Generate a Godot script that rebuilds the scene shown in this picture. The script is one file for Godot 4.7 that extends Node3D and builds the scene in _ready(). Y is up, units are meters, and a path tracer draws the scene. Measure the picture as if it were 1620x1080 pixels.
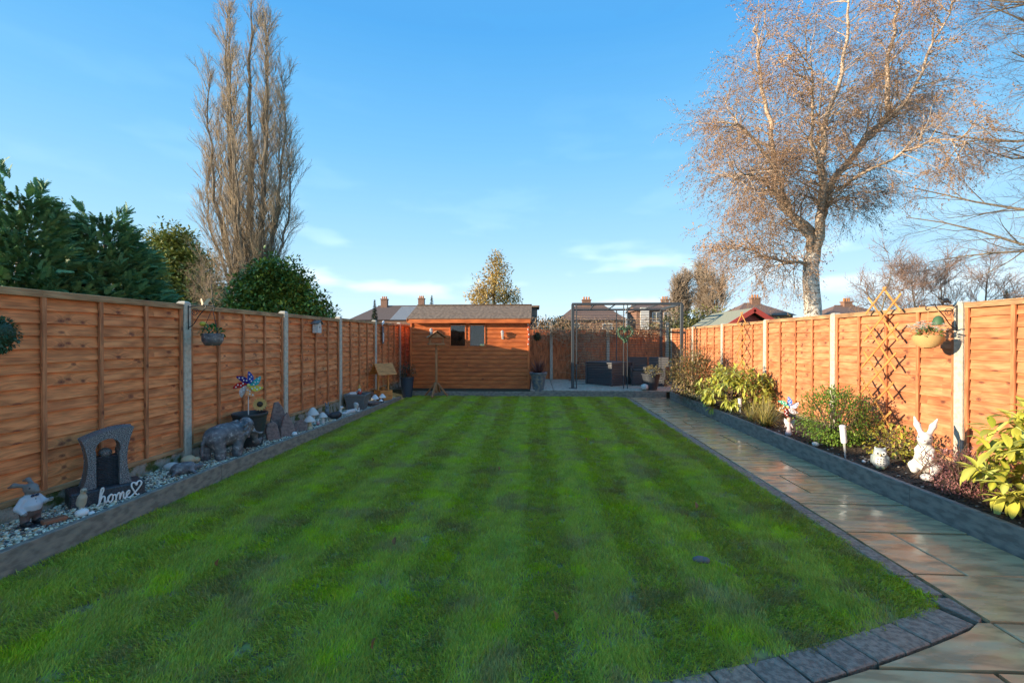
extends Node3D
# A back garden in low winter sun: lawn between two lap-panel fences, a shed and a pergola at the far end.

var R := RandomNumberGenerator.new()
var M := {}
var NZ := FastNoiseLite.new()

class MB:
	var v := PackedVector3Array()
	var n := PackedVector3Array()
	var t := PackedVector2Array()
	var c := PackedColorArray()
	var i := PackedInt32Array()
	var col := Color(1, 1, 1)
	var off := Vector2.ZERO
	var swap := false
	var x := Transform3D.IDENTITY
	func uvof(p: Vector3, nn: Vector3) -> Vector2:
		var a := nn.abs()
		var w := Vector2(p.x, -p.y)
		if a.x > a.y and a.x > a.z:
			w = Vector2(p.z, -p.y)
		elif a.y > a.z:
			w = Vector2(p.x, p.z)
		if swap:
			w = Vector2(w.y, w.x)
		return w + off
	func add(p: Vector3, nn: Vector3, uv = null) -> int:
		v.append(x * p)
		n.append((x.basis * nn).normalized())
		t.append(uvof(p, nn) if uv == null else uv)
		c.append(col)
		return v.size() - 1
	func poly(pts: Array, out: Vector3) -> void:
		var nn := Vector3.ZERO
		for k in pts.size():
			var p: Vector3 = pts[k]
			var q: Vector3 = pts[(k + 1) % pts.size()]
			nn += q.cross(p)
		nn = nn.normalized()
		if nn == Vector3.ZERO:
			return
		var list := pts
		if nn.dot(out) < 0.0:
			list = pts.duplicate()
			list.reverse()
			nn = -nn
		var b := v.size()
		for p in list:
			add(p, nn)
		for k in range(1, list.size() - 1):
			i.append_array([b, b + k, b + k + 1])
	# chamfered box
	func box(ctr: Vector3, s: Vector3, bev := 0.0) -> void:
		var h := s * 0.5
		var e := minf(bev, minf(h.x, minf(h.y, h.z)) * 0.9)
		for ax in 3:
			for sg in [-1.0, 1.0]:
				var f: Array = []
				for q in [[-1, -1], [-1, 1], [1, 1], [1, -1]]:
					var p := Vector3.ZERO
					p[ax] = sg * h[ax]
					p[(ax + 1) % 3] = q[0] * (h[(ax + 1) % 3] - e)
					p[(ax + 2) % 3] = q[1] * (h[(ax + 2) % 3] - e)
					f.append(ctr + p)
				var o := Vector3.ZERO
				o[ax] = sg
				poly(f, o)
		if e <= 0.0:
			return
		for ax in 3:
			var a1 := (ax + 1) % 3
			var a2 := (ax + 2) % 3
			for s1 in [-1.0, 1.0]:
				for s2 in [-1.0, 1.0]:
					var f: Array = []
					for q in [[-1, 0], [1, 0], [1, 1], [-1, 1]]:
						var p := Vector3.ZERO
						p[ax] = q[0] * (h[ax] - e)
						p[a1] = s1 * (h[a1] - (e if q[1] else 0.0))
						p[a2] = s2 * (h[a2] - (0.0 if q[1] else e))
						f.append(ctr + p)
					var o := Vector3.ZERO
					o[a1] = s1
					o[a2] = s2
					poly(f, o)
		for sx in [-1.0, 1.0]:
			for sy in [-1.0, 1.0]:
				for sz in [-1.0, 1.0]:
					var sg := Vector3(sx, sy, sz)
					poly([ctr + sg * Vector3(h.x, h.y - e, h.z - e), ctr + sg * Vector3(h.x - e, h.y, h.z - e), ctr + sg * Vector3(h.x - e, h.y - e, h.z)], sg)
	# bar between two points
	func bar(a: Vector3, b: Vector3, w: float, d: float, bev := 0.0, up := Vector3.UP) -> void:
		var keep := x
		var y := (b - a).normalized()
		var z := y.cross(up)
		if z.length() < 0.05:
			z = y.cross(Vector3.RIGHT)
		z = z.normalized()
		var xx := y.cross(z).normalized()
		x = keep * Transform3D(Basis(xx, y, z), (a + b) * 0.5)
		var sw := swap
		swap = true
		box(Vector3.ZERO, Vector3(w, a.distance_to(b), d), bev)
		swap = sw
		x = keep
	func tube(pts: Array, rad: Array, sides := 6, caps := true) -> void:
		var base := v.size()
		var m := pts.size()
		var side := Vector3.ZERO
		var run := 0.0
		for k in m:
			var p: Vector3 = pts[k]
			var d: Vector3 = (pts[mini(k + 1, m - 1)] - pts[maxi(k - 1, 0)])
			d = d.normalized() if d.length() > 1e-9 else Vector3.UP
			if k == 0:
				side = d.cross(Vector3(0.31, 0.2, 0.93)).normalized()
			else:
				side = (side - d * side.dot(d)).normalized()
				run += p.distance_to(pts[k - 1])
			var oth := d.cross(side)
			for j in sides:
				var an := TAU * j / sides
				var nn := side * cos(an) + oth * sin(an)
				add(p + nn * rad[k], nn, Vector2(run, float(j) / sides * maxf(rad[k] * 6.0, 0.02)) + off)
		for k in m - 1:
			for j in sides:
				var a := base + k * sides + j
				var b := base + k * sides + (j + 1) % sides
				i.append_array([a, a + sides, b, b, a + sides, b + sides])
		if caps:
			for e in [0, m - 1]:
				if rad[e] > 0.0015:
					var f: Array = []
					for j in sides:
						f.append(x.affine_inverse() * v[base + e * sides + j])
					poly(f, (pts[e] - pts[1 if e == 0 else m - 2]))
	func lathe(prof: Array, segs := 20, ctr := Vector3.ZERO, wob := 0.0) -> void:
		var base := v.size()
		var m := prof.size()
		var run := 0.0
		for k in m:
			var q: Vector2 = prof[k]
			if k > 0:
				run += q.distance_to(prof[k - 1])
			var tg: Vector2 = prof[mini(k + 1, m - 1)] - prof[maxi(k - 1, 0)]
			tg = tg.normalized()
			for j in segs + 1:
				var an := TAU * j / segs
				var rr := q.x * (1.0 + wob * sin(an * 3.0 + k))
				add(ctr + Vector3(cos(an) * rr, q.y, sin(an) * rr), Vector3(cos(an) * tg.y, -tg.x, sin(an) * tg.y), Vector2(an * 0.15, run) + off)
		var w := segs + 1
		for k in m - 1:
			for j in segs:
				var a := base + k * w + j
				i.append_array([a, a + w, a + 1, a + 1, a + w, a + w + 1])
	func ball(ctr: Vector3, r: Vector3, seg := 10, rings := 7) -> void:
		var base := v.size()
		for k in rings + 1:
			var ph := PI * k / rings
			for j in seg + 1:
				var an := TAU * j / seg
				var d := Vector3(sin(ph) * cos(an), cos(ph), sin(ph) * sin(an))
				add(ctr + d * r, d / r, Vector2(an * 0.1, ph * 0.1))
		var w := seg + 1
		for k in rings:
			for j in seg:
				var a := base + k * w + j
				i.append_array([a, a + 1, a + w, a + 1, a + w + 1, a + w])
	# flat polygon (x, z) drawn from y0 to y1 with chamfered top
	func slab(pg: PackedVector2Array, y0: float, y1: float, bev := 0.004) -> void:
		var inner := Geometry2D.offset_polygon(pg, -bev)
		if inner.is_empty():
			return
		var q: PackedVector2Array = inner[0]
		var tri := Geometry2D.triangulate_polygon(q)
		var b := v.size()
		for p in q:
			add(Vector3(p.x, y1, p.y), Vector3.UP)
		for k in range(0, tri.size(), 3):
			var a1 := q[tri[k]]
			var a2 := q[tri[k + 1]]
			var a3 := q[tri[k + 2]]
			if (a2 - a1).cross(a3 - a1) > 0.0:
				i.append_array([b + tri[k], b + tri[k + 1], b + tri[k + 2]])
			else:
				i.append_array([b + tri[k], b + tri[k + 2], b + tri[k + 1]])
		var mid := Vector2.ZERO
		for p in pg:
			mid += p / pg.size()
		var same := q.size() == pg.size()
		var ring := pg if same else q
		var shift := 0
		if same:
			var best := 1e9
			for k in q.size():
				var d := q[k].distance_to(pg[0])
				if d < best:
					best = d
					shift = k
		for k in ring.size():
			var p := ring[k]
			var p2 := ring[(k + 1) % ring.size()]
			var o := Vector3(p2.y - p.y, 0, p.x - p2.x)
			if o.dot(Vector3((p.x + p2.x) * 0.5 - mid.x, 0, (p.y + p2.y) * 0.5 - mid.y)) < 0.0:
				o = -o
			var yt := y1
			if same:
				yt = y1 - bev
				var u := q[(k + shift) % q.size()]
				var u2 := q[(k + 1 + shift) % q.size()]
				poly([Vector3(p.x, yt, p.y), Vector3(p2.x, yt, p2.y), Vector3(u2.x, y1, u2.y), Vector3(u.x, y1, u.y)], o + Vector3.UP * o.length())
			poly([Vector3(p.x, y0, p.y), Vector3(p2.x, y0, p2.y), Vector3(p2.x, yt, p2.y), Vector3(p.x, yt, p.y)], o)
	# outline in x, y drawn out along z, edges chamfered
	func plate(pg: PackedVector2Array, z0: float, z1: float, bev := 0.003) -> void:
		var keep := x
		x = keep * Transform3D(Basis(Vector3(1, 0, 0), Vector3(0, 0, 1), Vector3(0, -1, 0)), Vector3.ZERO)
		var flip := PackedVector2Array()
		for p in pg:
			flip.append(Vector2(p.x, -p.y))
		pg = flip
		slab(pg, z0, z1, bev)
		var tri := Geometry2D.triangulate_polygon(pg)
		for k in range(0, tri.size(), 3):
			poly([Vector3(pg[tri[k]].x, z0, pg[tri[k]].y), Vector3(pg[tri[k + 1]].x, z0, pg[tri[k + 1]].y), Vector3(pg[tri[k + 2]].x, z0, pg[tri[k + 2]].y)], Vector3.DOWN)
		x = keep
	func mesh() -> ArrayMesh:
		for k in range(0, i.size(), 3):   # winding always agrees with the normals
			var p := v[i[k]]
			var g := (v[i[k + 2]] - p).cross(v[i[k + 1]] - p)
			if g.dot(n[i[k]] + n[i[k + 1]] + n[i[k + 2]]) < 0.0:
				var w := i[k + 1]
				i[k + 1] = i[k + 2]
				i[k + 2] = w
		var a := []
		a.resize(Mesh.ARRAY_MAX)
		a[Mesh.ARRAY_VERTEX] = v
		a[Mesh.ARRAY_NORMAL] = n
		a[Mesh.ARRAY_TEX_UV] = t
		a[Mesh.ARRAY_COLOR] = c
		a[Mesh.ARRAY_INDEX] = i
		var m := ArrayMesh.new()
		m.add_surface_from_arrays(Mesh.PRIMITIVE_TRIANGLES, a)
		return m

# ---------------------------------------------------------------- nodes
func thing(called: String, label: String, category: String, at := Vector3.ZERO, turn := 0.0, group := "") -> Node3D:
	var o := Node3D.new()
	o.name = called
	add_child(o, true)
	o.position = at
	o.rotation.y = turn
	tag(o, label, category, group)
	return o

func tag(o: Node, label: String, category: String, group := "") -> void:
	o.set_meta("label", label)
	o.set_meta("category", category)
	if group:
		o.set_meta("group", group)

func put(called: String, shape, m: Material, parent: Node = self, at := Vector3.ZERO, turn := 0.0) -> MeshInstance3D:
	var o := MeshInstance3D.new()
	o.name = called
	o.mesh = shape.mesh() if shape is MB else shape
	o.material_override = m
	parent.add_child(o, true)
	o.position = at
	o.rotation.y = turn
	return o

func structure(called: String, shape, m: Material) -> MeshInstance3D:
	var o := put(called, shape, m)
	o.set_meta("kind", "structure")
	return o

func scatter(called: String, mesh: Mesh, m: Material, xf: Array, cols: Array, parent: Node, stuff := false) -> MultiMeshInstance3D:
	var mm := MultiMesh.new()
	mm.transform_format = MultiMesh.TRANSFORM_3D
	mm.use_colors = cols.size() > 0
	mm.mesh = mesh
	mm.instance_count = xf.size()
	for k in xf.size():
		mm.set_instance_transform(k, xf[k])
		if cols.size():
			mm.set_instance_color(k, cols[k])
	var o := MultiMeshInstance3D.new()
	o.name = called
	o.multimesh = mm
	o.material_override = m
	parent.add_child(o, true)
	if stuff:
		o.set_meta("kind", "stuff")
	return o

# ---------------------------------------------------------------- materials
func mk(key: String, c: Color, rough := 0.8, opt := {}) -> StandardMaterial3D:
	var m := StandardMaterial3D.new()
	m.resource_name = key
	m.albedo_color = c
	m.roughness = rough
	if opt.has("tex"): m.albedo_texture = opt.tex
	if opt.has("nrm"):
		m.normal_enabled = true
		m.normal_texture = opt.nrm
		m.normal_scale = opt.get("ns", 1.0)
	if opt.has("rtex"): m.roughness_texture = opt.rtex
	if opt.has("tri"):
		m.uv1_triplanar = true
		m.uv1_world_triplanar = opt.get("world", true)
		m.uv1_scale = Vector3.ONE * opt.tri
	elif opt.has("uv"):
		m.uv1_scale = opt.uv
	if opt.get("vc", false): m.vertex_color_use_as_albedo = true
	if opt.has("metal"): m.metallic = opt.metal
	if opt.has("spec"): m.metallic_specular = opt.spec
	if opt.has("back"):
		m.backlight_enabled = true
		m.backlight = opt.back
	M[key] = m
	return m

func lin(r: float, g: float, b: float) -> Color:
	return Color(r, g, b).linear_to_srgb()

func noisetex(freq: float, sd: int, cols: Array, stops: Array, bump := 0.0, kind := FastNoiseLite.TYPE_SIMPLEX_SMOOTH, oct := 5, size := 512) -> NoiseTexture2D:
	var f := FastNoiseLite.new()
	f.noise_type = kind
	f.seed = sd
	f.frequency = freq
	f.fractal_octaves = oct
	var t := NoiseTexture2D.new()
	t.width = size
	t.height = size
	t.seamless = true
	t.noise = f
	if bump > 0.0:
		t.as_normal_map = true
		t.bump_strength = bump
	else:
		var g := Gradient.new()
		g.offsets = PackedFloat32Array(stops)
		g.colors = PackedColorArray(cols)
		t.color_ramp = g
	return t

# sawn wood, grain along u: returns [colour, normal]
func woodtex(sd: int, knots: int, contrast: float, w := 1024, h := 512) -> Array:
	var f := FastNoiseLite.new()
	f.seed = sd
	f.frequency = 0.01
	f.fractal_octaves = 3
	var rr := RandomNumberGenerator.new()
	rr.seed = sd
	var ks := []
	for k in knots:
		ks.append([rr.randf() * w, rr.randf() * h, rr.randf_range(7, 15), rr.randf_range(5, 9)])
	var data := PackedByteArray()
	data.resize(w * h * 3)
	var bump := PackedByteArray()
	bump.resize(w * h)
	var warp := PackedFloat32Array()
	warp.resize(w * h)
	var dark := PackedFloat32Array()
	dark.resize(w * h)
	for k in ks:
		for dy in range(-60, 61):
			for dx in range(-70, 71):
				var d := Vector2(dx / k[2], dy / k[3]).length()
				var q := posmod(int(k[1]) + dy, h) * w + posmod(int(k[0]) + dx, w)
				warp[q] += signf(dy) * 16.0 * exp(-d * d * 0.12)
				if d < 1.6:
					dark[q] = maxf(dark[q], clampf(1.5 - d, 0, 1) * (0.75 + 0.25 * sin(d * 9.0)))
	for y in h:
		for x in w:
			var q := y * w + x
			var ex := absf(x - w * 0.5) / (w * 0.5)
			var yy := y + warp[q]
			var g := f.get_noise_2d(x * 0.35, yy * 9.0) * 0.55 + f.get_noise_2d(x * 1.1 + 900, yy * 34.0) * 0.5
			var big := f.get_noise_2d(x * 0.5 + 400, y * 1.6 + 77)
			var val := clampf(0.88 + contrast * (g * 0.55 + big * 0.5), 0.2, 1.0)
			val *= 1.0 - 0.45 * dark[q]
			var k := q * 3
			data[k] = int(255 * val)
			data[k + 1] = int(255 * clampf(val * (0.97 + 0.12 * contrast * big) - 0.05 * dark[q], 0, 1))
			data[k + 2] = int(255 * clampf(val * (0.95 + 0.2 * contrast * big), 0, 1))
			bump[q] = int(clampf(128 + g * 90 - dark[q] * 40, 0, 255))
	var im := Image.create_from_data(w, h, false, Image.FORMAT_RGB8, data)
	var bm := Image.create_from_data(w, h, false, Image.FORMAT_L8, bump)
	bm.convert(Image.FORMAT_RGBA8)
	bm.bump_map_to_normal_map(3.0)
	return [ImageTexture.create_from_image(im), ImageTexture.create_from_image(bm)]

func materials() -> void:
	var wd := woodtex(11, 24, 0.42)
	var wp := woodtex(23, 5, 0.3)
	var tones := [lin(0.67, 0.265, 0.108), lin(0.59, 0.225, 0.088), lin(0.71, 0.295, 0.13), lin(0.63, 0.255, 0.108)]
	for k in 4:
		mk("slat%d" % k, tones[k], 0.75, {"tex": wd[0], "nrm": wd[1], "ns": 0.6, "uv": Vector3(0.5, 1.0, 1)})
	var shade_lifts := [lin(0.88, 0.33, 0.115), lin(0.78, 0.27, 0.09), lin(0.90, 0.37, 0.145), lin(0.82, 0.30, 0.105)]  # left fence slats: colour lightened and reddened to offset the shade they stand in
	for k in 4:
		mk("shade_lift_slat%d" % k, shade_lifts[k], 0.75, {"tex": wd[0], "nrm": wd[1], "ns": 0.6, "uv": Vector3(0.5, 1.0, 1)})
	mk("batten", lin(0.64, 0.255, 0.105), 0.8, {"tex": wd[0], "nrm": wd[1], "ns": 0.6, "uv": Vector3(0.5, 1.0, 1)})
	mk("rail", lin(0.55, 0.34, 0.17), 0.85, {"tex": wd[0], "nrm": wd[1], "ns": 0.8, "uv": Vector3(0.5, 1.0, 1)})
	mk("shed", lin(0.80, 0.205, 0.045), 0.55, {"tex": wp[0], "nrm": wp[1], "ns": 0.3, "uv": Vector3(0.4, 0.8, 1)})
	mk("shed2", lin(0.74, 0.185, 0.042), 0.55, {"tex": wp[0], "nrm": wp[1], "ns": 0.3, "uv": Vector3(0.43, 0.9, 1)})
	mk("stainwood", lin(0.82, 0.34, 0.09), 0.65, {"tex": wp[0], "nrm": wp[1], "ns": 0.4, "uv": Vector3(0.8, 2.0, 1)})
	mk("lath", lin(0.68, 0.34, 0.09), 0.7, {"tex": wp[0], "uv": Vector3(0.8, 2.0, 1)})
	mk("palewood", lin(0.56, 0.26, 0.11), 0.8, {"tex": wp[0], "nrm": wp[1], "ns": 0.5, "uv": Vector3(0.8, 2.0, 1)})
	mk("pale_close", lin(0.74, 0.24, 0.09), 0.8, {"tex": wd[0], "nrm": wd[1], "ns": 0.6, "uv": Vector3(0.5, 1.0, 1)})
	var conc := noisetex(0.02, 3, [lin(0.44, 0.41, 0.36), lin(0.55, 0.52, 0.46), lin(0.62, 0.59, 0.52)], [0.2, 0.5, 0.85])
	var fine := noisetex(0.09, 5, [], [], 5.0)
	mk("concrete", lin(1.0, 0.95, 0.86), 0.9, {"tex": conc, "nrm": fine, "ns": 0.5, "tri": 1.6})
	var mossy := noisetex(0.012, 8, [lin(0.10, 0.12, 0.03), lin(0.26, 0.22, 0.13), lin(0.36, 0.33, 0.27), lin(0.46, 0.42, 0.36)], [0.28, 0.4, 0.52, 0.8])
	mk("gravel_board", lin(0.85, 0.83, 0.8), 0.95, {"tex": mossy, "nrm": fine, "ns": 0.7, "tri": 1.1})
	var slt := noisetex(0.03, 14, [lin(0.17, 0.15, 0.125), lin(0.235, 0.212, 0.178), lin(0.30, 0.262, 0.205)], [0.25, 0.5, 0.85])
	mk("sleeper", lin(1, 1, 1), 0.75, {"tex": slt, "nrm": wd[1], "ns": 0.5, "uv": Vector3(0.5, 1.0, 1)})
	mk("sleeper_blue", lin(1.0, 1.06, 1.12), 0.7, {"tex": slt, "nrm": wd[1], "ns": 0.4, "uv": Vector3(0.4, 1.0, 1)})
	# riven sandstone in a few tones, damp: gloss varies over the face
	var riven := noisetex(0.012, 31, [], [], 5.0, FastNoiseLite.TYPE_SIMPLEX_SMOOTH, 5)
	var wet := noisetex(0.008, 33, [Color(0.1, 0.1, 0.1), Color(0.21, 0.21, 0.21), Color(0.44, 0.44, 0.44)], [0.3, 0.5, 0.75], 0.0, FastNoiseLite.TYPE_SIMPLEX_SMOOTH, 5)
	var stones := [
		[lin(0.42, 0.27, 0.14), lin(0.62, 0.385, 0.195), lin(0.66, 0.44, 0.23)],
		[lin(0.36, 0.26, 0.14), lin(0.55, 0.37, 0.20), lin(0.60, 0.44, 0.235)],
		[lin(0.44, 0.27, 0.14), lin(0.60, 0.37, 0.19), lin(0.66, 0.43, 0.23)],
		[lin(0.34, 0.25, 0.15), lin(0.52, 0.36, 0.20), lin(0.58, 0.42, 0.225)]]
	for k in 4:
		var st := noisetex(0.011, 40 + k, stones[k], [0.3, 0.5, 0.72], 0.0, FastNoiseLite.TYPE_SIMPLEX_SMOOTH, 7)
		mk("stone%d" % k, Color(1, 1, 1), 1.0, {"tex": st, "nrm": riven, "ns": 0.18, "rtex": wet, "tri": 0.55, "spec": 0.5}).uv1_scale = Vector3(0.42, 0.8, 1.5)
	mk("joint", lin(0.055, 0.055, 0.03), 0.95, {"nrm": fine, "ns": 1.0, "tri": 2.0})
	var bk := noisetex(0.03, 51, [lin(0.20, 0.145, 0.105), lin(0.30, 0.22, 0.16), lin(0.39, 0.29, 0.21)], [0.3, 0.5, 0.8])
	for k in 3:
		mk("brick%d" % k, [lin(1, 1, 1), lin(0.85, 0.87, 0.9), lin(1.1, 1.0, 0.95)][k], 0.6, {"tex": bk, "nrm": fine, "ns": 0.7, "tri": 1.5})
	var pat := noisetex(0.02, 57, [lin(0.42, 0.35, 0.26), lin(0.55, 0.47, 0.36), lin(0.64, 0.55, 0.43)], [0.3, 0.5, 0.8])
	mk("flag", lin(0.9, 0.9, 0.9), 0.7, {"tex": pat, "nrm": fine, "ns": 0.4, "tri": 0.9})
	var soil := noisetex(0.03, 61, [lin(0.025, 0.018, 0.012), lin(0.06, 0.042, 0.028), lin(0.11, 0.075, 0.05)], [0.3, 0.5, 0.8])
	mk("soil", Color(1, 1, 1), 0.95, {"tex": soil, "nrm": fine, "ns": 1.0, "tri": 2.2})
	var turf := noisetex(0.02, 63, [lin(0.19, 0.14, 0.075), lin(0.27, 0.24, 0.08), lin(0.34, 0.33, 0.09)], [0.3, 0.5, 0.8])
	mk("turf", Color(1, 1, 1), 1.0, {"tex": turf, "tri": 1.3})
	mk("field", lin(0.07, 0.09, 0.04), 1.0)
	mk("grass", Color(1, 1, 1), 0.7, {"vc": true, "spec": 0.25, "back": lin(0.26, 0.36, 0.04)})
	mk("leaf", Color(1, 1, 1), 0.5, {"vc": true, "back": lin(0.06, 0.08, 0.012)})
	mk("gloss_leaf", Color(1, 1, 1), 0.32, {"vc": true, "back": lin(0.07, 0.08, 0.01)})
	mk("conifer", Color(1, 1, 1), 0.6, {"vc": true, "back": lin(0.06, 0.11, 0.035)})
	mk("twig", Color(1, 1, 1), 0.8, {"vc": true})
	mk("pebble", Color(1, 1, 1), 0.85, {"vc": true})
	mk("paint", Color(1, 1, 1), 0.55, {"vc": true, "nrm": fine, "ns": 0.25, "tri": 3.0, "world": false})
	var bark := noisetex(0.03, 71, [lin(0.10, 0.08, 0.055), lin(0.22, 0.175, 0.125), lin(0.33, 0.27, 0.20)], [0.3, 0.5, 0.8])
	var bkn := noisetex(0.05, 72, [], [], 8.0)
	mk("bark", lin(1, 1, 1), 0.9, {"tex": bark, "nrm": bkn, "tri": 0.8})
	var birch := noisetex(0.016, 73, [lin(0.07, 0.055, 0.045), lin(0.42, 0.32, 0.23), lin(0.70, 0.62, 0.52), lin(0.78, 0.72, 0.63)], [0.22, 0.34, 0.46, 0.8])
	mk("birch", lin(1, 1, 1), 0.75, {"tex": birch, "nrm": bkn, "ns": 0.6, "tri": 0.9})
	var birch2 := noisetex(0.03, 75, [lin(0.22, 0.14, 0.085), lin(0.50, 0.36, 0.24), lin(0.66, 0.54, 0.42)], [0.3, 0.5, 0.75])
	mk("birch_limb", lin(1, 1, 1), 0.8, {"tex": birch2, "tri": 0.9})
	var gran := noisetex(0.16, 81, [lin(0.035, 0.036, 0.04), lin(0.12, 0.12, 0.125), lin(0.46, 0.45, 0.44)], [0.3, 0.5, 0.72], 0.0, FastNoiseLite.TYPE_SIMPLEX, 3)
	var rough := noisetex(0.1, 82, [], [], 9.0)
	mk("granite", lin(1, 1, 1), 0.6, {"tex": gran, "nrm": rough, "ns": 0.8, "tri": 1.5})
	var dgr := noisetex(0.1, 83, [lin(0.02, 0.022, 0.026), lin(0.045, 0.05, 0.06), lin(0.10, 0.105, 0.115)], [0.3, 0.55, 0.8])
	mk("dark_stone", lin(1, 1, 1), 0.5, {"tex": dgr, "nrm": rough, "ns": 0.5, "tri": 1.5})
	var el := noisetex(0.018, 85, [lin(0.075, 0.075, 0.082), lin(0.14, 0.138, 0.145), lin(0.21, 0.205, 0.21), lin(0.55, 0.52, 0.48)], [0.3, 0.5, 0.74, 0.86])
	mk("worn_grey", lin(1, 1, 1), 0.6, {"tex": el, "nrm": rough, "ns": 0.5, "tri": 1.6})
	var sl := noisetex(0.03, 87, [lin(0.15, 0.105, 0.095), lin(0.23, 0.165, 0.15), lin(0.31, 0.225, 0.195)], [0.3, 0.5, 0.8])
	mk("slate", lin(1, 1, 1), 0.7, {"tex": sl, "nrm": rough, "ns": 0.5, "tri": 1.2})
	var felt := noisetex(0.02, 91, [lin(0.17, 0.11, 0.07), lin(0.25, 0.165, 0.105), lin(0.32, 0.215, 0.14)], [0.3, 0.5, 0.8])
	mk("felt", lin(1, 1, 1), 0.95, {"tex": felt, "nrm": fine, "ns": 0.8, "tri": 0.9})
	mk("anthracite", lin(0.055, 0.062, 0.068), 0.45, {"metal": 0.2})
	mk("rattan", lin(0.075, 0.075, 0.08), 0.5)
	mk("plastic_dark", lin(0.035, 0.045, 0.05), 0.45)
	mk("iron", lin(0.02, 0.02, 0.02), 0.5)
	var glaze := noisetex(0.012, 95, [lin(0.09, 0.115, 0.15), lin(0.16, 0.175, 0.19), lin(0.32, 0.27, 0.20)], [0.35, 0.5, 0.7])
	mk("glaze", lin(1, 1, 1), 0.3, {"tex": glaze, "tri": 1.6})
	mk("blue_pot", lin(0.04, 0.058, 0.085), 0.45)
	mk("white", lin(0.78, 0.77, 0.74), 0.5, {"nrm": fine, "ns": 0.3, "tri": 3.0})
	mk("offwhite", lin(0.62, 0.60, 0.56), 0.7, {"nrm": fine, "ns": 0.4, "tri": 3.0})
	mk("cream", lin(0.55, 0.44, 0.27), 0.6)
	mk("brickred", lin(0.30, 0.12, 0.065), 0.8, {"nrm": fine, "ns": 0.6, "tri": 2.0})
	mk("red_paint", lin(0.42, 0.055, 0.035), 0.5)
	mk("green_felt", lin(0.26, 0.27, 0.2), 0.9, {"nrm": fine, "ns": 0.6, "tri": 1.0})
	mk("house_brick", lin(0.27, 0.145, 0.095), 0.85, {"nrm": rough, "ns": 0.5, "tri": 0.4})
	var tile := noisetex(0.05, 97, [lin(0.15, 0.085, 0.06), lin(0.22, 0.13, 0.09), lin(0.28, 0.17, 0.125)], [0.3, 0.5, 0.8])
	mk("roof_tile", lin(1, 1, 1), 0.85, {"tex": tile, "tri": 0.25})
	mk("roof_tile_dark", lin(0.62, 0.75, 0.9), 0.85, {"tex": tile, "tri": 0.25})
	mk("roof_slate", lin(0.24, 0.25, 0.265), 0.7, {"nrm": rough, "tri": 0.4})
	mk("render_white", lin(0.66, 0.62, 0.56), 0.8)
	var gl := mk("glass", Color(0.10, 0.11, 0.11, 0.04), 0.02)
	gl.transparency = BaseMaterial3D.TRANSPARENCY_ALPHA
	mk("far_glass", lin(0.06, 0.075, 0.09), 0.08, {"spec": 0.7})
	var lg := mk("lamp_glass", Color(0.85, 0.86, 0.85, 0.45), 0.12)
	lg.transparency = BaseMaterial3D.TRANSPARENCY_ALPHA
	mk("straw", lin(0.50, 0.34, 0.14), 0.85)
	mk("terracotta", lin(0.55, 0.2, 0.05), 0.7)
	mk("inside", lin(0.06, 0.04, 0.025), 0.9)
	var pet := noisetex(0.03, 99, [], [], 2.0)
	mk("plain", Color(1, 1, 1), 0.6, {"vc": true, "nrm": pet, "ns": 0.1, "tri": 1.0})

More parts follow.
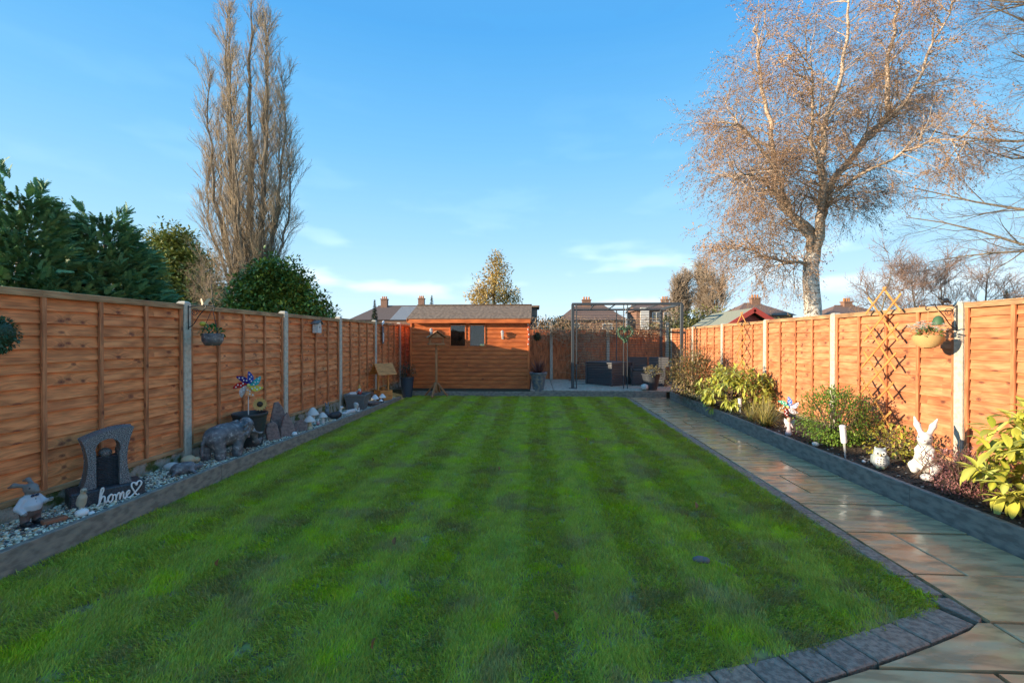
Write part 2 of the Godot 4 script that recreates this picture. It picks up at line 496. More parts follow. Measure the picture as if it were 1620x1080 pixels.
# ---------------------------------------------------------------- smooth bodies (surface nets over joined tapered capsules)
# prim: [a, b, radius_a, radius_b, colour]
func body(prims: Array, cell: float, blend := 0.02) -> MB:
	var lo := Vector3.ONE * 1e9
	var hi := -lo
	for p in prims:
		var r: float = maxf(p[2], p[3]) + cell * 3.0
		for e in [p[0], p[1]]:
			lo = lo.min(e - Vector3.ONE * r)
			hi = hi.max(e + Vector3.ONE * r)
	var d := Vector3i(((hi - lo) / cell).ceil()) + Vector3i.ONE
	var sx := 1
	var sy := d.x
	var sz := d.x * d.y
	var f := PackedFloat32Array()
	f.resize(d.x * d.y * d.z)
	f.fill(1.0)
	for p in prims:
		var a: Vector3 = p[0]
		var ab: Vector3 = p[1] - a
		var l2 := maxf(ab.length_squared(), 1e-9)
		var r: float = maxf(p[2], p[3]) + cell * 3.0 + blend
		var q0 := Vector3i(((a.min(p[1]) - Vector3.ONE * r - lo) / cell).floor()).clamp(Vector3i.ZERO, d - Vector3i.ONE)
		var q1 := Vector3i(((a.max(p[1]) + Vector3.ONE * r - lo) / cell).ceil()).clamp(Vector3i.ZERO, d - Vector3i.ONE)
		for z in range(q0.z, q1.z + 1):
			for y in range(q0.y, q1.y + 1):
				for x in range(q0.x, q1.x + 1):
					var w := lo + Vector3(x, y, z) * cell - a
					var t := clampf(w.dot(ab) / l2, 0, 1)
					var s := (w - ab * t).length() - lerpf(p[2], p[3], t)
					var k := x + y * sy + z * sz
					var h := maxf(blend - absf(s - f[k]), 0.0) / blend
					f[k] = minf(s, f[k]) - h * h * blend * 0.25
	var mb := MB.new()
	var id := PackedInt32Array()
	id.resize(f.size())
	id.fill(-1)
	var cor := [0, sx, sy, sx + sy, sz, sz + sx, sz + sy, sz + sx + sy]
	for z in d.z - 1:
		for y in d.y - 1:
			for x in d.x - 1:
				var k := x + y * sy + z * sz
				var neg := 0
				for o in cor:
					if f[k + o] < 0.0:
						neg += 1
				if neg == 0 or neg == 8:
					continue
				var sum := Vector3.ZERO
				var cnt := 0
				for e in 8:
					for ax in 3:
						if e & (1 << ax):
							continue
						var v0 := f[k + cor[e]]
						var v1 := f[k + cor[e | (1 << ax)]]
						if (v0 < 0.0) != (v1 < 0.0):
							var p := Vector3(e & 1, (e >> 1) & 1, (e >> 2) & 1)
							p[ax] += v0 / (v0 - v1)
							sum += p
							cnt += 1
				var g := Vector3.ZERO
				for e in 8:
					var val := f[k + cor[e]]
					g += val * Vector3(1 if e & 1 else -1, 1 if e & 2 else -1, 1 if e & 4 else -1)
				var pos := lo + (Vector3(x, y, z) + sum / cnt) * cell
				var best := 1e9
				for p in prims:
					var ab: Vector3 = p[1] - p[0]
					var t := clampf((pos - p[0]).dot(ab) / maxf(ab.length_squared(), 1e-9), 0, 1)
					var s: float = absf((pos - p[0] - ab * t).length() - lerpf(p[2], p[3], t))
					if s < best:
						best = s
						mb.col = p[4]
				id[k] = mb.add(pos, g.normalized())
	for z in range(1, d.z - 1):
		for y in range(1, d.y - 1):
			for x in range(1, d.x - 1):
				var k := x + y * sy + z * sz
				var st := [sx, sy, sz]
				for ax in 3:
					var in0 := f[k] < 0.0
					if in0 == (f[k + st[ax]] < 0.0):
						continue
					var u: int = st[(ax + 1) % 3]
					var w: int = st[(ax + 2) % 3]
					var q := [id[k], id[k - u], id[k - u - w], id[k - w]]
					if q.min() < 0:
						continue
					if in0:
						mb.i.append_array([q[0], q[2], q[1], q[0], q[3], q[2]])
					else:
						mb.i.append_array([q[0], q[1], q[2], q[0], q[2], q[3]])
	return mb

func V(x: float, y: float, z: float) -> Vector3:
	return Vector3(x, y, z)

func eyes(t: Node, at: Vector3, r: float, c := Color(0.01, 0.01, 0.01)) -> void:
	for s in [-1.0, 1.0]:
		var b := MB.new()
		b.col = c
		b.ball(V(at.x * s, at.y, at.z), V(r, r, r), 8, 6)
		put("eye", b, M.paint, t)

# ---------------------------------------------------------------- air
func sky_picture() -> ImageTexture:
	var w := 2048
	var h := 1024
	var f := FastNoiseLite.new()
	f.seed = 5
	f.frequency = 1.0
	f.fractal_octaves = 5
	var stops := [[0.0, Color8(168, 184, 192)], [5.0, Color8(147, 173, 188)], [12.0, Color8(118, 157, 182)], [22.0, Color8(88, 140, 177)], [34.0, Color8(60, 121, 170)], [55.0, Color8(60, 120, 169)], [90.0, Color8(60, 120, 169)]]
	var data := PackedByteArray()
	data.resize(w * h * 3)
	for y in h:
		var el := 90.0 - 180.0 * (y + 0.5) / h
		var c: Color = stops[0][1]
		for k in stops.size() - 1:
			if el >= stops[k][0] and el <= stops[k + 1][0]:
				c = (stops[k][1] as Color).lerp(stops[k + 1][1], (el - stops[k][0]) / (stops[k + 1][0] - stops[k][0]))
		for x in w:
			var o := c
			if el > 0.0 and el < 45.0:
				var az := 360.0 * (x + 0.5) / w - 180.0
				var ar := deg_to_rad(az)
				var n := f.get_noise_3d(sin(ar) * 3.0, el * 0.22, cos(ar) * 3.0) * 0.5 + 0.5
				var n2 := f.get_noise_3d(sin(ar) * 6.0 + 7.0, el * 0.42, cos(ar) * 6.0) * 0.5 + 0.5
				var low := exp(-pow((el - 7.0) / 4.5, 2.0))
				var m := smoothstep(0.52, 0.74, n) * (0.04 * exp(-pow((el - 18.0) / 9.0, 2.0)) + 0.3 * low)
				m += exp(-pow((az + 22.0) / 13.0, 2.0) - pow((el - 8.4 - 0.03 * az) / 1.7, 2.0)) * smoothstep(0.15, 0.5, n2) * 1.15
				m += exp(-pow((az + 16.0) / 15.0, 2.0) - pow((el - 4.4) / 1.8, 2.0)) * smoothstep(0.1, 0.5, n2) * 1.1
				m += exp(-pow((az - 46.0) / 13.0, 2.0) - pow((el - 15.0) / 5.0, 2.0)) * smoothstep(0.3, 0.7, n2) * 0.75
				m += exp(-pow((az - 40.0) / 20.0, 2.0) - pow((el - 6.0) / 2.5, 2.0)) * smoothstep(0.3, 0.7, n2) * 0.55
				o = c.lerp(Color8(244, 243, 240), clampf(m, 0, 0.92))
			var q := (y * w + x) * 3
			data[q] = int(o.r * 255)
			data[q + 1] = int(o.g * 255)
			data[q + 2] = int(o.b * 255)
	return ImageTexture.create_from_image(Image.create_from_data(w, h, false, Image.FORMAT_RGB8, data))

func air() -> void:
	var cam := Camera3D.new()
	cam.name = "camera"
	add_child(cam)
	cam.position = V(0, 1.46, 0)
	cam.rotation = V(-atan(4.0 / 720.0), atan(38.0 / 720.0), 0)
	cam.fov = rad_to_deg(2.0 * atan(540.0 / 720.0))
	cam.near = 0.05
	cam.far = 2000.0
	cam.current = true
	var e := Environment.new()
	e.background_mode = Environment.BG_SKY
	var sm := PanoramaSkyMaterial.new()
	sm.panorama = sky_picture()
	sm.energy_multiplier = 0.70
	e.sky = Sky.new()
	e.sky.sky_material = sm
	e.tonemap_mode = Environment.TONE_MAPPER_LINEAR
	e.tonemap_exposure = 3.4
	e.sdfgi_enabled = true
	e.ssao_enabled = true
	e.ssil_enabled = true
	var we := WorldEnvironment.new()
	we.name = "environment"
	we.environment = e
	add_child(we)
	var sun := DirectionalLight3D.new()
	sun.name = "sun"
	sun.light_energy = 0.88
	sun.light_angular_distance = 0.5
	sun.light_color = Color(1.0, 0.92, 0.80)
	sun.shadow_enabled = true
	add_child(sun)
	sun.look_at_from_position(Vector3.ZERO, V(1.0, -0.225, -0.33))

# ---------------------------------------------------------------- the setting
func gy(z: float) -> float:   # the gravel falls gently towards the far end
	return lerpf(0.15, 0.05, clampf((-z - 4.5) / 6.0, 0, 1))

var lawn_edge := PackedVector2Array()   # near edge of the lawn from right to left (x, z)

func near_edge(k: float) -> Vector2:    # k 0 right .. 1 left
	return Vector2(2.2, -2.61).bezier_interpolate(Vector2(1.25, -2.15), Vector2(-0.3, -1.5), Vector2(-3.3, -1.4), k)

func lawn_poly(grow := 0.0, side := 99.0) -> PackedVector2Array:
	var sd := grow if side > 9.0 else side
	var p := PackedVector2Array([Vector2(-3.22 - grow, -11.52), Vector2(2.22 + sd, -11.52), Vector2(2.22 + sd, -2.61 + grow * 0.6)])
	for k in range(1, 25):
		var q := near_edge(k / 24.0)
		var d := (near_edge(minf(k / 24.0 + 0.01, 1.0)) - near_edge(k / 24.0 - 0.01)).normalized()
		var nn := Vector2(d.y, -d.x)
		p.append(q + (nn if nn.y > 0 else -nn) * grow)
	return p

func ground() -> void:
	var b := MB.new()
	b.poly([V(-700, -0.06, 60), V(700, -0.06, 60), V(700, -0.06, -900), V(-700, -0.06, -900)], Vector3.UP)
	structure("ground", b, M.field)
	# lawn soil
	b = MB.new()
	b.slab(lawn_poly(0.0), -0.05, 0.0, 0.001)
	structure("lawn", b, M.turf)
	# grass
	var tufts := []
	for k in 5:
		var g := MB.new()
		for j in 46:
			var a := R.randf() * TAU
			var rad := sqrt(R.randf()) * 0.055
			var p := V(cos(a) * rad, 0, sin(a) * rad)
			var hh := R.randf_range(0.018, 0.038)
			var yaw := R.randf() * TAU
			var wv := V(cos(yaw), 0, sin(yaw)) * R.randf_range(0.0013, 0.0024)
			var ln := V(R.randf_range(-0.5, 0.5), 0.75, R.randf_range(-0.12, 1.0)).normalized()
			var ln2 := (ln + V(R.randf_range(-0.5, 0.5), -0.4, R.randf_range(0.0, 0.7))).normalized()
			var mid := p + ln * hh * 0.6
			var tip := mid + ln2 * hh * 0.55
			var s := R.randf_range(0.75, 1.2)
			g.col = Color(s * R.randf_range(0.85, 1.15), s, s * R.randf_range(0.7, 1.2))
			if R.randf() < 0.06:
				g.col = Color(2.0, 1.15, 1.6)
			var nn := wv.cross(ln).normalized()
			nn = (nn if nn.y > 0 else -nn).lerp(Vector3.UP, 0.12).normalized()
			var q := g.v.size()
			for w in [p - wv, p + wv, mid - wv * 0.8, mid + wv * 0.8, tip]:
				g.add(w, nn, Vector2.ZERO)
			g.i.append_array([q, q + 2, q + 1, q + 1, q + 2, q + 3, q + 2, q + 4, q + 3])
		tufts.append(g.mesh())
	var xf := [[], [], [], [], []]
	var cl := [[], [], [], [], []]
	var poly := lawn_poly(-0.015)
	var n1 := FastNoiseLite.new()
	n1.seed = 3
	n1.frequency = 0.9
	var n2 := FastNoiseLite.new()
	n2.seed = 9
	n2.frequency = 3.2
	var z := -11.51
	while z < -1.35:
		var step := lerpf(0.034, 0.058, clampf((-z - 2.0) / 7.0, 0, 1))
		var x := -3.24
		while x < 2.24:
			var p := Vector2(x + R.randf_range(-0.5, 0.5) * step * 1.6, z + R.randf_range(-0.5, 0.5) * step * 1.6)
			x += step
			if not Geometry2D.is_point_in_polygon(p, poly):
				continue
			var a := n1.get_noise_2d(p.x, p.y)
			var b2 := n2.get_noise_2d(p.x, p.y)
			var b3 := n2.get_noise_2d(p.x * 0.45 + 40, p.y * 0.6)
			var near := clampf((p.y + 4.6) / 2.2, 0, 1)
			if b2 > 0.20 + 0.22 * (1.0 - near) and n2.get_noise_2d(p.x * 3.0, p.y * 3.0) > -0.15:
				if R.randf() < 0.6: continue     # worn spots where soil shows
			var wob := 0.07 * n1.get_noise_2d(p.x * 0.5, p.y * 0.7 + 30.0)
			var ph := sin((p.x + wob + 0.10) / 0.66 * TAU)
			var to := 0.0 if ph + R.randf_range(-0.25, 0.25) > 0.0 else PI
			var col := Color(0.56, 0.59, 0.08)
			col = col.lerp(Color(0.50, 0.49, 0.11), clampf(a * 1.2 + n2.get_noise_2d(p.x * 2.2, p.y * 2.2) * 1.3, 0, 0.9))
			col = col.lerp(Color(0.40, 0.50, 0.09), clampf(-a * 1.2 - n2.get_noise_2d(p.x * 2.2, p.y * 2.2) * 1.2, 0, 0.9))
			if b3 > 0.27: col = col.lerp(Color(0.55, 0.66, 0.03), clampf((b3 - 0.27) * 8.0, 0, 0.9))
			if b3 < -0.24: col = col.lerp(Color(0.46, 0.36, 0.15), clampf((-0.24 - b3) * 6.0, 0, 0.75))
			col *= R.randf_range(0.72, 1.22)
			var k := R.randi() % 5
			var s := R.randf_range(0.75, 1.15)
			xf[k].append(Transform3D(Basis(Vector3.UP, to + R.randf_range(-0.7, 0.7)).scaled(V(s, s * R.randf_range(0.8, 1.15), s)), V(p.x, 0.0, p.y)))
			cl[k].append(Color(col.r, col.g, col.b))
		z += step
	var gr := Node3D.new()
	gr.name = "grass"
	add_child(gr)
	tag(gr, "short green lawn grass mown in stripes between the two fences", "grass")
	gr.set_meta("kind", "stuff")
	for k in 5:
		scatter("tuft", tufts[k], M.grass, xf[k], cl[k], gr, true)
	# a few fallen leaves
	var where := [[-0.98, -3.1, "left of the lawn's middle, nearer the camera"], [-0.4, -4.9, "near the middle of the lawn"], [1.35, -3.9, "on the lawn beside the near path"], [-2.0, -2.75, "on the lawn nearest the left border"], [0.1, -2.3, "at the bottom centre of the lawn"], [-0.75, -2.05, "lowest in the picture, left of centre"], [0.7, -6.4, "on the far right half of the lawn"], [-1.9, -5.2, "on the lawn across from the elephant statue"]]
	for q in where:
		var l := MB.new()
		l.col = Color(0.24, 0.12, 0.06) * R.randf_range(0.7, 1.3)
		leaf_shape(l, 0.05, 0.03, 0.012, 0.3)
		var o := put("fallen_leaf", l, M.leaf, self, V(q[0], 0.036, q[1]), R.randf() * TAU)
		tag(o, "small curled brown fallen leaf " + q[2], "leaf", "fallen leaves on the lawn")
	# worm cast
	b = MB.new()
	b.col = Color(0.16, 0.14, 0.13)
	b.ball(V(0, 0.01, 0), V(0.05, 0.025, 0.03), 9, 6)
	b.ball(V(0.03, 0.012, 0.012), V(0.03, 0.022, 0.025), 8, 5)
	tag(put("stone", b, M.pebble, self, V(1.07, 0.01, -3.02)), "flat grey stone lying in the grass near the path", "stone")

func leaf_shape(mb: MB, l: float, w: float, fold: float, droop: float, mid = null, seg := 5) -> void:
	# pointed leaf along +y (tip), its face towards +z
	var base := mb.v.size()
	var edge := mb.col
	for k in seg + 1:
		var t := float(k) / seg
		var hw := w * 0.5 * pow(sin(PI * clampf(t * 0.94 + 0.05, 0, 1)), 0.8) if k < seg else 0.0
		var y := l * t
		var z := -droop * l * t * t
		for s in [-1.0, 0.0, 1.0]:
			mb.col = edge if s != 0.0 or mid == null else mid
			mb.add(V(hw * s, y, z + fold * absf(s) * sin(PI * t)), V(-s * 0.45, droop * t, 1).normalized(), Vector2.ZERO)
	mb.col = edge
	for k in seg:
		for s in 2:
			var a := base + k * 3 + s
			mb.i.append_array([a, a + 3, a + 1, a + 1, a + 3, a + 4])

func paving() -> void:
	# path of riven sandstone slabs beside the right-hand bed
	var b := MB.new()
	b.slab(PackedVector2Array([Vector2(2.2, -11.54), Vector2(3.3, -11.54), Vector2(3.3, -2.3), Vector2(4.4, -2.3), Vector2(4.4, 1.5), Vector2(-3.8, 1.5), Vector2(-3.8, -1.6), Vector2(2.2, -1.6)]), -0.055, -0.016, 0.001)
	var path := structure("path", b, M.joint)
	var rows := [[-11.51, [2.75]], [-10.75, []], [-10.2, [2.9]], [-9.6, [2.62]], [-9.1, []], [-8.6, [2.85]], [-8.21, [2.6]], [-7.6, []], [-7.1, [2.8]], [-6.55, [2.95]], [-6.15, []], [-5.6, [2.92]], [-5.0, [2.6]], [-4.44, []], [-4.15, []], [-3.56, [2.66]], [-2.94, []], [-2.46, [2.36]]]
	var hole := lawn_poly(0.186, 0.112)
	var j := 0.006
	var all := []
	for r in rows.size() - 1:
		var xs: Array = [2.335] + rows[r][1] + [3.235]
		for k in xs.size() - 1:
			all.append([xs[k], xs[k + 1], rows[r][0], rows[r + 1][0]])
	for q in [[1.3, 2.34, -2.46, -2.09], [2.34, 3.235, -2.46, -2.09], [0.6, 2.0, -2.09, -1.5], [2.0, 3.235, -2.09, -1.5], [-0.2, 0.6, -2.09, -1.2], [-1.2, -0.2, -1.9, -1.2], [-2.1, -1.2, -2.0, -1.2], [-3.3, -2.1, -2.0, -1.2], [0.6, 1.5, -1.5, -0.9], [1.5, 2.4, -1.5, -0.9], [2.4, 3.235, -1.5, -0.9], [-0.3, 0.6, -1.2, -0.3], [-1.2, -0.3, -1.2, -0.3], [-2.1, -1.2, -1.2, -0.3], [-3.3, -2.1, -1.2, -0.3], [0.6, 1.5, -0.9, -0.3], [1.5, 2.4, -0.9, -0.3], [2.4, 3.235, -0.9, -0.3]]:
		all.append(q)
	var lump := FastNoiseLite.new()
	lump.seed = 4
	lump.frequency = 2.3
	for q in all:
		var pg := PackedVector2Array([Vector2(q[0] + j, q[2] + j), Vector2(q[1] - j, q[2] + j), Vector2(q[1] - j, q[3] - j), Vector2(q[0] + j, q[3] - j)])
		# slightly wandering edges
		var rough := PackedVector2Array()
		for k in 4:
			for m in 4:
				var p := pg[k].lerp(pg[(k + 1) % 4], m / 4.0)
				rough.append(p + (Vector2(R.randf_range(-1, 1), R.randf_range(-1, 1)) * 0.0035 if m else Vector2.ZERO))
		var parts := [rough]
		if q[3] > -2.6:
			parts = Geometry2D.clip_polygons(rough, hole)
		for pp in parts:
			if pp.size() < 3: continue
			var s := MB.new()
			s.slab(pp, -0.03, 0.002 + R.randf_range(-0.002, 0.003), 0.005)
			put("slab", s, M["stone%d" % (R.randi() % 4)], path)
	# grey block edging along the lawn
	var ed := Node3D.new()
	ed.name = "lawn_edging"
	add_child(ed)
	ed.set_meta("kind", "structure")
	var zz := -11.51
	while zz < -2.72:
		var l := 0.2
		var s := MB.new()
		s.box(V(0, 0, 0), V(0.108, 0.05, l - 0.007), 0.006)
		var o := put("brick", s, M["brick%d" % (R.randi() % 3)], ed, V(2.268 + R.randf_range(-0.003, 0.003), -0.018 + R.randf_range(-0.002, 0.003), zz + l * 0.5))
		o.rotation.y = R.randf_range(-0.012, 0.012)
		zz += l
	var s2 := MB.new()
	s2.slab(PackedVector2Array([Vector2(2.214, -2.675), Vector2(2.322, -2.675), Vector2(2.322, -2.49), Vector2(2.278, -2.455), Vector2(2.208, -2.60)]), -0.04, 0.007, 0.004)
	put("brick", s2, M.brick1, ed)
	var pos := 0.012
	while pos < 0.98:
		var a := near_edge(pos)
		var pe := pos
		while pe < 1.0 and near_edge(pe).distance_to(a) < 0.185:
			pe += 0.002
		var c := near_edge(minf(pe, 1.0))
		var d := (c - a).normalized()
		var nn := Vector2(d.y, -d.x)
		if nn.y < 0: nn = -nn
		var g := d * 0.004
		s2 = MB.new()
		s2.slab(PackedVector2Array([a + g, c - g, c - g + nn * 0.172, a + g + nn * 0.172]), -0.04, 0.006 + R.randf_range(-0.003, 0.004), 0.006)
		put("brick", s2, M["brick%d" % (R.randi() % 3)], ed)
		pos = pe
	# patio under the pergola
	b = MB.new()
	b.box(V(0.5, 0.045, -13.6), V(8.6, 0.17, 3.7), 0.0)
	var pt := structure("patio", b, M.joint)
	for x in 7:
		for z in 6:
			var sl := MB.new()
			sl.box(V(0, 0, 0), V(0.59, 0.03, 0.59), 0.005)
			put("flagstone", sl, M.flag, pt, V(0.15 + x * 0.6, 0.137 + R.randf_range(-0.002, 0.002), -12.08 - z * 0.6 + 0.12))
	# soil and gravel
	b = MB.new()
	var seg := 30
	for k in seg:
		var z0 := lerpf(-10.75, 0.8, float(k) / seg)
		var z1 := lerpf(-10.75, 0.8, float(k + 1) / seg)
		b.poly([V(-3.76, gy(z0) - 0.02, z0), V(-3.27, gy(z0) - 0.02, z0), V(-3.27, gy(z1) - 0.02, z1), V(-3.76, gy(z1) - 0.02, z1)], Vector3.UP)
	structure("gravel_bed", b, M.soil)
	var peb := []
	for k in 3:
		var p := MB.new()
		p.ball(Vector3.ZERO, V(1, 0.62, 0.8), 7, 5)
		for q in p.v.size():
			p.v[q] *= 1.0 + 0.22 * NZ.get_noise_3dv(p.v[q] * 60.0 + Vector3.ONE * k * 90)
		peb.append(p.mesh())
	var tone := [Color(0.86, 0.74, 0.56), Color(0.68, 0.54, 0.37), Color(0.48, 0.38, 0.27), Color(0.26, 0.22, 0.19), Color(0.54, 0.32, 0.17), Color(0.78, 0.64, 0.45), Color(0.38, 0.33, 0.30), Color(0.88, 0.80, 0.66), Color(0.10, 0.09, 0.085)]
	var xf := [[], [], []]
	var cl := [[], [], []]
	for k in 27000:
		var t := pow(R.randf(), 1.25)
		var z := lerpf(-1.2, -10.72, t)
		var x := R.randf_range(-3.755, -3.28)
		var s := R.randf_range(0.006, 0.0155)
		var w := R.randi() % 3
		xf[w].append(Transform3D(Basis.from_euler(V(R.randf_range(-0.6, 0.6), R.randf() * TAU, R.randf_range(-0.6, 0.6))).scaled(Vector3.ONE * s), V(x, gy(z) + R.randf_range(-0.016, 0.006), z)))
		cl[w].append(tone[R.randi() % tone.size()] * R.randf_range(0.8, 1.2))
	var gv := Node3D.new()
	gv.name = "gravel"
	add_child(gv)
	gv.set_meta("kind", "stuff")
	tag(gv, "mixed cream and grey pebbles filling the narrow left border", "gravel")
	for w in 3:
		scatter("pebbles", peb[w], M.pebble, xf[w], cl[w], gv, true)
	# right bed
	b = MB.new()
	var nx := 8
	var nz := 90
	var grid := []
	for kz in nz + 1:
		for kx in nx + 1:
			var p := V(lerpf(3.27, 4.19, float(kx) / nx), 0, lerpf(-11.2, 0.6, float(kz) / nz))
			p.y = soil_y(p.x, p.z)
			grid.append(p)
	for kz in nz:
		for kx in nx:
			var a := kz * (nx + 1) + kx
			b.poly([grid[a], grid[a + 1], grid[a + nx + 2]], Vector3.UP)
			b.poly([grid[a], grid[a + nx + 2], grid[a + nx + 1]], Vector3.UP)
	structure("flower_bed", b, M.soil)
	xf = [[], [], []]
	cl = [[], [], []]
	for k in 5200:
		var x := R.randf_range(3.29, 4.17)
		var z := lerpf(-1.5, -11.0, pow(R.randf(), 1.4))
		var s := R.randf_range(0.004, 0.016)
		var w := R.randi() % 3
		xf[w].append(Transform3D(Basis.from_euler(V(R.randf() * 3, R.randf() * TAU, R.randf())).scaled(V(s * 1.4, s * 0.7, s)), V(x, soil_y(x, z) + s * 0.3, z)))
		cl[w].append([Color(0.06, 0.04, 0.028), Color(0.10, 0.062, 0.035), Color(0.04, 0.03, 0.022), Color(0.17, 0.10, 0.055), Color(0.4, 0.36, 0.3)][R.randi() % 5 if R.randf() < 0.5 else R.randi() % 3])
	var cd := Node3D.new()
	cd.name = "soil_clods"
	add_child(cd)
	cd.set_meta("kind", "stuff")
	tag(cd, "dark crumbly soil and bark bits covering the right bed", "soil")
	for w in 3:
		scatter("clods", peb[w], M.pebble, xf[w], cl[w], cd, true)

func soil_y(x: float, z: float) -> float:
	return 0.155 + 0.05 * clampf((x - 3.3) / 0.5, 0, 1) + 0.025 * NZ.get_noise_2d(x * 130.0, z * 130.0)

# timber edging boards of the raised beds
func board_run(called: String, label: String, pts: Array, tops: Array, m: Material, len_each: float, dir: Vector3, low := -0.04) -> void:
	var t := thing(called, label, "edging")
	for k in pts.size() - 1:
		var a: Vector3 = pts[k]
		var c: Vector3 = pts[k + 1]
		var n := maxi(1, int(round(a.distance_to(c) / len_each)))
		for j in n:
			var p := a.lerp(c, float(j) / n)
			var q := a.lerp(c, float(j + 1) / n)
			var h0 := lerpf(tops[k], tops[k + 1], float(j) / n)
			var h1 := lerpf(tops[k], tops[k + 1], float(j + 1) / n)
			var d := (q - p).normalized()
			var w := dir
			p += d * 0.002
			q -= d * 0.002
			var b := MB.new()
			b.off = Vector2(R.randf() * 3, R.randf())
			var e := 0.004
			var dn := V(0, low, 0)
			var f0 := p + w * 0.025
			var f1 := q + w * 0.025
			var g0 := p - w * 0.025
			var g1 := q - w * 0.025
			var y0 := V(0, h0, 0)
			var y1 := V(0, h1, 0)
			var ee := V(0, e, 0)
			b.poly([f0 + dn, f1 + dn, f1 + y1 - ee, f0 + y0 - ee], w)
			b.poly([g0 + dn, g1 + dn, g1 + y1 - ee, g0 + y0 - ee], -w)
			b.poly([f0 + y0 - ee, f1 + y1 - ee, f1 + y1 - w * e, f0 + y0 - w * e], w + Vector3.UP)
			b.poly([g0 + y0 - ee, g1 + y1 - ee, g1 + y1 + w * e, g0 + y0 + w * e], -w + Vector3.UP)
			b.poly([f0 + y0 - w * e, f1 + y1 - w * e, g1 + y1 + w * e, g0 + y0 + w * e], Vector3.UP)
			b.poly([f0 + dn, g0 + dn, g0 + y0 - ee, f0 + y0 - ee], -d)
			b.poly([f1 + dn, g1 + dn, g1 + y1 - ee, f1 + y1 - ee], d)
			put("board", b, m, t)

func edgings() -> void:
	board_run("border_edging", "low grey timber edging of the left gravel border", [V(-3.25, 0, 0.8), V(-3.25, 0, -4.5), V(-3.25, 0, -10.75)], [0.17, 0.17, 0.085], M.sleeper, 2.4, Vector3.RIGHT)
	board_run("bed_edging", "blue grey timber edging of the raised right bed beside the path", [V(3.265, 0, 0.6), V(3.265, 0, -11.2)], [0.19, 0.185], M.sleeper_blue, 2.36, Vector3.LEFT)
	board_run("patio_edging", "dark grey timber edging along the patio and shed front", [V(-3.2, 0, -11.55), V(3.25, 0, -11.55)], [0.12, 0.13], M.sleeper, 2.15, Vector3.BACK)

# ---------------------------------------------------------------- fences
var slats := []
func make_slats() -> void:
	for k in 12:
		var b := MB.new()
		b.off = Vector2(R.randf() * 4, R.randf() * 2)
		var n := 14
		var L := 1.80
		var w := R.randf_range(0.0, 6.0)
		var amp := R.randf_range(0.002, 0.008)
		var low := []
		for j in n + 1:
			var x := -L * 0.5 + L * j / n
			low.append(amp * sin(x * R.randf_range(2.6, 3.4) + w) + 0.6 * amp * sin(x * 7.0 + w * 2.0) + R.randf_range(-0.0015, 0.0015))
		for j in n:
			var x0 := -L * 0.5 + L * j / n
			var x1 := -L * 0.5 + L * (j + 1) / n
			var a := V(x0, low[j], 0.027)
			var c := V(x1, low[j + 1], 0.027)
			var a2 := V(x0, 0.135, 0.002)
			var c2 := V(x1, 0.135, 0.002)
			b.poly([a, c, c2, a2], V(0, 0, 1))
			b.poly([a, c, V(x1, low[j + 1], 0.013), V(x0, low[j], 0.013)], V(0, -1, 0))
			b.poly([V(x0, low[j], 0.013), V(x1, low[j + 1], 0.013), V(x1, 0.135, -0.004), V(x0, 0.135, -0.004)], V(0, 0, -1))
		slats.append(b.mesh())

func lap_panel(fence: Node3D, at: Vector3, turn: float, y0: float, y1: float, slat_key := "slat") -> void:
	var p := Node3D.new()
	p.name = "panel"
	fence.add_child(p, true)
	p.position = at
	p.rotation.y = turn
	p.position.y += R.randf_range(-0.006, 0.006)
	var n := 15
	var bias := R.randi() % 4
	var pitch := (y1 - y0 - 0.07) / n
	for k in n:
		var o := put("slat", slats[R.randi() % 12], M[slat_key + "%d" % (bias if R.randf() < 0.6 else R.randi() % 4)], p, V(0, y0 + 0.03 + k * pitch + R.randf_range(-0.008, 0.008), 0))
		o.rotation.z = R.randf_range(-0.004, 0.004)
	for x in [-0.893, -0.46, 0.0, 0.46, 0.893]:
		var b := MB.new()
		b.swap = true
		b.off = Vector2(R.randf() * 3, R.randf())
		b.box(V(x, (y0 + y1) * 0.5 - 0.01, 0.037), V(0.034, y1 - y0 - 0.03, 0.022), 0.003)
		b.box(V(x, (y0 + y1) * 0.5 - 0.01, -0.018), V(0.036, y1 - y0 - 0.03, 0.02), 0.003)
		put("batten", b, M.batten, p)
	var r := MB.new()
	r.off = Vector2(R.randf() * 3, R.randf())
	r.box(V(0, y1 - 0.022, 0.036), V(1.825, 0.04, 0.034), 0.003)
	r.box(V(0, y1 + 0.006, 0.008), V(1.83, 0.014, 0.085), 0.003)
	put("top_rail", r, M.rail, p)
	r = MB.new()
	r.off = Vector2(R.randf() * 3, R.randf())
	r.box(V(0, y0 + 0.018, 0.034), V(1.825, 0.038, 0.03), 0.003)
	put("bottom_rail", r, M.rail, p)

func post(fence: Node3D, at: Vector3, h: float, turn: float) -> void:
	var b := MB.new()
	b.box(V(0, h * 0.5 - 0.1, 0), V(0.094, h + 0.2 - 0.03, 0.105), 0.008)
	var y := h - 0.015
	b.slab(PackedVector2Array([Vector2(-0.045, -0.05), Vector2(0.045, -0.05), Vector2(0.045, 0.05), Vector2(-0.045, 0.05)]), y, y + 0.02, 0.018)
	var o := put("post", b, M.concrete, fence, at, turn)
	o.rotation.z = R.randf_range(-0.006, 0.006)

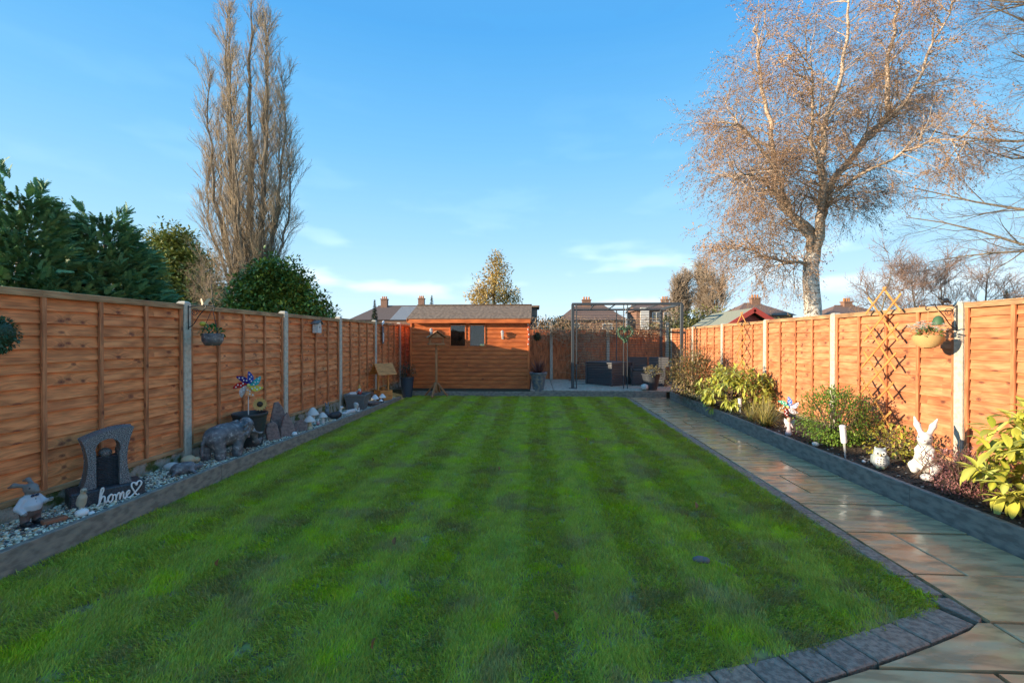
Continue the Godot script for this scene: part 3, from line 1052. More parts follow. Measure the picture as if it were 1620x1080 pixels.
func fences() -> void:
	make_slats()
	var t := thing("lap_fence", "shaded brown lap panel fence on grey concrete posts along the left border", "fence", V(-3.8, 0, 0))
	for k in 9:
		var z := 1.07 - 1.93 * k
		post(t, V(0, 0, z), 1.86 + 0.012 * maxi(k - 3, 0), PI / 2)
		if k < 8:
			lap_panel(t, V(-0.01, 0, z - 0.965), PI / 2, 0.27, 1.825 + 0.01 * maxi(k - 3, 0), "shade_lift_slat")  # shaded side: slat copies with extra light put into their colour
			var g := MB.new()
			g.box(V(0, 0.17, z - 0.965), V(0.05, 0.2, 1.83), 0.005)
			put("gravel_board", g, M.gravel_board, t)
	t = thing("lap_fence", "sunlit orange lap panel fence on pale concrete posts behind the right bed", "fence", V(4.25, 0, 0))
	for k in 9:
		var z := 1.03 - 1.93 * k
		post(t, V(0, 0, z), 1.83 - 0.008 * maxi(k - 3, 0), PI / 2)
		if k < 8:
			lap_panel(t, V(0.01, 0, z - 0.965), -PI / 2, 0.22, 1.80 - 0.008 * maxi(k - 3, 0))
			var g := MB.new()
			g.box(V(0, 0.13, z - 0.965), V(0.05, 0.18, 1.83), 0.005)
			put("gravel_board", g, M.gravel_board, t)
	# close-boarded back fence
	t = thing("board_fence", "red brown close board fence behind the pergola and shed", "fence", V(0, 0, -14.85))
	for x in [-3.2, -1.35, 0.5, 2.32, 4.2]:
		post(t, V(x, 0, 0.02), 2.0, 0)
	for k in 74:
		var x := -3.2 + k * 0.1
		var h := 1.62 + R.randf_range(-0.012, 0.012)
		var b := MB.new()
		b.swap = true
		b.off = Vector2(R.randf() * 3, R.randf())
		b.box(V(0, h * 0.5, 0), V(0.112, h, 0.012), 0.002)
		var o := put("pale", b, M.pale_close, t, V(x + 0.05, 0.15, -0.02))
		o.rotation.y = 0.1 + R.randf_range(-0.03, 0.03)
	for y in [0.4, 1.0, 1.55]:
		var b := MB.new()
		b.box(V(0.5, y, -0.06), V(7.4, 0.08, 0.05), 0.004)
		put("rail", b, M.batten, t)

# ---------------------------------------------------------------- shed
func shed() -> void:
	var t := thing("garden_shed", "orange brown timber shed with felt roof and two dark windows", "shed", V(-1.78, 0.1, -12.1))
	var hw := 1.6      # half length
	var wins := [[-0.52, -0.10], [0.0, 0.42]]
	var wy0 := 1.17
	var wy1 := 1.73
	var y := 0.03
	var row := 0
	while y < 1.86:
		var h := 0.112
		var segs := [[-hw, hw]]
		if y + h > wy0 and y < wy1:
			segs = [[-hw, wins[0][0]], [wins[0][1], wins[1][0]], [wins[1][1], hw]]
		for s in segs:
			var b := MB.new()
			b.off = Vector2(R.randf() * 3, R.randf() * 2)
			b.box(V((s[0] + s[1]) * 0.5, y + h * 0.5, -0.011), V(s[1] - s[0], h - 0.005, 0.022), 0.009)
			put("board", b, [M.shed, M.shed2][R.randi() % 2], t)
		for side in [-1.0, 1.0]:
			var b2 := MB.new()
			b2.off = Vector2(R.randf() * 3, R.randf() * 2)
			b2.box(V(side * (hw - 0.011), y + h * 0.5, -1.03), V(0.02, h - 0.003, 2.0), 0.005)
			put("board", b2, M.shed, t)
		y += h
		row += 1
	var b := MB.new()
	b.box(V(0, 0.94, -2.05), V(hw * 2, 1.84, 0.02))
	put("back_wall", b, M.inside, t)
	b = MB.new()
	b.box(V(0, 0.005, -1.03), V(hw * 2, 0.03, 2.06))
	put("floor", b, M.inside, t)
	# gable triangles
	for side in [-1.0, 1.0]:
		b = MB.new()
		b.x = Transform3D(Basis(Vector3.UP, PI / 2), V(side * (hw - 0.015), 0, 0))
		b.plate(PackedVector2Array([Vector2(0.0, 1.86), Vector2(2.06, 1.86), Vector2(1.03, 2.28)]), -0.01, 0.01, 0.001)
		put("gable", b, M.shed, t)
	for c in [[-hw + 0.02, 0.004], [hw - 0.02, 0.004]]:
		b = MB.new()
		b.swap = true
		b.box(V(c[0], 0.95, c[1] + 0.006), V(0.05, 1.86, 0.024), 0.003)
		put("corner_trim", b, M.shed, t)
	b = MB.new()
	b.swap = true
	b.box(V(hw + 0.01, 0.95, -0.03), V(0.02, 1.86, 0.06), 0.003)
	put("corner_trim", b, M.shed, t)
	b = MB.new()
	b.off = Vector2(0.3, 0.7)
	b.box(V(0, 1.835, 0.155), V(hw * 2 + 0.07, 0.115, 0.02), 0.003)
	put("fascia", b, M.shed, t)
	# roof: two felted slopes
	for s in [0, 1]:
		b = MB.new()
		var e := V(0, 1.895, 0.18) if s == 0 else V(0, 1.86, -2.2)
		var r := V(0, 2.34, -1.03)
		var d := (r - e).normalized()
		var up := d.cross(Vector3.RIGHT).normalized()
		if up.y < 0: up = -up
		b.x = Transform3D(Basis(Vector3.RIGHT, up, Vector3.RIGHT.cross(up)), (e + r) * 0.5)
		b.box(V(0, 0, 0), V(hw * 2 + 0.12, 0.024, e.distance_to(r)), 0.004)
		if s == 0:
			for k in [0.2]:
				b.box(V(0, 0.014, -0.1), V(hw * 2 + 0.124, 0.006, e.distance_to(r) * 0.52), 0.002)
		put("roof_slope", b, M.felt, t)
	b = MB.new()
	b.box(V(0, 2.345, -1.03), V(hw * 2 + 0.125, 0.02, 0.22), 0.006)
	put("ridge_felt", b, M.felt, t)
	for side in [-1.0, 1.0]:
		b = MB.new()
		b.bar(V(side * (hw + 0.05), 1.835, 0.17), V(side * (hw + 0.05), 2.28, -1.03), 0.018, 0.09, 0.003, Vector3.RIGHT)
		b.bar(V(side * (hw + 0.05), 1.80, -2.2), V(side * (hw + 0.05), 2.28, -1.03), 0.018, 0.09, 0.003, Vector3.RIGHT)
		put("bargeboard", b, M.felt if side > 0 else M.shed, t)
	for w in wins:
		var o := Node3D.new()
		o.name = "window"
		t.add_child(o, true)
		var cx: float = (w[0] + w[1]) * 0.5
		var ww: float = w[1] - w[0]
		var f := MB.new()
		f.box(V(cx, wy1 + 0.005, 0.0), V(ww + 0.05, 0.03, 0.035), 0.003)
		f.box(V(cx, wy0 - 0.012, 0.004), V(ww + 0.06, 0.03, 0.05), 0.003)
		f.box(V(w[0] + 0.002, (wy0 + wy1) * 0.5, 0.0), V(0.03, wy1 - wy0 - 0.02, 0.034), 0.003)
		f.box(V(w[1] - 0.002, (wy0 + wy1) * 0.5, 0.0), V(0.03, wy1 - wy0 - 0.02, 0.034), 0.003)
		put("frame", f, M.shed, o)
		var g := MB.new()
		g.box(V(cx, (wy0 + wy1) * 0.5, -0.008), V(ww - 0.02, wy1 - wy0 - 0.02, 0.004))
		put("pane", g, M.glass, o)
	# things seen through the right-hand pane
	b = MB.new()
	b.col = Color(0.55, 0.6, 0.2)
	b.box(V(0.35, 1.20, -0.06), V(0.15, 0.05, 0.05), 0.004)
	var tub := put("storage_tub", b, M.plain, self, t.position)
	tag(tub, "small pale yellow tub on the shelf behind the shed's right window pane", "tub")
	b = MB.new()
	b.box(V(0.0, 1.155, -0.12), V(2.4, 0.02, 0.2), 0.002)
	put("shelf", b, M.inside, t)
	# carriage lamps
	for q in [[-2.8, 1.66, "white carriage lamp on the shed wall left of the windows"], [-0.89, 1.6, "white carriage lamp on the shed wall right of the windows"]]:
		var l := thing("wall_lamp", q[2], "lamp", V(q[0], q[1], -12.1), 0.0, "carriage lamps on the shed")
		b = MB.new()
		b.tube([V(0, -0.09, 0.0), V(0, -0.11, 0.05), V(0, -0.06, 0.075)], [0.012, 0.012, 0.012], 8)
		b.box(V(0, -0.1, 0.006), V(0.05, 0.09, 0.012), 0.004)
		put("bracket", b, M.offwhite if q[0] > -1 else M.iron, l)
		b = MB.new()
		b.lathe([Vector2(0.028, -0.055), Vector2(0.04, 0.045)], 6, V(0, 0, 0.075))
		put("glass", b, M.lamp_glass, l)
		b = MB.new()
		b.lathe([Vector2(0.03, -0.06), Vector2(0.03, -0.05)], 6, V(0, 0, 0.075))
		b.lathe([Vector2(0.05, 0.045), Vector2(0.045, 0.055), Vector2(0.012, 0.085), Vector2(0.0, 0.095)], 6, V(0, 0, 0.075))
		for k in 6:
			var an := TAU * k / 6
			b.bar(V(cos(an) * 0.029, -0.055, 0.075 + sin(an) * 0.029), V(cos(an) * 0.041, 0.045, 0.075 + sin(an) * 0.041), 0.005, 0.005)
		put("lantern_frame", b, M.offwhite, l)
		b = MB.new()
		b.ball(V(0, -0.005, 0.075), V(0.024, 0.038, 0.024), 8, 6)
		put("bulb", b, M.white, l)
	# string of red and white hanging hearts at the corner
	var g := thing("hanging_garland", "red and white garland hanging at the shed's right corner", "garland", V(-0.2, 1.9, -12.02))
	b = MB.new()
	b.tube([V(0, 0, 0), V(0, -0.62, 0)], [0.003, 0.003], 5)
	put("string", b, M.iron, g)
	for k in 9:
		b = MB.new()
		b.col = Color(0.6, 0.05, 0.05) if k % 2 else Color(0.75, 0.7, 0.68)
		b.ball(V(R.randf_range(-0.012, 0.012), -0.06 - k * 0.065, 0.0), V(0.016, 0.02, 0.012), 8, 6)
		put("bead", b, M.plain, g)

# ---------------------------------------------------------------- pergola and what stands under it
func pergola() -> void:
	var t := thing("metal_pergola", "tall slim anthracite metal pergola frame on the patio", "pergola")
	var A := V(0.97, 0.15, -12.1)
	var B := V(3.8, 0.15, -12.1)
	var C := V(3.92, 0.15, -14.5)
	var D := V(1.15, 0.15, -14.5)
	var H := V(0, 2.23, 0)
	for p in [A, B, C, D]:
		var b := MB.new()
		b.box(p + H * 0.5, V(0.075, H.y, 0.075), 0.004)
		b.box(p + V(0, 0.006, 0), V(0.2, 0.012, 0.16), 0.002)
		put("post", b, M.anthracite, t)
	for e in [[A, B], [B, C], [C, D], [D, A]]:
		var b := MB.new()
		b.bar(e[0] + H, e[1] + H, 0.065, 0.05, 0.004)
		put("beam", b, M.anthracite, t)
	for k in [0.47, 0.505]:
		var b := MB.new()
		var p: Vector3 = A.lerp(B, k)
		b.bar(p + V(0, 0, 0.01), p + H + V(0, 0, 0.01), 0.022, 0.022, 0.002)
		put("mullion", b, M.anthracite, t)
	for e in [A.lerp(B, 0.035), D.lerp(C, 0.5)]:
		var b := MB.new()
		b.bar(e + V(0, 0, 0.012), e + H + V(0, 0, 0.012), 0.03, 0.03, 0.002)
		put("mullion", b, M.anthracite, t)
	for k in 4:
		var b := MB.new()
		b.bar(A.lerp(B, 0.2 + 0.2 * k) + H, D.lerp(C, 0.2 + 0.2 * k) + H, 0.03, 0.03, 0.002)
		put("rafter", b, M.anthracite, t)
	for k in 32:
		var b := MB.new()
		var y := V(0, 0.12 + k * 0.065, -0.03)
		b.tube([A + y, B + y], [0.0055, 0.0055], 5)
		put("wire", b, M.anthracite, t)
	# heart wreath
	var w := thing("heart_wreath", "green leafy heart shaped wreath hanging on the pergola front", "wreath", V(2.33, 1.42, -12.02))
	var xf := []
	var cl := []
	var ring := []
	for k in 41:
		var a := TAU * k / 40
		ring.append(V(0.0118 * 16 * pow(sin(a), 3), 0.19 + 0.0125 * (13 * cos(a) - 5 * cos(2 * a) - 2 * cos(3 * a) - cos(4 * a)), 0))
	var rb := MB.new()
	var rr := []
	for k in 41: rr.append(0.016)
	rb.tube(ring, rr, 6, false)
	put("ring", rb, M.bark, w)
	for k in 520:
		var p: Vector3 = ring[R.randi() % 40]
		var d := V(R.randf_range(-1, 1), R.randf_range(-1, 1), R.randf_range(-0.5, 1)).normalized()
		xf.append(Transform3D(facing(d).scaled(Vector3.ONE * R.randf_range(0.8, 1.5)), p + d * 0.012))
		cl.append(Color(0.07, 0.19, 0.09).lerp(Color(0.24, 0.36, 0.24), R.randf()))
	var lf := MB.new()
	leaf_shape(lf, 0.045, 0.02, 0.004, 0.2, null, 3)
	scatter("leaves", lf.mesh(), M.leaf, xf, cl, w, true)
	rb = MB.new()
	rb.tube([V(0, 0.27, 0), V(0.01, 0.6, 0), V(0.01, 0.93, 0)], [0.004, 0.004, 0.004], 5)
	put("ribbon", rb, M.offwhite, w)
	# rattan cube table set, corner towards the lawn
	var c := thing("rattan_cube", "dark grey rattan cube dining set with flat top under the pergola", "table set", V(2.13, 0.15, -13.35), 0.72)
	rattan_box(c, V(0, 0.31, 0), V(0.92, 0.6, 0.92), 26)
	var tb := MB.new()
	tb.box(V(0, 0.635, 0), V(0.98, 0.04, 0.98), 0.006)
	put("table_top", tb, M.rattan, c)
	for s in [[1, 1], [1, -1], [-1, 1], [-1, -1]]:
		tb = MB.new()
		tb.box(V(s[0] * 0.46, 0.31, s[1] * 0.46), V(0.06, 0.62, 0.06), 0.006)
		put("corner_post", tb, M.rattan, c)
	for q in [[V(2.98, 0.15, -13.3), 0.0, "dark rattan armchair beside the rattan cube"], [V(3.42, 0.15, -13.1), -0.5, "dark rattan armchair nearest the right fence"]]:
		var a := thing("rattan_armchair", q[2], "armchair", q[0], q[1], "rattan armchairs")
		rattan_box(a, V(0, 0.2, 0.0), V(0.56, 0.36, 0.56), 14, "seat_base")
		rattan_box(a, V(0, 0.5, -0.27), V(0.56, 0.56, 0.09), 20, "backrest")
		for s in [-1.0, 1.0]:
			rattan_box(a, V(s * 0.27, 0.36, 0.0), V(0.08, 0.34, 0.56), 12, "armrest")
		tb = MB.new()
		tb.box(V(0, 0.41, 0.02), V(0.44, 0.08, 0.46), 0.025)
		put("cushion", tb, M.plastic_dark, a)
		for s in [[1, 1], [1, -1], [-1, 1], [-1, -1]]:
			tb = MB.new()
			tb.box(V(s[0] * 0.25, 0.01, s[1] * 0.25), V(0.04, 0.04, 0.04), 0.003)
			put("leg", tb, M.rattan, a)

func rattan_box(t: Node3D, ctr: Vector3, s: Vector3, n: int, called := "side_panel") -> void:
	var b := MB.new()
	b.box(ctr, s - V(0.012, 0.0, 0.012), 0.005)
	for k in n:
		var y := ctr.y - s.y * 0.5 + s.y * (k + 0.5) / n
		b.box(V(ctr.x, y, ctr.z), V(s.x, s.y / n * 0.62, s.z), 0.003)
	put(called, b, M.rattan, t)

func facing(d: Vector3) -> Basis:   # +y along d, face (z) as far up as it goes
	var y := d.normalized()
	var z := Vector3.UP - y * y.y
	if z.length() < 0.05:
		z = Vector3.BACK - y * y.z
	z = z.normalized()
	return Basis(y.cross(z).normalized(), y, z)

func pot_shape(b: MB, r0: float, r1: float, h: float, rim := 0.02, segs := 26) -> void:
	b.lathe([Vector2(0.0, 0.0), Vector2(r0 * 0.97, 0.0), Vector2(r0, 0.01), Vector2(lerpf(r0, r1, 0.5), h * 0.5), Vector2(r1 * 0.985, h - rim * 2.0), Vector2(r1 * 1.03, h - rim * 1.9), Vector2(r1 * 1.05, h - 0.006), Vector2(r1 * 1.03, h), Vector2(r1 * 0.94, h - 0.003), Vector2(r1 * 0.9, h - rim * 2.0), Vector2(r1 * 0.88, h * 0.8)], segs)

func disc(r: float, y: float) -> MB:
	var b := MB.new()
	b.lathe([Vector2(r, y - 0.01), Vector2(r * 0.5, y + 0.008), Vector2(0.001, y + 0.012)], 16)
	return b

# strap leaves bursting from one point
func strappy(n: int, l0: float, l1: float, w: float, arch: float, c1: Color, c2: Color) -> MB:
	var b := MB.new()
	for k in n:
		b.col = c1.lerp(c2, R.randf())
		var a := R.randf() * TAU
		var el := R.randf_range(0.35, 1.4)
		var d := V(cos(a) * cos(el), sin(el), sin(a) * cos(el))
		var l := R.randf_range(l0, l1)
		var side := d.cross(Vector3.UP).normalized() * w
		var p := V(cos(a), 0, sin(a)) * 0.02
		var q := b.v.size()
		var m := 6
		for j in m + 1:
			var t := float(j) / m
			var ww := side * (1.0 - t * t) if j < m else Vector3.ZERO
			var nn := d.cross(side).normalized()
			nn = nn if nn.y > 0 else -nn
			b.add(p - ww, nn, Vector2.ZERO)
			b.add(p + ww, nn, Vector2.ZERO)
			p += d * l / m
			d = (d + V(0, -arch * t * 0.6, 0)).normalized()
		for j in m:
			var e := q + j * 2
			b.i.append_array([e, e + 2, e + 1, e + 1, e + 2, e + 3])
	return b

# ---------------------------------------------------------------- the left border's ornaments
func pinwheel(t: Node3D, at: Vector3, r: float, cols: Array, stick: float, face: float) -> void:
	var s := MB.new()
	s.col = Color(0.7, 0.65, 0.6)
	s.tube([at - V(0, stick, 0), at], [0.006, 0.006], 7)
	put("stick", s, M.plain, t)
	for k in cols.size():
		var an := TAU * k / cols.size()
		var b := MB.new()
		b.col = cols[k]
		var bs := Basis(Vector3.UP, face) * Basis(Vector3.BACK, an)
		var q := b.v.size()
		var pts := []
		for j in 7:
			var u := j / 6.0
			var wd := r * 0.36 * sin(PI * (0.12 + u * 0.8))
			pts.append(V(-wd * 0.15, u * r, 0.01))
			pts.append(V(wd, u * r * 0.92 + 0.01, 0.01 + 0.3 * r * sin(PI * u)))
		for p in pts:
			b.add(at + bs * p, bs * V(-0.5, 0, 0.85), Vector2.ZERO)
		for j in 6:
			var e := q + j * 2
			b.i.append_array([e, e + 2, e + 1, e + 1, e + 2, e + 3])
		var o := put("blade", b, M.plain, t)
		for j in 4:
			var dt := MB.new()
			dt.col = Color(0.75, 0.75, 0.75)
			var u := 0.3 + 0.17 * j
			var wd := r * 0.36 * sin(PI * (0.12 + u * 0.8))
			dt.ball(at + bs * V(wd * (0.3 if j % 2 else 0.62), u * r * 0.97, 0.016 + 0.3 * r * sin(PI * u) * (0.36 if j % 2 else 0.64)), V(0.011, 0.011, 0.006), 7, 4)
			put("dot", dt, M.plain, o)
	var h := MB.new()
	h.col = Color(0.7, 0.6, 0.2)
	h.ball(at + Basis(Vector3.UP, face) * V(0, 0, 0.02), V(0.02, 0.02, 0.02), 8, 6)
	put("hub", h, M.plain, t)

func smooth(pts: Array, n: int) -> Array:   # Catmull-Rom
	var o := []
	for k in pts.size() - 1:
		var a: Vector3 = pts[maxi(k - 1, 0)]
		var b: Vector3 = pts[k]
		var c: Vector3 = pts[k + 1]
		var d: Vector3 = pts[mini(k + 2, pts.size() - 1)]
		for j in n:
			o.append(b.cubic_interpolate(c, a, d, float(j) / n))
	o.append(pts[-1])
	return o

func mushroom(at: Vector3, h: float, r: float, cap: Material, stem: Material, label: String, group := "stone mushrooms") -> void:
	var t := thing("mushroom_ornament", label, "ornament", at, R.randf() * 6.0, group)
	var b := MB.new()
	b.lathe([Vector2(r * 0.5, 0.0), Vector2(r * 0.42, h * 0.15), Vector2(r * 0.33, h * 0.4), Vector2(r * 0.3, h * 0.65)], 14, Vector3.ZERO, 0.05)
	put("stem", b, stem, t)
	b = MB.new()
	b.lathe([Vector2(r * 0.3, h * 0.62), Vector2(r * 0.92, h * 0.55), Vector2(r, h * 0.57), Vector2(r * 0.98, h * 0.61), Vector2(r * 0.72, h * 0.76), Vector2(r * 0.38, h * 0.93), Vector2(r * 0.15, h * 0.99), Vector2(0.001, h)], 18, Vector3.ZERO, 0.03)
	put("cap", b, cap, t)

func left_border() -> void:
	var b := MB.new()
	# topiary ball at the frame's edge
	var t := thing("topiary_ball", "dark green topiary ball hanging against the left fence", "topiary", V(-3.62, 1.49, -2.86))
	var xf := []
	var cl := []
	for k in 900:
		var d := V(R.randfn(), R.randfn(), R.randfn()).normalized()
		xf.append(Transform3D(facing((d + V(R.randfn(), R.randfn(), R.randfn()) * 0.4).normalized()).scaled(Vector3.ONE * R.randf_range(0.7, 1.3)), d * R.randf_range(0.1, 0.122)))
		cl.append(Color(0.03, 0.085, 0.035).lerp(Color(0.10, 0.2, 0.11), R.randf() * R.randf()))
	var lf := MB.new()
	leaf_shape(lf, 0.022, 0.013, 0.002, 0.2, null, 3)
	scatter("leaves", lf.mesh(), M.leaf, xf, cl, t, true)
	b = MB.new()
	b.col = Color(0.025, 0.06, 0.03)
	b.ball(Vector3.ZERO, Vector3.ONE * 0.1, 14, 10)
	put("core", b, M.plain, t)
	b = MB.new()
	b.tube([V(0, 0.1, 0), V(0, 0.3, 0), V(-0.13, 0.345, 0)], [0.004, 0.004, 0.006], 5)
	put("chain", b, M.iron, t)
	# rabbit in a white shirt
	t = thing("rabbit_figurine", "grey rabbit figurine in white shirt and brown trousers on the gravel", "ornament", V(-3.54, 0.155, -3.0), 1.45)
	var fur := Color(0.20, 0.19, 0.175)
	var shirt := Color(0.48, 0.52, 0.56)
	var pants := Color(0.13, 0.095, 0.09)
	var shoe := Color(0.02, 0.025, 0.03)
	put("body", body([
		[V(-0.034, 0.02, -0.01), V(-0.036, 0.022, 0.035), 0.02, 0.018, shoe], [V(0.034, 0.02, -0.01), V(0.036, 0.022, 0.035), 0.02, 0.018, shoe],
		[V(-0.034, 0.045, 0), V(-0.03, 0.1, 0), 0.024, 0.032, pants], [V(0.034, 0.045, 0), V(0.03, 0.1, 0), 0.024, 0.032, pants], [V(0, 0.105, 0), V(0, 0.11, 0), 0.052, 0.054, pants],
		[V(0, 0.145, 0.006), V(0, 0.185, 0), 0.058, 0.042, shirt], [V(-0.045, 0.19, 0), V(-0.075, 0.14, 0.0), 0.02, 0.02, shirt], [V(-0.075, 0.14, 0), V(-0.062, 0.105, 0.03), 0.018, 0.014, shirt], [V(-0.06, 0.1, 0.034), V(-0.058, 0.095, 0.04), 0.013, 0.012, fur],
		[V(0.045, 0.19, 0), V(0.068, 0.15, 0.02), 0.02, 0.018, shirt], [V(0.068, 0.15, 0.02), V(0.07, 0.165, 0.075), 0.015, 0.012, shirt], [V(0.07, 0.17, 0.08), V(0.07, 0.172, 0.084), 0.012, 0.01, fur],
		[V(0, 0.215, 0), V(0, 0.24, 0), 0.026, 0.026, fur], [V(0, 0.258, 0.0), V(0, 0.262, 0.012), 0.038, 0.036, fur], [V(0, 0.252, 0.03), V(0, 0.246, 0.056), 0.024, 0.017, fur],
		[V(-0.02, 0.28, -0.02), V(-0.04, 0.285, -0.08), 0.012, 0.015, fur], [V(-0.04, 0.285, -0.08), V(-0.045, 0.268, -0.125), 0.015, 0.006, fur], [V(0.02, 0.285, -0.015), V(0.03, 0.308, -0.065), 0.012, 0.014, fur], [V(0.03, 0.308, -0.065), V(0.03, 0.298, -0.11), 0.014, 0.006, fur]], 0.0058, 0.012), M.paint, t)
	eyes(t, V(0.025, 0.268, 0.032), 0.0065)
	b = MB.new()
	b.col = Color(0.03, 0.05, 0.10)
	b.ball(V(-0.013, 0.213, 0.04), V(0.013, 0.009, 0.007), 8, 5)
	b.ball(V(0.013, 0.213, 0.04), V(0.013, 0.009, 0.007), 8, 5)
	put("bow_tie", b, M.paint, t)
	for y in [0.19, 0.168, 0.146]:
		b = MB.new()
		b.col = Color(0.05, 0.06, 0.08)
		b.ball(V(0, y, 0.056 - (y - 0.146) * 0.2), V(0.004, 0.004, 0.004), 6, 4)
		put("button", b, M.paint, t)
	b = MB.new()
	b.lathe([Vector2(0.001, 0.0), Vector2(0.075, 0.0), Vector2(0.078, 0.006), Vector2(0.07, 0.014), Vector2(0.001, 0.016)], 18, V(0, -0.008, 0.01))
	put("base", b, M.dark_stone, t)
	b = MB.new()
	b.box(V(0, 0.01, 0), V(0.13, 0.028, 0.065), 0.004)
	tag(put("brick_offcut", b, M.brickred, self, V(-3.43, 0.16, -3.06), 1.15), "small red brown brick offcut lying on gravel beside the shirted rabbit", "brick")
	# stone fountain
	t = thing("stone_fountain", "grey granite water feature with round hole and dark ridged fall", "fountain", V(-3.53, 0.14, -3.55), 0.93)
	b = MB.new()
	b.box(V(0, 0.062, 0), V(0.46, 0.125, 0.26), 0.01)
	put("basin", b, M.dark_stone, t)
	var outl := PackedVector2Array()
	for k in 7:
		var u := k / 6.0
		outl.append(Vector2(-0.155 - 0.045 * pow(u * 2 - 1, 2) + 0.012, 0.12 + u * 0.40))
	for k in range(1, 8):
		var u := k / 7.0
		outl.append(Vector2(lerpf(-0.188, 0.205, u), 0.52 + 0.075 * sin(u * PI * 0.62)))
	for k in range(1, 7):
		var u := 1.0 - k / 6.0
		outl.append(Vector2(0.155 + 0.045 * pow(u * 2 - 1, 2) - 0.012 + 0.01 * u, 0.12 + u * 0.45))
	# arch stone built as a frame round the round opening and the fall
	var hole := PackedVector2Array()
	for k in 24:
		var a := TAU * k / 24
		hole.append(Vector2(0.005 + cos(a) * 0.085, 0.43 + sin(a) * 0.075))
	var fall := PackedVector2Array([Vector2(-0.075, 0.10), Vector2(0.08, 0.10), Vector2(0.08, 0.43), Vector2(-0.075, 0.43)])
	var cut := Geometry2D.merge_polygons(hole, fall)
	var res := Geometry2D.clip_polygons(outl, cut[0])
	b = MB.new()
	for pg in res:
		if not Geometry2D.is_polygon_clockwise(pg) or res.size() == 1:
			b.plate(pg, -0.08, 0.08, 0.006)
	var arch := put("arch", b, M.granite, t)
	arch.scale.x = 0.86
	b = MB.new()
	b.box(V(0.0025, 0.24, -0.03), V(0.16, 0.24, 0.08), 0.002)
	for k in 17:
		b.box(V(0.0025 + R.randf_range(-0.004, 0.004), 0.13 + k * 0.0138, 0.012 + R.randf_range(-0.002, 0.004)), V(0.15, 0.009, 0.02), 0.004)
	put("ridged_fall", b, M.dark_stone, t)
	b = MB.new()
	b.ball(V(0.0, 0.385, -0.02), V(0.045, 0.04, 0.045), 14, 9)
	put("ball", b, M.granite, t)
	# small bird on a white stone
	t = thing("bird_figurine", "pale beige bird figurine standing on a white stone by the fountain", "ornament", V(-3.35, 0.15, -3.18), 1.2)
	var beige := Color(0.48, 0.42, 0.32)
	put("body", body([[V(0, 0.1, -0.01), V(0, 0.14, 0.008), 0.03, 0.028, beige], [V(0, 0.15, 0.01), V(0, 0.185, 0.022), 0.02, 0.015, beige], [V(0, 0.195, 0.026), V(0, 0.197, 0.032), 0.019, 0.016, beige], [V(0, 0.197, 0.045), V(0, 0.193, 0.085), 0.007, 0.0025, Color(0.3, 0.25, 0.18)], [V(0, 0.095, -0.03), V(0, 0.065, -0.055), 0.016, 0.007, beige], [V(-0.01, 0.085, 0), V(-0.01, 0.05, 0.0), 0.006, 0.005, beige], [V(0.01, 0.085, 0), V(0.01, 0.05, 0.0), 0.006, 0.005, beige]], 0.005, 0.01), M.paint, t)
	b = MB.new()
	b.ball(V(0, 0.028, 0), V(0.042, 0.032, 0.036), 12, 8)
	b.ball(V(0.045, 0.01, 0.03), V(0.022, 0.018, 0.02), 10, 6)
	put("stone", b, M.white, t)
	eyes(t, V(0.015, 0.2, 0.038), 0.003)
	# home sign: one bent white line
	t = thing("word_sign", "white script sign reading home with a heart leaning on the fountain", "sign", V(-3.365, 0.15, -3.50), 1.12)
	var pt := [[-0.15, 0.0], [0.05, 0.0], [0.3, 0.9], [0.62, 1.8], [0.52, 2.15], [0.36, 1.9], [0.22, 0.9], [0.12, 0.02], [0.3, 0.65], [0.56, 0.98], [0.74, 0.8], [0.72, 0.25], [0.86, 0.02], [1.08, 0.35], [1.28, 0.9], [1.5, 1.0], [1.16, 0.75], [1.12, 0.2], [1.36, -0.02], [1.64, 0.3], [1.6, 0.85], [1.46, 0.98], [1.66, 0.78], [1.9, 0.85], [2.0, 0.5], [1.98, 0.02], [2.1, 0.6], [2.3, 0.98], [2.44, 0.7], [2.42, 0.02], [2.54, 0.6], [2.74, 0.98], [2.88, 0.7], [2.86, 0.2], [3.02, 0.0], [3.26, 0.3], [3.56, 0.68], [3.48, 0.98], [3.24, 0.75], [3.22, 0.25], [3.42, 0.0], [3.75, 0.1], [4.15, 0.4], [4.7, 1.05], [5.0, 1.6], [4.82, 1.98], [4.5, 1.85], [4.38, 1.5], [4.18, 1.88], [3.88, 1.85], [3.8, 1.45], [4.02, 0.9], [4.3, 0.3], [4.5, 0.05], [4.72, 0.18]]
	var q3 := []
	for k in pt.size():
		q3.append(V((pt[k][0] - 2.4) * 0.057, 0.012 + pt[k][1] * 0.058, 0.003 * sin(k * 1.9)))
	var path := smooth(q3, 5)
	var rad := []
	for k in path.size(): rad.append(0.0062)
	b = MB.new()
	b.tube(path, rad, 7)
	put("lettering", b, M.white, t)
	# turtle and two stones
	t = thing("turtle_figurine", "dark grey stone turtle on the gravel behind the elephant", "ornament", V(-3.42, 0.15, -4.24), 2.3)
	var dk := Color(0.05, 0.056, 0.07)
	var tp := [[V(0, 0.05, -0.045), V(0, 0.055, 0.04), 0.062, 0.06, dk], [V(0, 0.05, 0.09), V(0, 0.06, 0.135), 0.022, 0.026, dk], [V(0, 0.03, -0.11), V(0, 0.02, -0.13), 0.012, 0.005, dk]]
	for s in [-1.0, 1.0]:
		tp.append([V(s * 0.05, 0.035, 0.06), V(s * 0.075, 0.012, 0.09), 0.02, 0.016, dk])
		tp.append([V(s * 0.05, 0.035, -0.06), V(s * 0.07, 0.012, -0.09), 0.02, 0.016, dk])
	put("body", body(tp, 0.0065, 0.015), M.worn_grey, t)
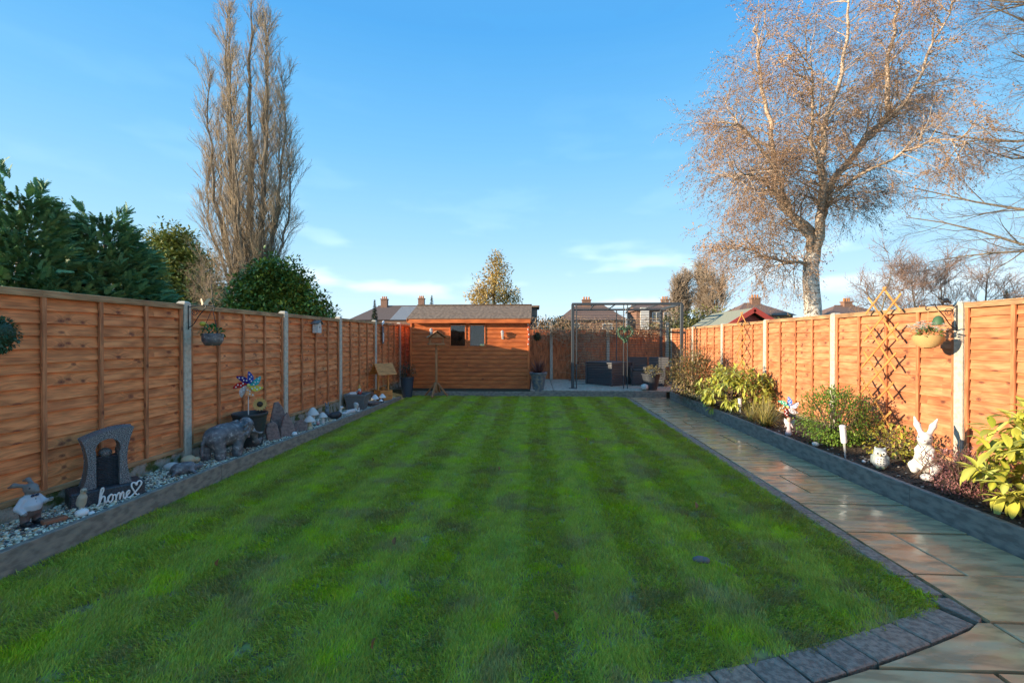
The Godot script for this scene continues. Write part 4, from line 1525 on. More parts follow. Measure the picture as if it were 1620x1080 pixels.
	for k in 9:
		b = MB.new()
		var a := TAU * k / 8
		var d := (V(cos(a) * 0.7, 0.75, sin(a) * 0.9) if k < 8 else Vector3.UP).normalized()
		b.x = Transform3D(facing(d), V(0, 0.052, -0.002 + d.z * 0.042) + d * 0.057)
		b.lathe([Vector2(0.022, -0.002), Vector2(0.02, 0.004), Vector2(0.001, 0.007)], 6)
		put("scute", b, M.worn_grey, t)
	b = MB.new()
	b.ball(V(0, 0.03, 0), V(0.075, 0.045, 0.06), 12, 8)
	tag(put("stone", b, M.offwhite, self, V(-3.64, 0.15, -4.36), 0.4), "grey white rounded stone behind the dark turtle", "stone")
	b = MB.new()
	b.ball(V(0, 0.04, 0), V(0.07, 0.05, 0.06), 12, 8)
	b.ball(V(0.07, 0.03, 0.02), V(0.04, 0.03, 0.03), 10, 7)
	tag(put("stone", b, M.cream, self, V(-3.62, 0.16, -4.55), 1.2), "beige rounded stone between the turtle and the concrete post", "stone")
	# elephant
	t = thing("elephant_statue", "large dark grey elephant statue with worn pale back", "statue", V(-3.43, 0.145, -4.93), PI - 0.34)
	var g := Color(1, 1, 1)
	var ep := [[V(0, 0.245, -0.17), V(0, 0.25, 0.06), 0.118, 0.112, g], [V(0, 0.29, -0.1), V(0, 0.29, -0.02), 0.09, 0.09, g], [V(0, 0.295, 0.15), V(0, 0.315, 0.19), 0.082, 0.082, g], [V(0, 0.37, 0.17), V(0, 0.36, 0.2), 0.04, 0.04, g],
		[V(0, 0.27, 0.23), V(0, 0.19, 0.29), 0.052, 0.036, g], [V(0, 0.19, 0.29), V(0, 0.11, 0.31), 0.036, 0.028, g], [V(0, 0.11, 0.31), V(0, 0.085, 0.345), 0.028, 0.024, g], [V(0, 0.085, 0.345), V(0, 0.12, 0.385), 0.024, 0.018, g],
		[V(0, 0.3, -0.27), V(0, 0.2, -0.31), 0.016, 0.012, g], [V(0, 0.2, -0.31), V(0, 0.07, -0.315), 0.012, 0.016, g]]
	for s in [-1.0, 1.0]:
		ep.append([V(s * 0.055, 0.2, 0.07), V(s * 0.068, 0.1, 0.085 + 0.05 * s), 0.066, 0.05, g])
		ep.append([V(s * 0.068, 0.1, 0.085 + 0.05 * s), V(s * 0.07, 0.03, 0.09 + 0.06 * s), 0.048, 0.052, g])
		ep.append([V(s * 0.055, 0.2, -0.19), V(s * 0.07, 0.1, -0.2 - 0.035 * s), 0.07, 0.052, g])
		ep.append([V(s * 0.07, 0.1, -0.2 - 0.035 * s), V(s * 0.07, 0.03, -0.2 - 0.035 * s), 0.05, 0.054, g])
		ep.append([V(s * 0.045, 0.235, 0.25), V(s * 0.065, 0.2, 0.33), 0.014, 0.011, g])
		ep.append([V(s * 0.065, 0.2, 0.33), V(s * 0.062, 0.215, 0.37), 0.011, 0.004, g])
		for e in [[V(0.085, 0.36, 0.14), V(0.125, 0.34, 0.08)], [V(0.09, 0.32, 0.14), V(0.135, 0.29, 0.075)], [V(0.09, 0.28, 0.145), V(0.13, 0.235, 0.1)], [V(0.09, 0.26, 0.15), V(0.12, 0.205, 0.13)]]:
			ep.append([V(e[0].x * s, e[0].y, e[0].z), V(e[1].x * s, e[1].y, e[1].z), 0.022, 0.016, g])
	put("body", body(ep, 0.0095, 0.024), M.worn_grey, t)
	eyes(t, V(0.068, 0.315, 0.235), 0.008)
	# dark pot with windmill and metal sunflower
	t = thing("plant_pot", "dark grey ribbed plastic pot behind the elephant statue", "pot", V(-3.54, 0.14, -5.45))
	b = MB.new()
	var prof := []
	for k in 21:
		var u := k / 20.0
		prof.append(Vector2(lerpf(0.135, 0.19, u) + 0.004 * sin(u * 50.0), u * 0.37))
	prof.append_array([Vector2(0.2, 0.375), Vector2(0.203, 0.405), Vector2(0.195, 0.41), Vector2(0.183, 0.40), Vector2(0.175, 0.33)])
	b.lathe(prof, 28)
	put("pot", b, M.plastic_dark, t)
	put("compost", disc(0.178, 0.345), M.soil, t)
	var rb := [Color(0.03, 0.09, 0.45), Color(0.03, 0.03, 0.3), Color(0.55, 0.02, 0.03), Color(0.55, 0.5, 0.5), Color(0.65, 0.3, 0.12), Color(0.62, 0.48, 0.05), Color(0.03, 0.36, 0.33)]
	t = thing("toy_windmill", "rainbow polka dot toy windmill stuck in the dark grey pot", "windmill", V(-3.5, 0.48, -5.36))
	pinwheel(t, V(0, 0.42, 0), 0.165, rb, 0.4, 0.55)
	t = thing("metal_sunflower", "yellow metal sunflower with dark centre in the grey pot", "flower", V(-3.43, 0.48, -5.48), 0.5)
	b = MB.new()
	b.tube([V(0, 0, 0), V(0, 0.17, -0.01)], [0.005, 0.005], 6)
	put("stem", b, M.iron, t)
	for k in 16:
		b = MB.new()
		b.col = Color(0.62, 0.4, 0.13)
		b.x = Transform3D(Basis(Vector3.BACK, TAU * k / 16), V(0, 0.17, 0))
		b.x = b.x * Transform3D(Basis(), V(0, 0.028, 0))
		leaf_shape(b, 0.058, 0.026, 0.004, -0.15, null, 4)
		put("petal", b, M.leaf, t)
	b = MB.new()
	b.col = Color(0.03, 0.02, 0.015)
	b.ball(V(0, 0.17, 0.006), V(0.035, 0.035, 0.014), 12, 7)
	put("flower_centre", b, M.paint, t)
	# upright slates
	var sl := [[V(-3.45, 0.14, -5.82), 0.16, 0.25, 0.9, 0.25, "squat rounded plum slate leaning at the left of the slate group"], [V(-3.57, 0.14, -6.12), 0.26, 0.47, 0.7, -0.05, "tallest pointed plum slate standing against the fence"], [V(-3.39, 0.14, -6.05), 0.2, 0.33, 0.95, 0.1, "pointed plum slate at the front of the slate group"], [V(-3.42, 0.13, -6.42), 0.2, 0.19, 0.5, -0.2, "low plum slate beside the white stone mushroom"]]
	for k in 4:
		var q: Array = sl[k]
		var w: float = q[1]
		var h: float = q[2]
		var pg: PackedVector2Array = [PackedVector2Array([Vector2(-w / 2, 0), Vector2(w / 2, 0), Vector2(w * 0.45, h * 0.8), Vector2(w * 0.2, h), Vector2(-w * 0.3, h * 0.95), Vector2(-w * 0.52, h * 0.6)]), PackedVector2Array([Vector2(-w / 2, 0), Vector2(w / 2, 0), Vector2(w * 0.46, h * 0.35), Vector2(w * 0.22, h * 0.8), Vector2(-w * 0.02, h), Vector2(-w * 0.22, h * 0.97), Vector2(-w * 0.36, h * 0.55)]), PackedVector2Array([Vector2(-w / 2, 0), Vector2(w / 2, 0), Vector2(w * 0.45, h * 0.45), Vector2(w * 0.12, h), Vector2(-w * 0.1, h * 0.9), Vector2(-w * 0.48, h * 0.4)]), PackedVector2Array([Vector2(-w / 2, 0), Vector2(w / 2, 0), Vector2(w * 0.42, h * 0.7), Vector2(w * 0.0, h), Vector2(-w * 0.44, h * 0.7)])][k]
		b = MB.new()
		b.plate(pg, -0.022, 0.022, 0.008)
		var o := put("slate", b, M.slate, self, q[0] - V(0, 0.02, 0), q[3])
		o.rotation.z = q[4] * 0.6
		o.rotation.x = -0.12
		tag(o, q[5], "slate", "upright slates")
	mushroom(V(-3.38, 0.115, -6.62), 0.2, 0.085, M.offwhite, M.cream, "white stone mushroom with cream stem nearest the slates")
	mushroom(V(-3.52, 0.11, -7.0), 0.27, 0.095, M.offwhite, M.offwhite, "tallest white stone mushroom, middle of the three")
	mushroom(V(-3.42, 0.105, -7.12), 0.18, 0.075, M.offwhite, M.offwhite, "white stone mushroom nearest the grey rabbit")
	for q in [[V(-3.33, 0.15, -6.1), 0.038, M.white, "white stone ball in front of the low plum slate"], [V(-3.34, 0.13, -6.55), 0.042, M.cream, "brown and cream stone at the foot of the mushrooms"], [V(-3.35, 0.12, -7.25), 0.03, M.cream, "little cream stone right of the mushrooms"]]:
		b = MB.new()
		b.ball(Vector3.ZERO, V(q[1], q[1] * 0.85, q[1]), 12, 8)
		tag(put("stone", b, q[2], self, q[0]), q[3], "stone")
	for q in [[V(-3.45, 0.115, -6.9), Color(0.2, 0.4, 0.38), Color(0.6, 0.62, 0.6), "tiny teal gnome figurine between the stone mushrooms"], [V(-3.4, 0.115, -6.93), Color(0.5, 0.2, 0.2), Color(0.6, 0.62, 0.6), "tiny pink gnome figurine between the stone mushrooms"]]:
		gnome(q[0], 0.1, q[1], q[2], q[3], 0.6)
	# grey upright rabbit
	t = thing("rabbit_figurine", "small blue grey upright rabbit figurine against the fence by the mushrooms", "ornament", V(-3.62, 0.11, -7.7), 0.6)
	var gr := Color(0.16, 0.185, 0.21)
	put("body", body([[V(0, 0.04, 0), V(0, 0.12, 0), 0.042, 0.033, gr], [V(0, 0.165, 0.008), V(0, 0.17, 0.012), 0.03, 0.028, gr], [V(-0.015, 0.19, 0), V(-0.03, 0.25, -0.005), 0.011, 0.008, gr], [V(0.015, 0.19, 0), V(0.025, 0.25, -0.005), 0.011, 0.008, gr], [V(-0.025, 0.015, 0.025), V(-0.025, 0.015, 0.04), 0.016, 0.015, gr], [V(0.025, 0.015, 0.025), V(0.025, 0.015, 0.04), 0.016, 0.015, gr], [V(-0.02, 0.12, 0.025), V(-0.012, 0.09, 0.04), 0.012, 0.01, gr], [V(0.02, 0.12, 0.025), V(0.012, 0.09, 0.04), 0.012, 0.01, gr]], 0.0062, 0.012), M.paint, t)
	eyes(t, V(0.02, 0.178, 0.03), 0.005)
	# dark duck with pale neck
	t = thing("duck_figurine", "dark brown duck figurine with white head on the gravel", "ornament", V(-3.4, 0.1, -7.55), 2.2)
	var db := Color(0.045, 0.04, 0.045)
	var wh := Color(0.6, 0.58, 0.55)
	put("body", body([[V(0, 0.065, -0.05), V(0, 0.075, 0.04), 0.055, 0.058, db], [V(0, 0.07, -0.1), V(0, 0.09, -0.135), 0.028, 0.012, db], [V(0, 0.1, 0.07), V(0, 0.16, 0.085), 0.028, 0.02, wh], [V(0, 0.185, 0.09), V(0, 0.187, 0.1), 0.027, 0.025, wh], [V(0, 0.18, 0.125), V(0, 0.176, 0.15), 0.012, 0.009, Color(0.35, 0.25, 0.1)], [V(-0.02, 0.02, 0), V(-0.02, 0.005, 0.02), 0.014, 0.012, db], [V(0.02, 0.02, 0), V(0.02, 0.005, 0.02), 0.014, 0.012, db]], 0.007, 0.014), M.paint, t)
	eyes(t, V(0.022, 0.193, 0.107), 0.004)
	# lying cherub
	t = thing("cherub_figurine", "white cherub figurine lying with chin in hands by the planter", "ornament", V(-3.38, 0.08, -8.2), 2.55)
	put("body", body([[V(0, 0.045, -0.1), V(0, 0.055, 0.05), 0.042, 0.04, wh], [V(-0.022, 0.035, -0.12), V(-0.025, 0.03, -0.2), 0.028, 0.018, wh], [V(0.022, 0.035, -0.12), V(0.025, 0.03, -0.2), 0.028, 0.018, wh], [V(0, 0.08, 0.07), V(0, 0.11, 0.085), 0.024, 0.022, wh], [V(0, 0.145, 0.085), V(0, 0.15, 0.092), 0.042, 0.04, wh], [V(-0.045, 0.06, 0.06), V(-0.04, 0.018, 0.11), 0.02, 0.017, wh], [V(-0.04, 0.018, 0.11), V(-0.028, 0.1, 0.125), 0.016, 0.013, wh], [V(0.045, 0.06, 0.06), V(0.04, 0.018, 0.11), 0.02, 0.017, wh], [V(0.04, 0.018, 0.11), V(0.028, 0.1, 0.125), 0.016, 0.013, wh], [V(0, 0.14, 0.13), V(0, 0.14, 0.134), 0.009, 0.008, wh], [V(-0.02, 0.17, 0.08), V(0.02, 0.175, 0.075), 0.03, 0.03, wh]], 0.0068, 0.012), M.paint, t)
	# square planter
	t = thing("square_planter", "grey textured square tapered planter beside the fence", "planter", V(-3.5, 0.07, -8.75), 0.12)
	b = MB.new()
	planter_shape(b, 0.14, 0.205, 0.32)
	put("pot", b, M.granite, t)
	b = MB.new()
	b.box(V(0, 0.285, 0), V(0.37, 0.02, 0.37))
	put("compost", b, M.soil, t)
	gnome(V(-3.44, 0.365, -8.7), 0.21, Color(0.5, 0.06, 0.04), Color(0.62, 0.3, 0.06), "seated gnome in red with orange hat on the square planter", 0.8)
	t = thing("cat_figurine", "grey and white reclining figurine on the square planter", "ornament", V(-3.52, 0.365, -8.62), 2.0)
	put("body", body([[V(0, 0.035, -0.06), V(0, 0.04, 0.03), 0.034, 0.03, wh], [V(0, 0.06, 0.05), V(0, 0.1, 0.09), 0.02, 0.014, Color(0.2, 0.2, 0.21)], [V(0, 0.11, 0.1), V(0, 0.115, 0.105), 0.02, 0.018, wh], [V(0, 0.03, -0.1), V(0.03, 0.02, -0.13), 0.012, 0.008, wh]], 0.007, 0.012), M.paint, t)
	# far ornaments
	b = MB.new()
	b.lathe([Vector2(0.001, 0), Vector2(0.07, 0), Vector2(0.12, 0.05), Vector2(0.13, 0.085), Vector2(0.118, 0.083), Vector2(0.1, 0.05), Vector2(0.001, 0.03)], 20)
	tag(put("stone_bowl", b, M.slate, self, V(-3.37, 0.07, -9.25)), "shallow purple grey stone bowl in front of the wishing well", "bowl")
	gnome(V(-3.52, 0.065, -9.35), 0.2, Color(0.28, 0.03, 0.03), Color(0.3, 0.03, 0.03), "dark red gnome figurine between planter and wishing well", 0.5)
	gnome(V(-3.5, 0.065, -9.05), 0.17, Color(0.12, 0.25, 0.17), Color(0.45, 0.5, 0.45), "green gnome figurine behind the stone bowl", 0.5)
	mushroom(V(-3.42, 0.06, -9.5), 0.22, 0.085, M.white, M.white, "white toadstool with rounded cap right of the red gnome")
	mushroom(V(-3.38, 0.055, -9.85), 0.2, 0.08, M.white, M.dark_stone, "white toadstool with dark stem at the wishing well's foot")
	mushroom(V(-3.36, 0.055, -9.7), 0.1, 0.05, M.white, M.dark_stone, "smallest white toadstool before the wishing well")
	well()
	# blue grey pot with shrub
	t = thing("potted_shrub", "tall blue grey pot with dark leafy shrub at the shed's left corner", "plant", V(-3.22, 0.0, -11.22))
	b = MB.new()
	pot_shape(b, 0.12, 0.165, 0.5)
	put("pot", b, M.blue_pot, t)
	put("compost", disc(0.15, 0.44), M.soil, t)
	shrub_part(t, V(0, 0.62, 0), V(0.22, 0.24, 0.22), 420, 0.05, 0.022, Color(0.035, 0.05, 0.03), Color(0.10, 0.10, 0.055))
	bird_table()
	fence_hangings()

func planter_shape(b: MB, r0: float, r1: float, h: float) -> void:
	var c0 := [V(-r0, 0, -r0), V(r0, 0, -r0), V(r0, 0, r0), V(-r0, 0, r0)]
	for k in 4:
		var a: Vector3 = c0[k]
		var d: Vector3 = c0[(k + 1) % 4]
		var f := r1 / r0
		var a1 := V(a.x * f, h, a.z * f)
		var d1 := V(d.x * f, h, d.z * f)
		var o := (a + d) * 0.5
		b.poly([a, d, d1, a1], o)
		var ai := V(a1.x * 0.9, h, a1.z * 0.9)
		var di := V(d1.x * 0.9, h, d1.z * 0.9)
		b.poly([a1, d1, di, ai], Vector3.UP)
		b.poly([ai, di, di - V(0, 0.1, 0), ai - V(0, 0.1, 0)], -o)
		var e := V(0, 0.001, 0)
		b.bar(a1 - V(0, 0.018, 0) + e, d1 - V(0, 0.018, 0) + e, 0.036, 0.012, 0.004)
	b.poly(c0, Vector3.DOWN)

func gnome(at: Vector3, h: float, coat: Color, hat: Color, label: String, turn: float) -> void:
	var t := thing("gnome_figurine", label, "ornament", at, turn, "little gnome figurines")
	var s := h / 0.2
	var skin := Color(0.5, 0.3, 0.22)
	var wh := Color(0.6, 0.58, 0.55)
	var pr := [[V(0, 0.045, 0), V(0, 0.07, 0), 0.042, 0.034, coat], [V(0, 0.112, 0.004), V(0, 0.115, 0.006), 0.026, 0.026, skin], [V(0, 0.092, 0.02), V(0, 0.075, 0.03), 0.02, 0.012, wh], [V(0, 0.135, 0), V(0, 0.2, -0.012), 0.03, 0.005, hat], [V(-0.02, 0.012, 0.015), V(-0.022, 0.012, 0.04), 0.015, 0.014, Color(0.04, 0.03, 0.03)], [V(0.02, 0.012, 0.015), V(0.022, 0.012, 0.04), 0.015, 0.014, Color(0.04, 0.03, 0.03)], [V(-0.034, 0.08, 0), V(-0.03, 0.05, 0.03), 0.013, 0.011, coat], [V(0.034, 0.08, 0), V(0.03, 0.05, 0.03), 0.013, 0.011, coat], [V(0, 0.113, 0.032), V(0, 0.113, 0.034), 0.006, 0.006, skin]]
	for p in pr:
		p[0] *= s
		p[1] *= s
		p[2] *= s
		p[3] *= s
	put("body", body(pr, 0.0062 * s, 0.009 * s), M.paint, t)
	eyes(t, V(0.01, 0.12, 0.029) * s, 0.0035 * s)

func well() -> void:
	var t := thing("wishing_well", "orange timber wishing well ornament with pitched roof and hanging bucket", "ornament", V(-3.5, 0.045, -10.25), 0.82)
	var b: MB
	for s in [[0, 1], [0, -1], [1, 0], [-1, 0]]:
		for k in 3:
			b = MB.new()
			b.off = Vector2(R.randf(), R.randf())
			if s[0] == 0:
				b.box(V(0, 0.04 + k * 0.085, s[1] * 0.15), V(0.3, 0.082, 0.018), 0.003)
			else:
				b.box(V(s[0] * 0.15, 0.04 + k * 0.085, 0), V(0.018, 0.082, 0.282), 0.003)
			put("base_board", b, M.stainwood, t)
	b = MB.new()
	b.box(V(0, 0.2, 0), V(0.27, 0.02, 0.27))
	put("compost", b, M.soil, t)
	for s in [-1.0, 1.0]:
		b = MB.new()
		b.swap = true
		b.box(V(s * 0.125, 0.42, 0.0), V(0.04, 0.62, 0.04), 0.003)
		put("post", b, M.stainwood, t)
	b = MB.new()
	b.tube([V(-0.16, 0.5, 0), V(0.2, 0.5, 0)], [0.012, 0.012], 10)
	put("spindle", b, M.stainwood, t)
	b = MB.new()
	b.bar(V(0.2, 0.5, 0), V(0.2, 0.43, 0.02), 0.012, 0.012)
	b.bar(V(0.2, 0.43, 0.02), V(0.25, 0.43, 0.02), 0.012, 0.012)
	put("crank_handle", b, M.stainwood, t)
	b = MB.new()
	b.tube([V(0, 0.5, 0), V(0, 0.31, 0)], [0.004, 0.004], 6)
	put("rope", b, M.straw, t)
	b = MB.new()
	pot_shape(b, 0.04, 0.055, 0.08, 0.008, 16)
	put("bucket", b, M.terracotta, t, V(0, 0.235, 0))
	for s in [-1.0, 1.0]:
		var o := Node3D.new()
		o.name = "roof_slope"
		t.add_child(o, true)
		for k in 4:
			b = MB.new()
			b.off = Vector2(R.randf(), R.randf())
			var u0 := k / 4.0
			var a := V(0, 0.85 - u0 * 0.25, s * (0.005 + u0 * 0.22))
			var c := V(0, 0.85 - (u0 + 0.26) * 0.25, s * (0.005 + (u0 + 0.26) * 0.22))
			b.bar(V(-0.23, (a.y + c.y) * 0.5 + 0.004, (a.z + c.z) * 0.5), V(0.23, (a.y + c.y) * 0.5 + 0.004, (a.z + c.z) * 0.5), 0.012, a.distance_to(c), 0.002, V(0, 0.22, s * 0.25).normalized())
			put("roof_board", b, M.stainwood, o)
	for s in [-1.0, 1.0]:
		b = MB.new()
		b.x = Transform3D(Basis(Vector3.UP, PI / 2), V(s * 0.14, 0, 0))
		b.plate(PackedVector2Array([Vector2(-0.15, 0.66), Vector2(0.15, 0.66), Vector2(0.0, 0.83)]), -0.006, 0.006, 0.001)
		put("gable", b, M.stainwood, t)
	b = MB.new()
	b.box(V(0.07, 0.12, 0.163), V(0.07, 0.02, 0.008), 0.002)
	put("name_plate", b, M.batten, t)

func bird_table() -> void:
	var t := thing("bird_table", "brown wooden bird table on a tall post with splayed feet", "bird table", V(-2.5, 0.0, -11.3), 0.35)
	var b := MB.new()
	b.swap = true
	b.box(V(0, 0.71, 0), V(0.055, 1.2, 0.055), 0.004)
	put("post", b, M.palewood, t)
	for k in 4:
		var a := TAU * k / 4 + 0.5
		b = MB.new()
		b.bar(V(cos(a) * 0.03, 0.36, sin(a) * 0.03), V(cos(a) * 0.3, 0.03, sin(a) * 0.3), 0.035, 0.05, 0.004)
		put("foot", b, M.palewood, t)
	b = MB.new()
	b.box(V(0, 1.315, 0), V(0.38, 0.018, 0.28), 0.003)
	put("tray", b, M.palewood, t)
	for e in [[V(0, 1.335, 0.145), V(0.4, 0.04, 0.012)], [V(0, 1.335, -0.145), V(0.4, 0.04, 0.012)], [V(0.195, 1.335, 0), V(0.012, 0.04, 0.278)], [V(-0.195, 1.335, 0), V(0.012, 0.04, 0.278)]]:
		b = MB.new()
		b.box(e[0], e[1], 0.002)
		put("tray_edge", b, M.palewood, t)
	for s in [[1, 1], [1, -1], [-1, 1], [-1, -1]]:
		b = MB.new()
		b.swap = true
		b.box(V(s[0] * 0.16, 1.41, s[1] * 0.115), V(0.022, 0.19, 0.022), 0.002)
		put("corner_post", b, M.palewood, t)
	for s in [-1.0, 1.0]:
		b = MB.new()
		b.x = Transform3D(Basis(Vector3.BACK, -s * 0.62), V(s * 0.118, 1.575, 0))
		b.box(Vector3.ZERO, V(0.3, 0.014, 0.36), 0.003)
		put("roof_slope", b, M.palewood, t)
		b = MB.new()
		b.plate(PackedVector2Array([Vector2(-0.17, 1.49), Vector2(0.17, 1.49), Vector2(0, 1.62)]), -0.007 + s * 0.12, 0.007 + s * 0.12, 0.001)
		put("gable", b, M.palewood, t)

func bracket(t: Node3D, dir: float) -> void:   # scrolled iron arm reaching along dir * x
	var b := MB.new()
	var d := dir
	b.tube([V(0, 0.0, 0), V(0, -0.26, 0)], [0.006, 0.006], 6)
	put("back_bar", b, M.iron, t)
	b = MB.new()
	var p := smooth([V(0, -0.02, 0), V(d * 0.12, 0.0, 0), V(d * 0.24, 0.0, 0), V(d * 0.29, -0.02, 0), V(d * 0.285, -0.05, 0), V(d * 0.26, -0.04, 0)], 5)
	var r := []
	for k in p.size(): r.append(0.005)
	b.tube(p, r, 6)
	p = smooth([V(0, -0.24, 0), V(d * 0.06, -0.2, 0), V(d * 0.12, -0.11, 0), V(d * 0.19, -0.03, 0), V(d * 0.2, 0.0, 0)], 5)
	r = []
	for k in p.size(): r.append(0.005)
	b.tube(p, r, 6)
	p = []
	r = []
	for k in 22:
		var a := k * 0.5
		var q := 0.045 - 0.0016 * k
		p.append(V(d * 0.075, -0.075, 0) + V(cos(a), sin(a), 0) * q)
		r.append(0.0035)
	b.tube(p, r, 5)
	put("scrolled_arm", b, M.iron, t)

func butterfly(t: Node3D, at: Vector3, m: Material) -> void:
	for s in [-1.0, 1.0]:
		var b := MB.new()
		b.x = Transform3D(Basis(Vector3.UP, s * 0.5), at)
		b.plate(PackedVector2Array([Vector2(0, 0), Vector2(s * 0.03, 0.05), Vector2(s * 0.055, 0.06), Vector2(s * 0.06, 0.035), Vector2(s * 0.04, 0.005), Vector2(s * 0.045, -0.02), Vector2(s * 0.025, -0.03)]), -0.002, 0.002, 0.0005)
		put("wing", b, m, t)

func fence_hangings() -> void:
	# left: bracket with butterfly and a hanging pot
	var t := thing("hanging_planter", "small grey hanging pot of green plants with butterfly bracket on the left post", "planter", V(-3.745, 1.82, -4.715))
	bracket(t, 1.0)
	butterfly(t, V(0.17, 0.02, 0.0), M.cream)
	var b := MB.new()
	for k in 3:
		var a := TAU * k / 3 + 0.4
		b.tube([V(0.27, -0.03, 0), V(0.27 + cos(a) * 0.095, -0.3, sin(a) * 0.095)], [0.003, 0.003], 5)
	put("chains", b, M.iron, t)
	b = MB.new()
	b.lathe([Vector2(0.001, -0.435), Vector2(0.07, -0.43), Vector2(0.1, -0.38), Vector2(0.104, -0.33), Vector2(0.1, -0.3), Vector2(0.092, -0.3), Vector2(0.09, -0.33)], 22, V(0.27, 0, 0), 0.015)
	put("pot", b, M.worn_grey, t)
	shrub_part(t, V(0.27, -0.28, 0), V(0.11, 0.05, 0.11), 160, 0.05, 0.02, Color(0.03, 0.12, 0.03), Color(0.14, 0.3, 0.08))
	b = MB.new()
	b.col = Color(0.5, 0.4, 0.04)
	b.ball(V(0.2, -0.2, 0.05), V(0.032, 0.026, 0.032), 12, 8)
	put("bee_ornament", b, M.plain, t)
	# bird box
	t = thing("bird_box", "small pale grey blue bird box hung on the left fence", "bird box", V(-3.72, 1.56, -7.55), PI / 2)
	b = MB.new()
	b.box(V(0, 0.08, 0.0), V(0.12, 0.16, 0.1), 0.004)
	put("box", b, M.offwhite, t)
	for s in [-1.0, 1.0]:
		b = MB.new()
		b.x = Transform3D(Basis(Vector3.BACK, -s * 0.6), V(s * 0.042, 0.185, 0.005))
		b.box(Vector3.ZERO, V(0.11, 0.01, 0.14), 0.002)
		put("roof_slope", b, M.slate, t)
	b = MB.new()
	b.plate(PackedVector2Array([Vector2(-0.06, 0.155), Vector2(0.06, 0.155), Vector2(0.0, 0.2)]), 0.03, 0.048, 0.001)
	put("gable", b, M.offwhite, t)
	b = MB.new()
	b.ball(V(0, 0.1, 0.048), V(0.018, 0.018, 0.006), 12, 6)
	put("entrance_hole", b, M.iron, t)
	# thermometer-like plaque with bird on top
	t = thing("fence_plaque", "tall narrow grey plaque with white bird on top on the far left fence", "plaque", V(-3.74, 1.42, -10.95), PI / 2)
	b = MB.new()
	b.box(V(0, 0.14, 0), V(0.1, 0.42, 0.02), 0.004)
	put("board", b, M.worn_grey, t)
	b = MB.new()
	b.box(V(0, 0.08, 0.012), V(0.07, 0.22, 0.008), 0.002)
	put("scale", b, M.offwhite, t)
	put("bird", body([[V(-0.02, 0.42, 0), V(0.02, 0.44, 0), 0.03, 0.03, Color(0.7, 0.7, 0.7)], [V(0.035, 0.47, 0), V(0.04, 0.475, 0), 0.022, 0.02, Color(0.7, 0.7, 0.7)], [V(-0.03, 0.4, 0), V(-0.07, 0.37, 0), 0.015, 0.008, Color(0.7, 0.7, 0.7)]], 0.009, 0.01), M.paint, t)
	# right: bracket with bird, bell and flower basket
	t = thing("hanging_basket", "straw hanging basket of white flowers on a scrolled iron bracket", "basket", V(4.185, 1.80, -4.76))
	bracket(t, -1.0)
	put("iron_bird", body([[V(-0.13, 0.035, 0), V(-0.1, 0.045, 0), 0.02, 0.024, Color(0.02, 0.02, 0.02)], [V(-0.155, 0.065, 0), V(-0.16, 0.068, 0), 0.016, 0.014, Color(0.02, 0.02, 0.02)], [V(-0.09, 0.04, 0), V(-0.05, 0.02, 0), 0.014, 0.006, Color(0.02, 0.02, 0.02)]], 0.006, 0.01), M.paint, t)
	b = MB.new()
	b.col = Color(0.05, 0.12, 0.05)
	b.lathe([Vector2(0.05, -0.2), Vector2(0.048, -0.17), Vector2(0.036, -0.13), Vector2(0.015, -0.11), Vector2(0.001, -0.108)], 14, V(-0.19, 0, 0.02))
	put("bell", b, M.plain, t)
	b = MB.new()
	b.tube([V(-0.27, -0.03, 0), V(-0.27, -0.3, 0)], [0.003, 0.003], 5)
	b.tube([V(-0.19, -0.02, 0.02), V(-0.19, -0.11, 0.02)], [0.0025, 0.0025], 5)
	put("cord", b, M.straw, t)
	b = MB.new()
	for k in 12:
		var u := k / 11.0
		var rr := 0.115 * sqrt(1.0 - pow(1.0 - u, 2.2)) + 0.012
		b.lathe([Vector2(rr - 0.006, -0.43 + u * 0.12 - 0.006), Vector2(rr + 0.004, -0.43 + u * 0.12), Vector2(rr - 0.006, -0.43 + u * 0.12 + 0.006)], 20, V(-0.27, 0, 0))
	b.lathe([Vector2(0.001, -0.436), Vector2(0.03, -0.43), Vector2(0.085, -0.39), Vector2(0.108, -0.34), Vector2(0.115, -0.31), Vector2(0.1, -0.315)], 20, V(-0.27, 0, 0))
	put("woven_bowl", b, M.straw, t)
	shrub_part(t, V(-0.27, -0.29, 0), V(0.12, 0.045, 0.12), 150, 0.05, 0.018, Color(0.05, 0.14, 0.03), Color(0.2, 0.3, 0.06))
	var xf := []
	var cl := []
	for k in 70:
		var a := R.randf() * TAU
		var rr := sqrt(R.randf()) * 0.16
		var p := V(-0.27 + cos(a) * rr, -0.20 + R.randf_range(-0.03, 0.05) - rr * 0.35, sin(a) * rr)
		for j in 5:
			var d := (V(cos(j * 1.256), 0.5, sin(j * 1.256)) + V(R.randfn(), 0, R.randfn()) * 0.1).normalized()
			xf.append(Transform3D(facing(d), p))
			cl.append(Color(0.82, 0.82, 0.78))
	var lf := MB.new()
	leaf_shape(lf, 0.03, 0.022, 0.003, 0.1, null, 3)
	scatter("flowers", lf.mesh(), M.leaf, xf, cl, t, true)

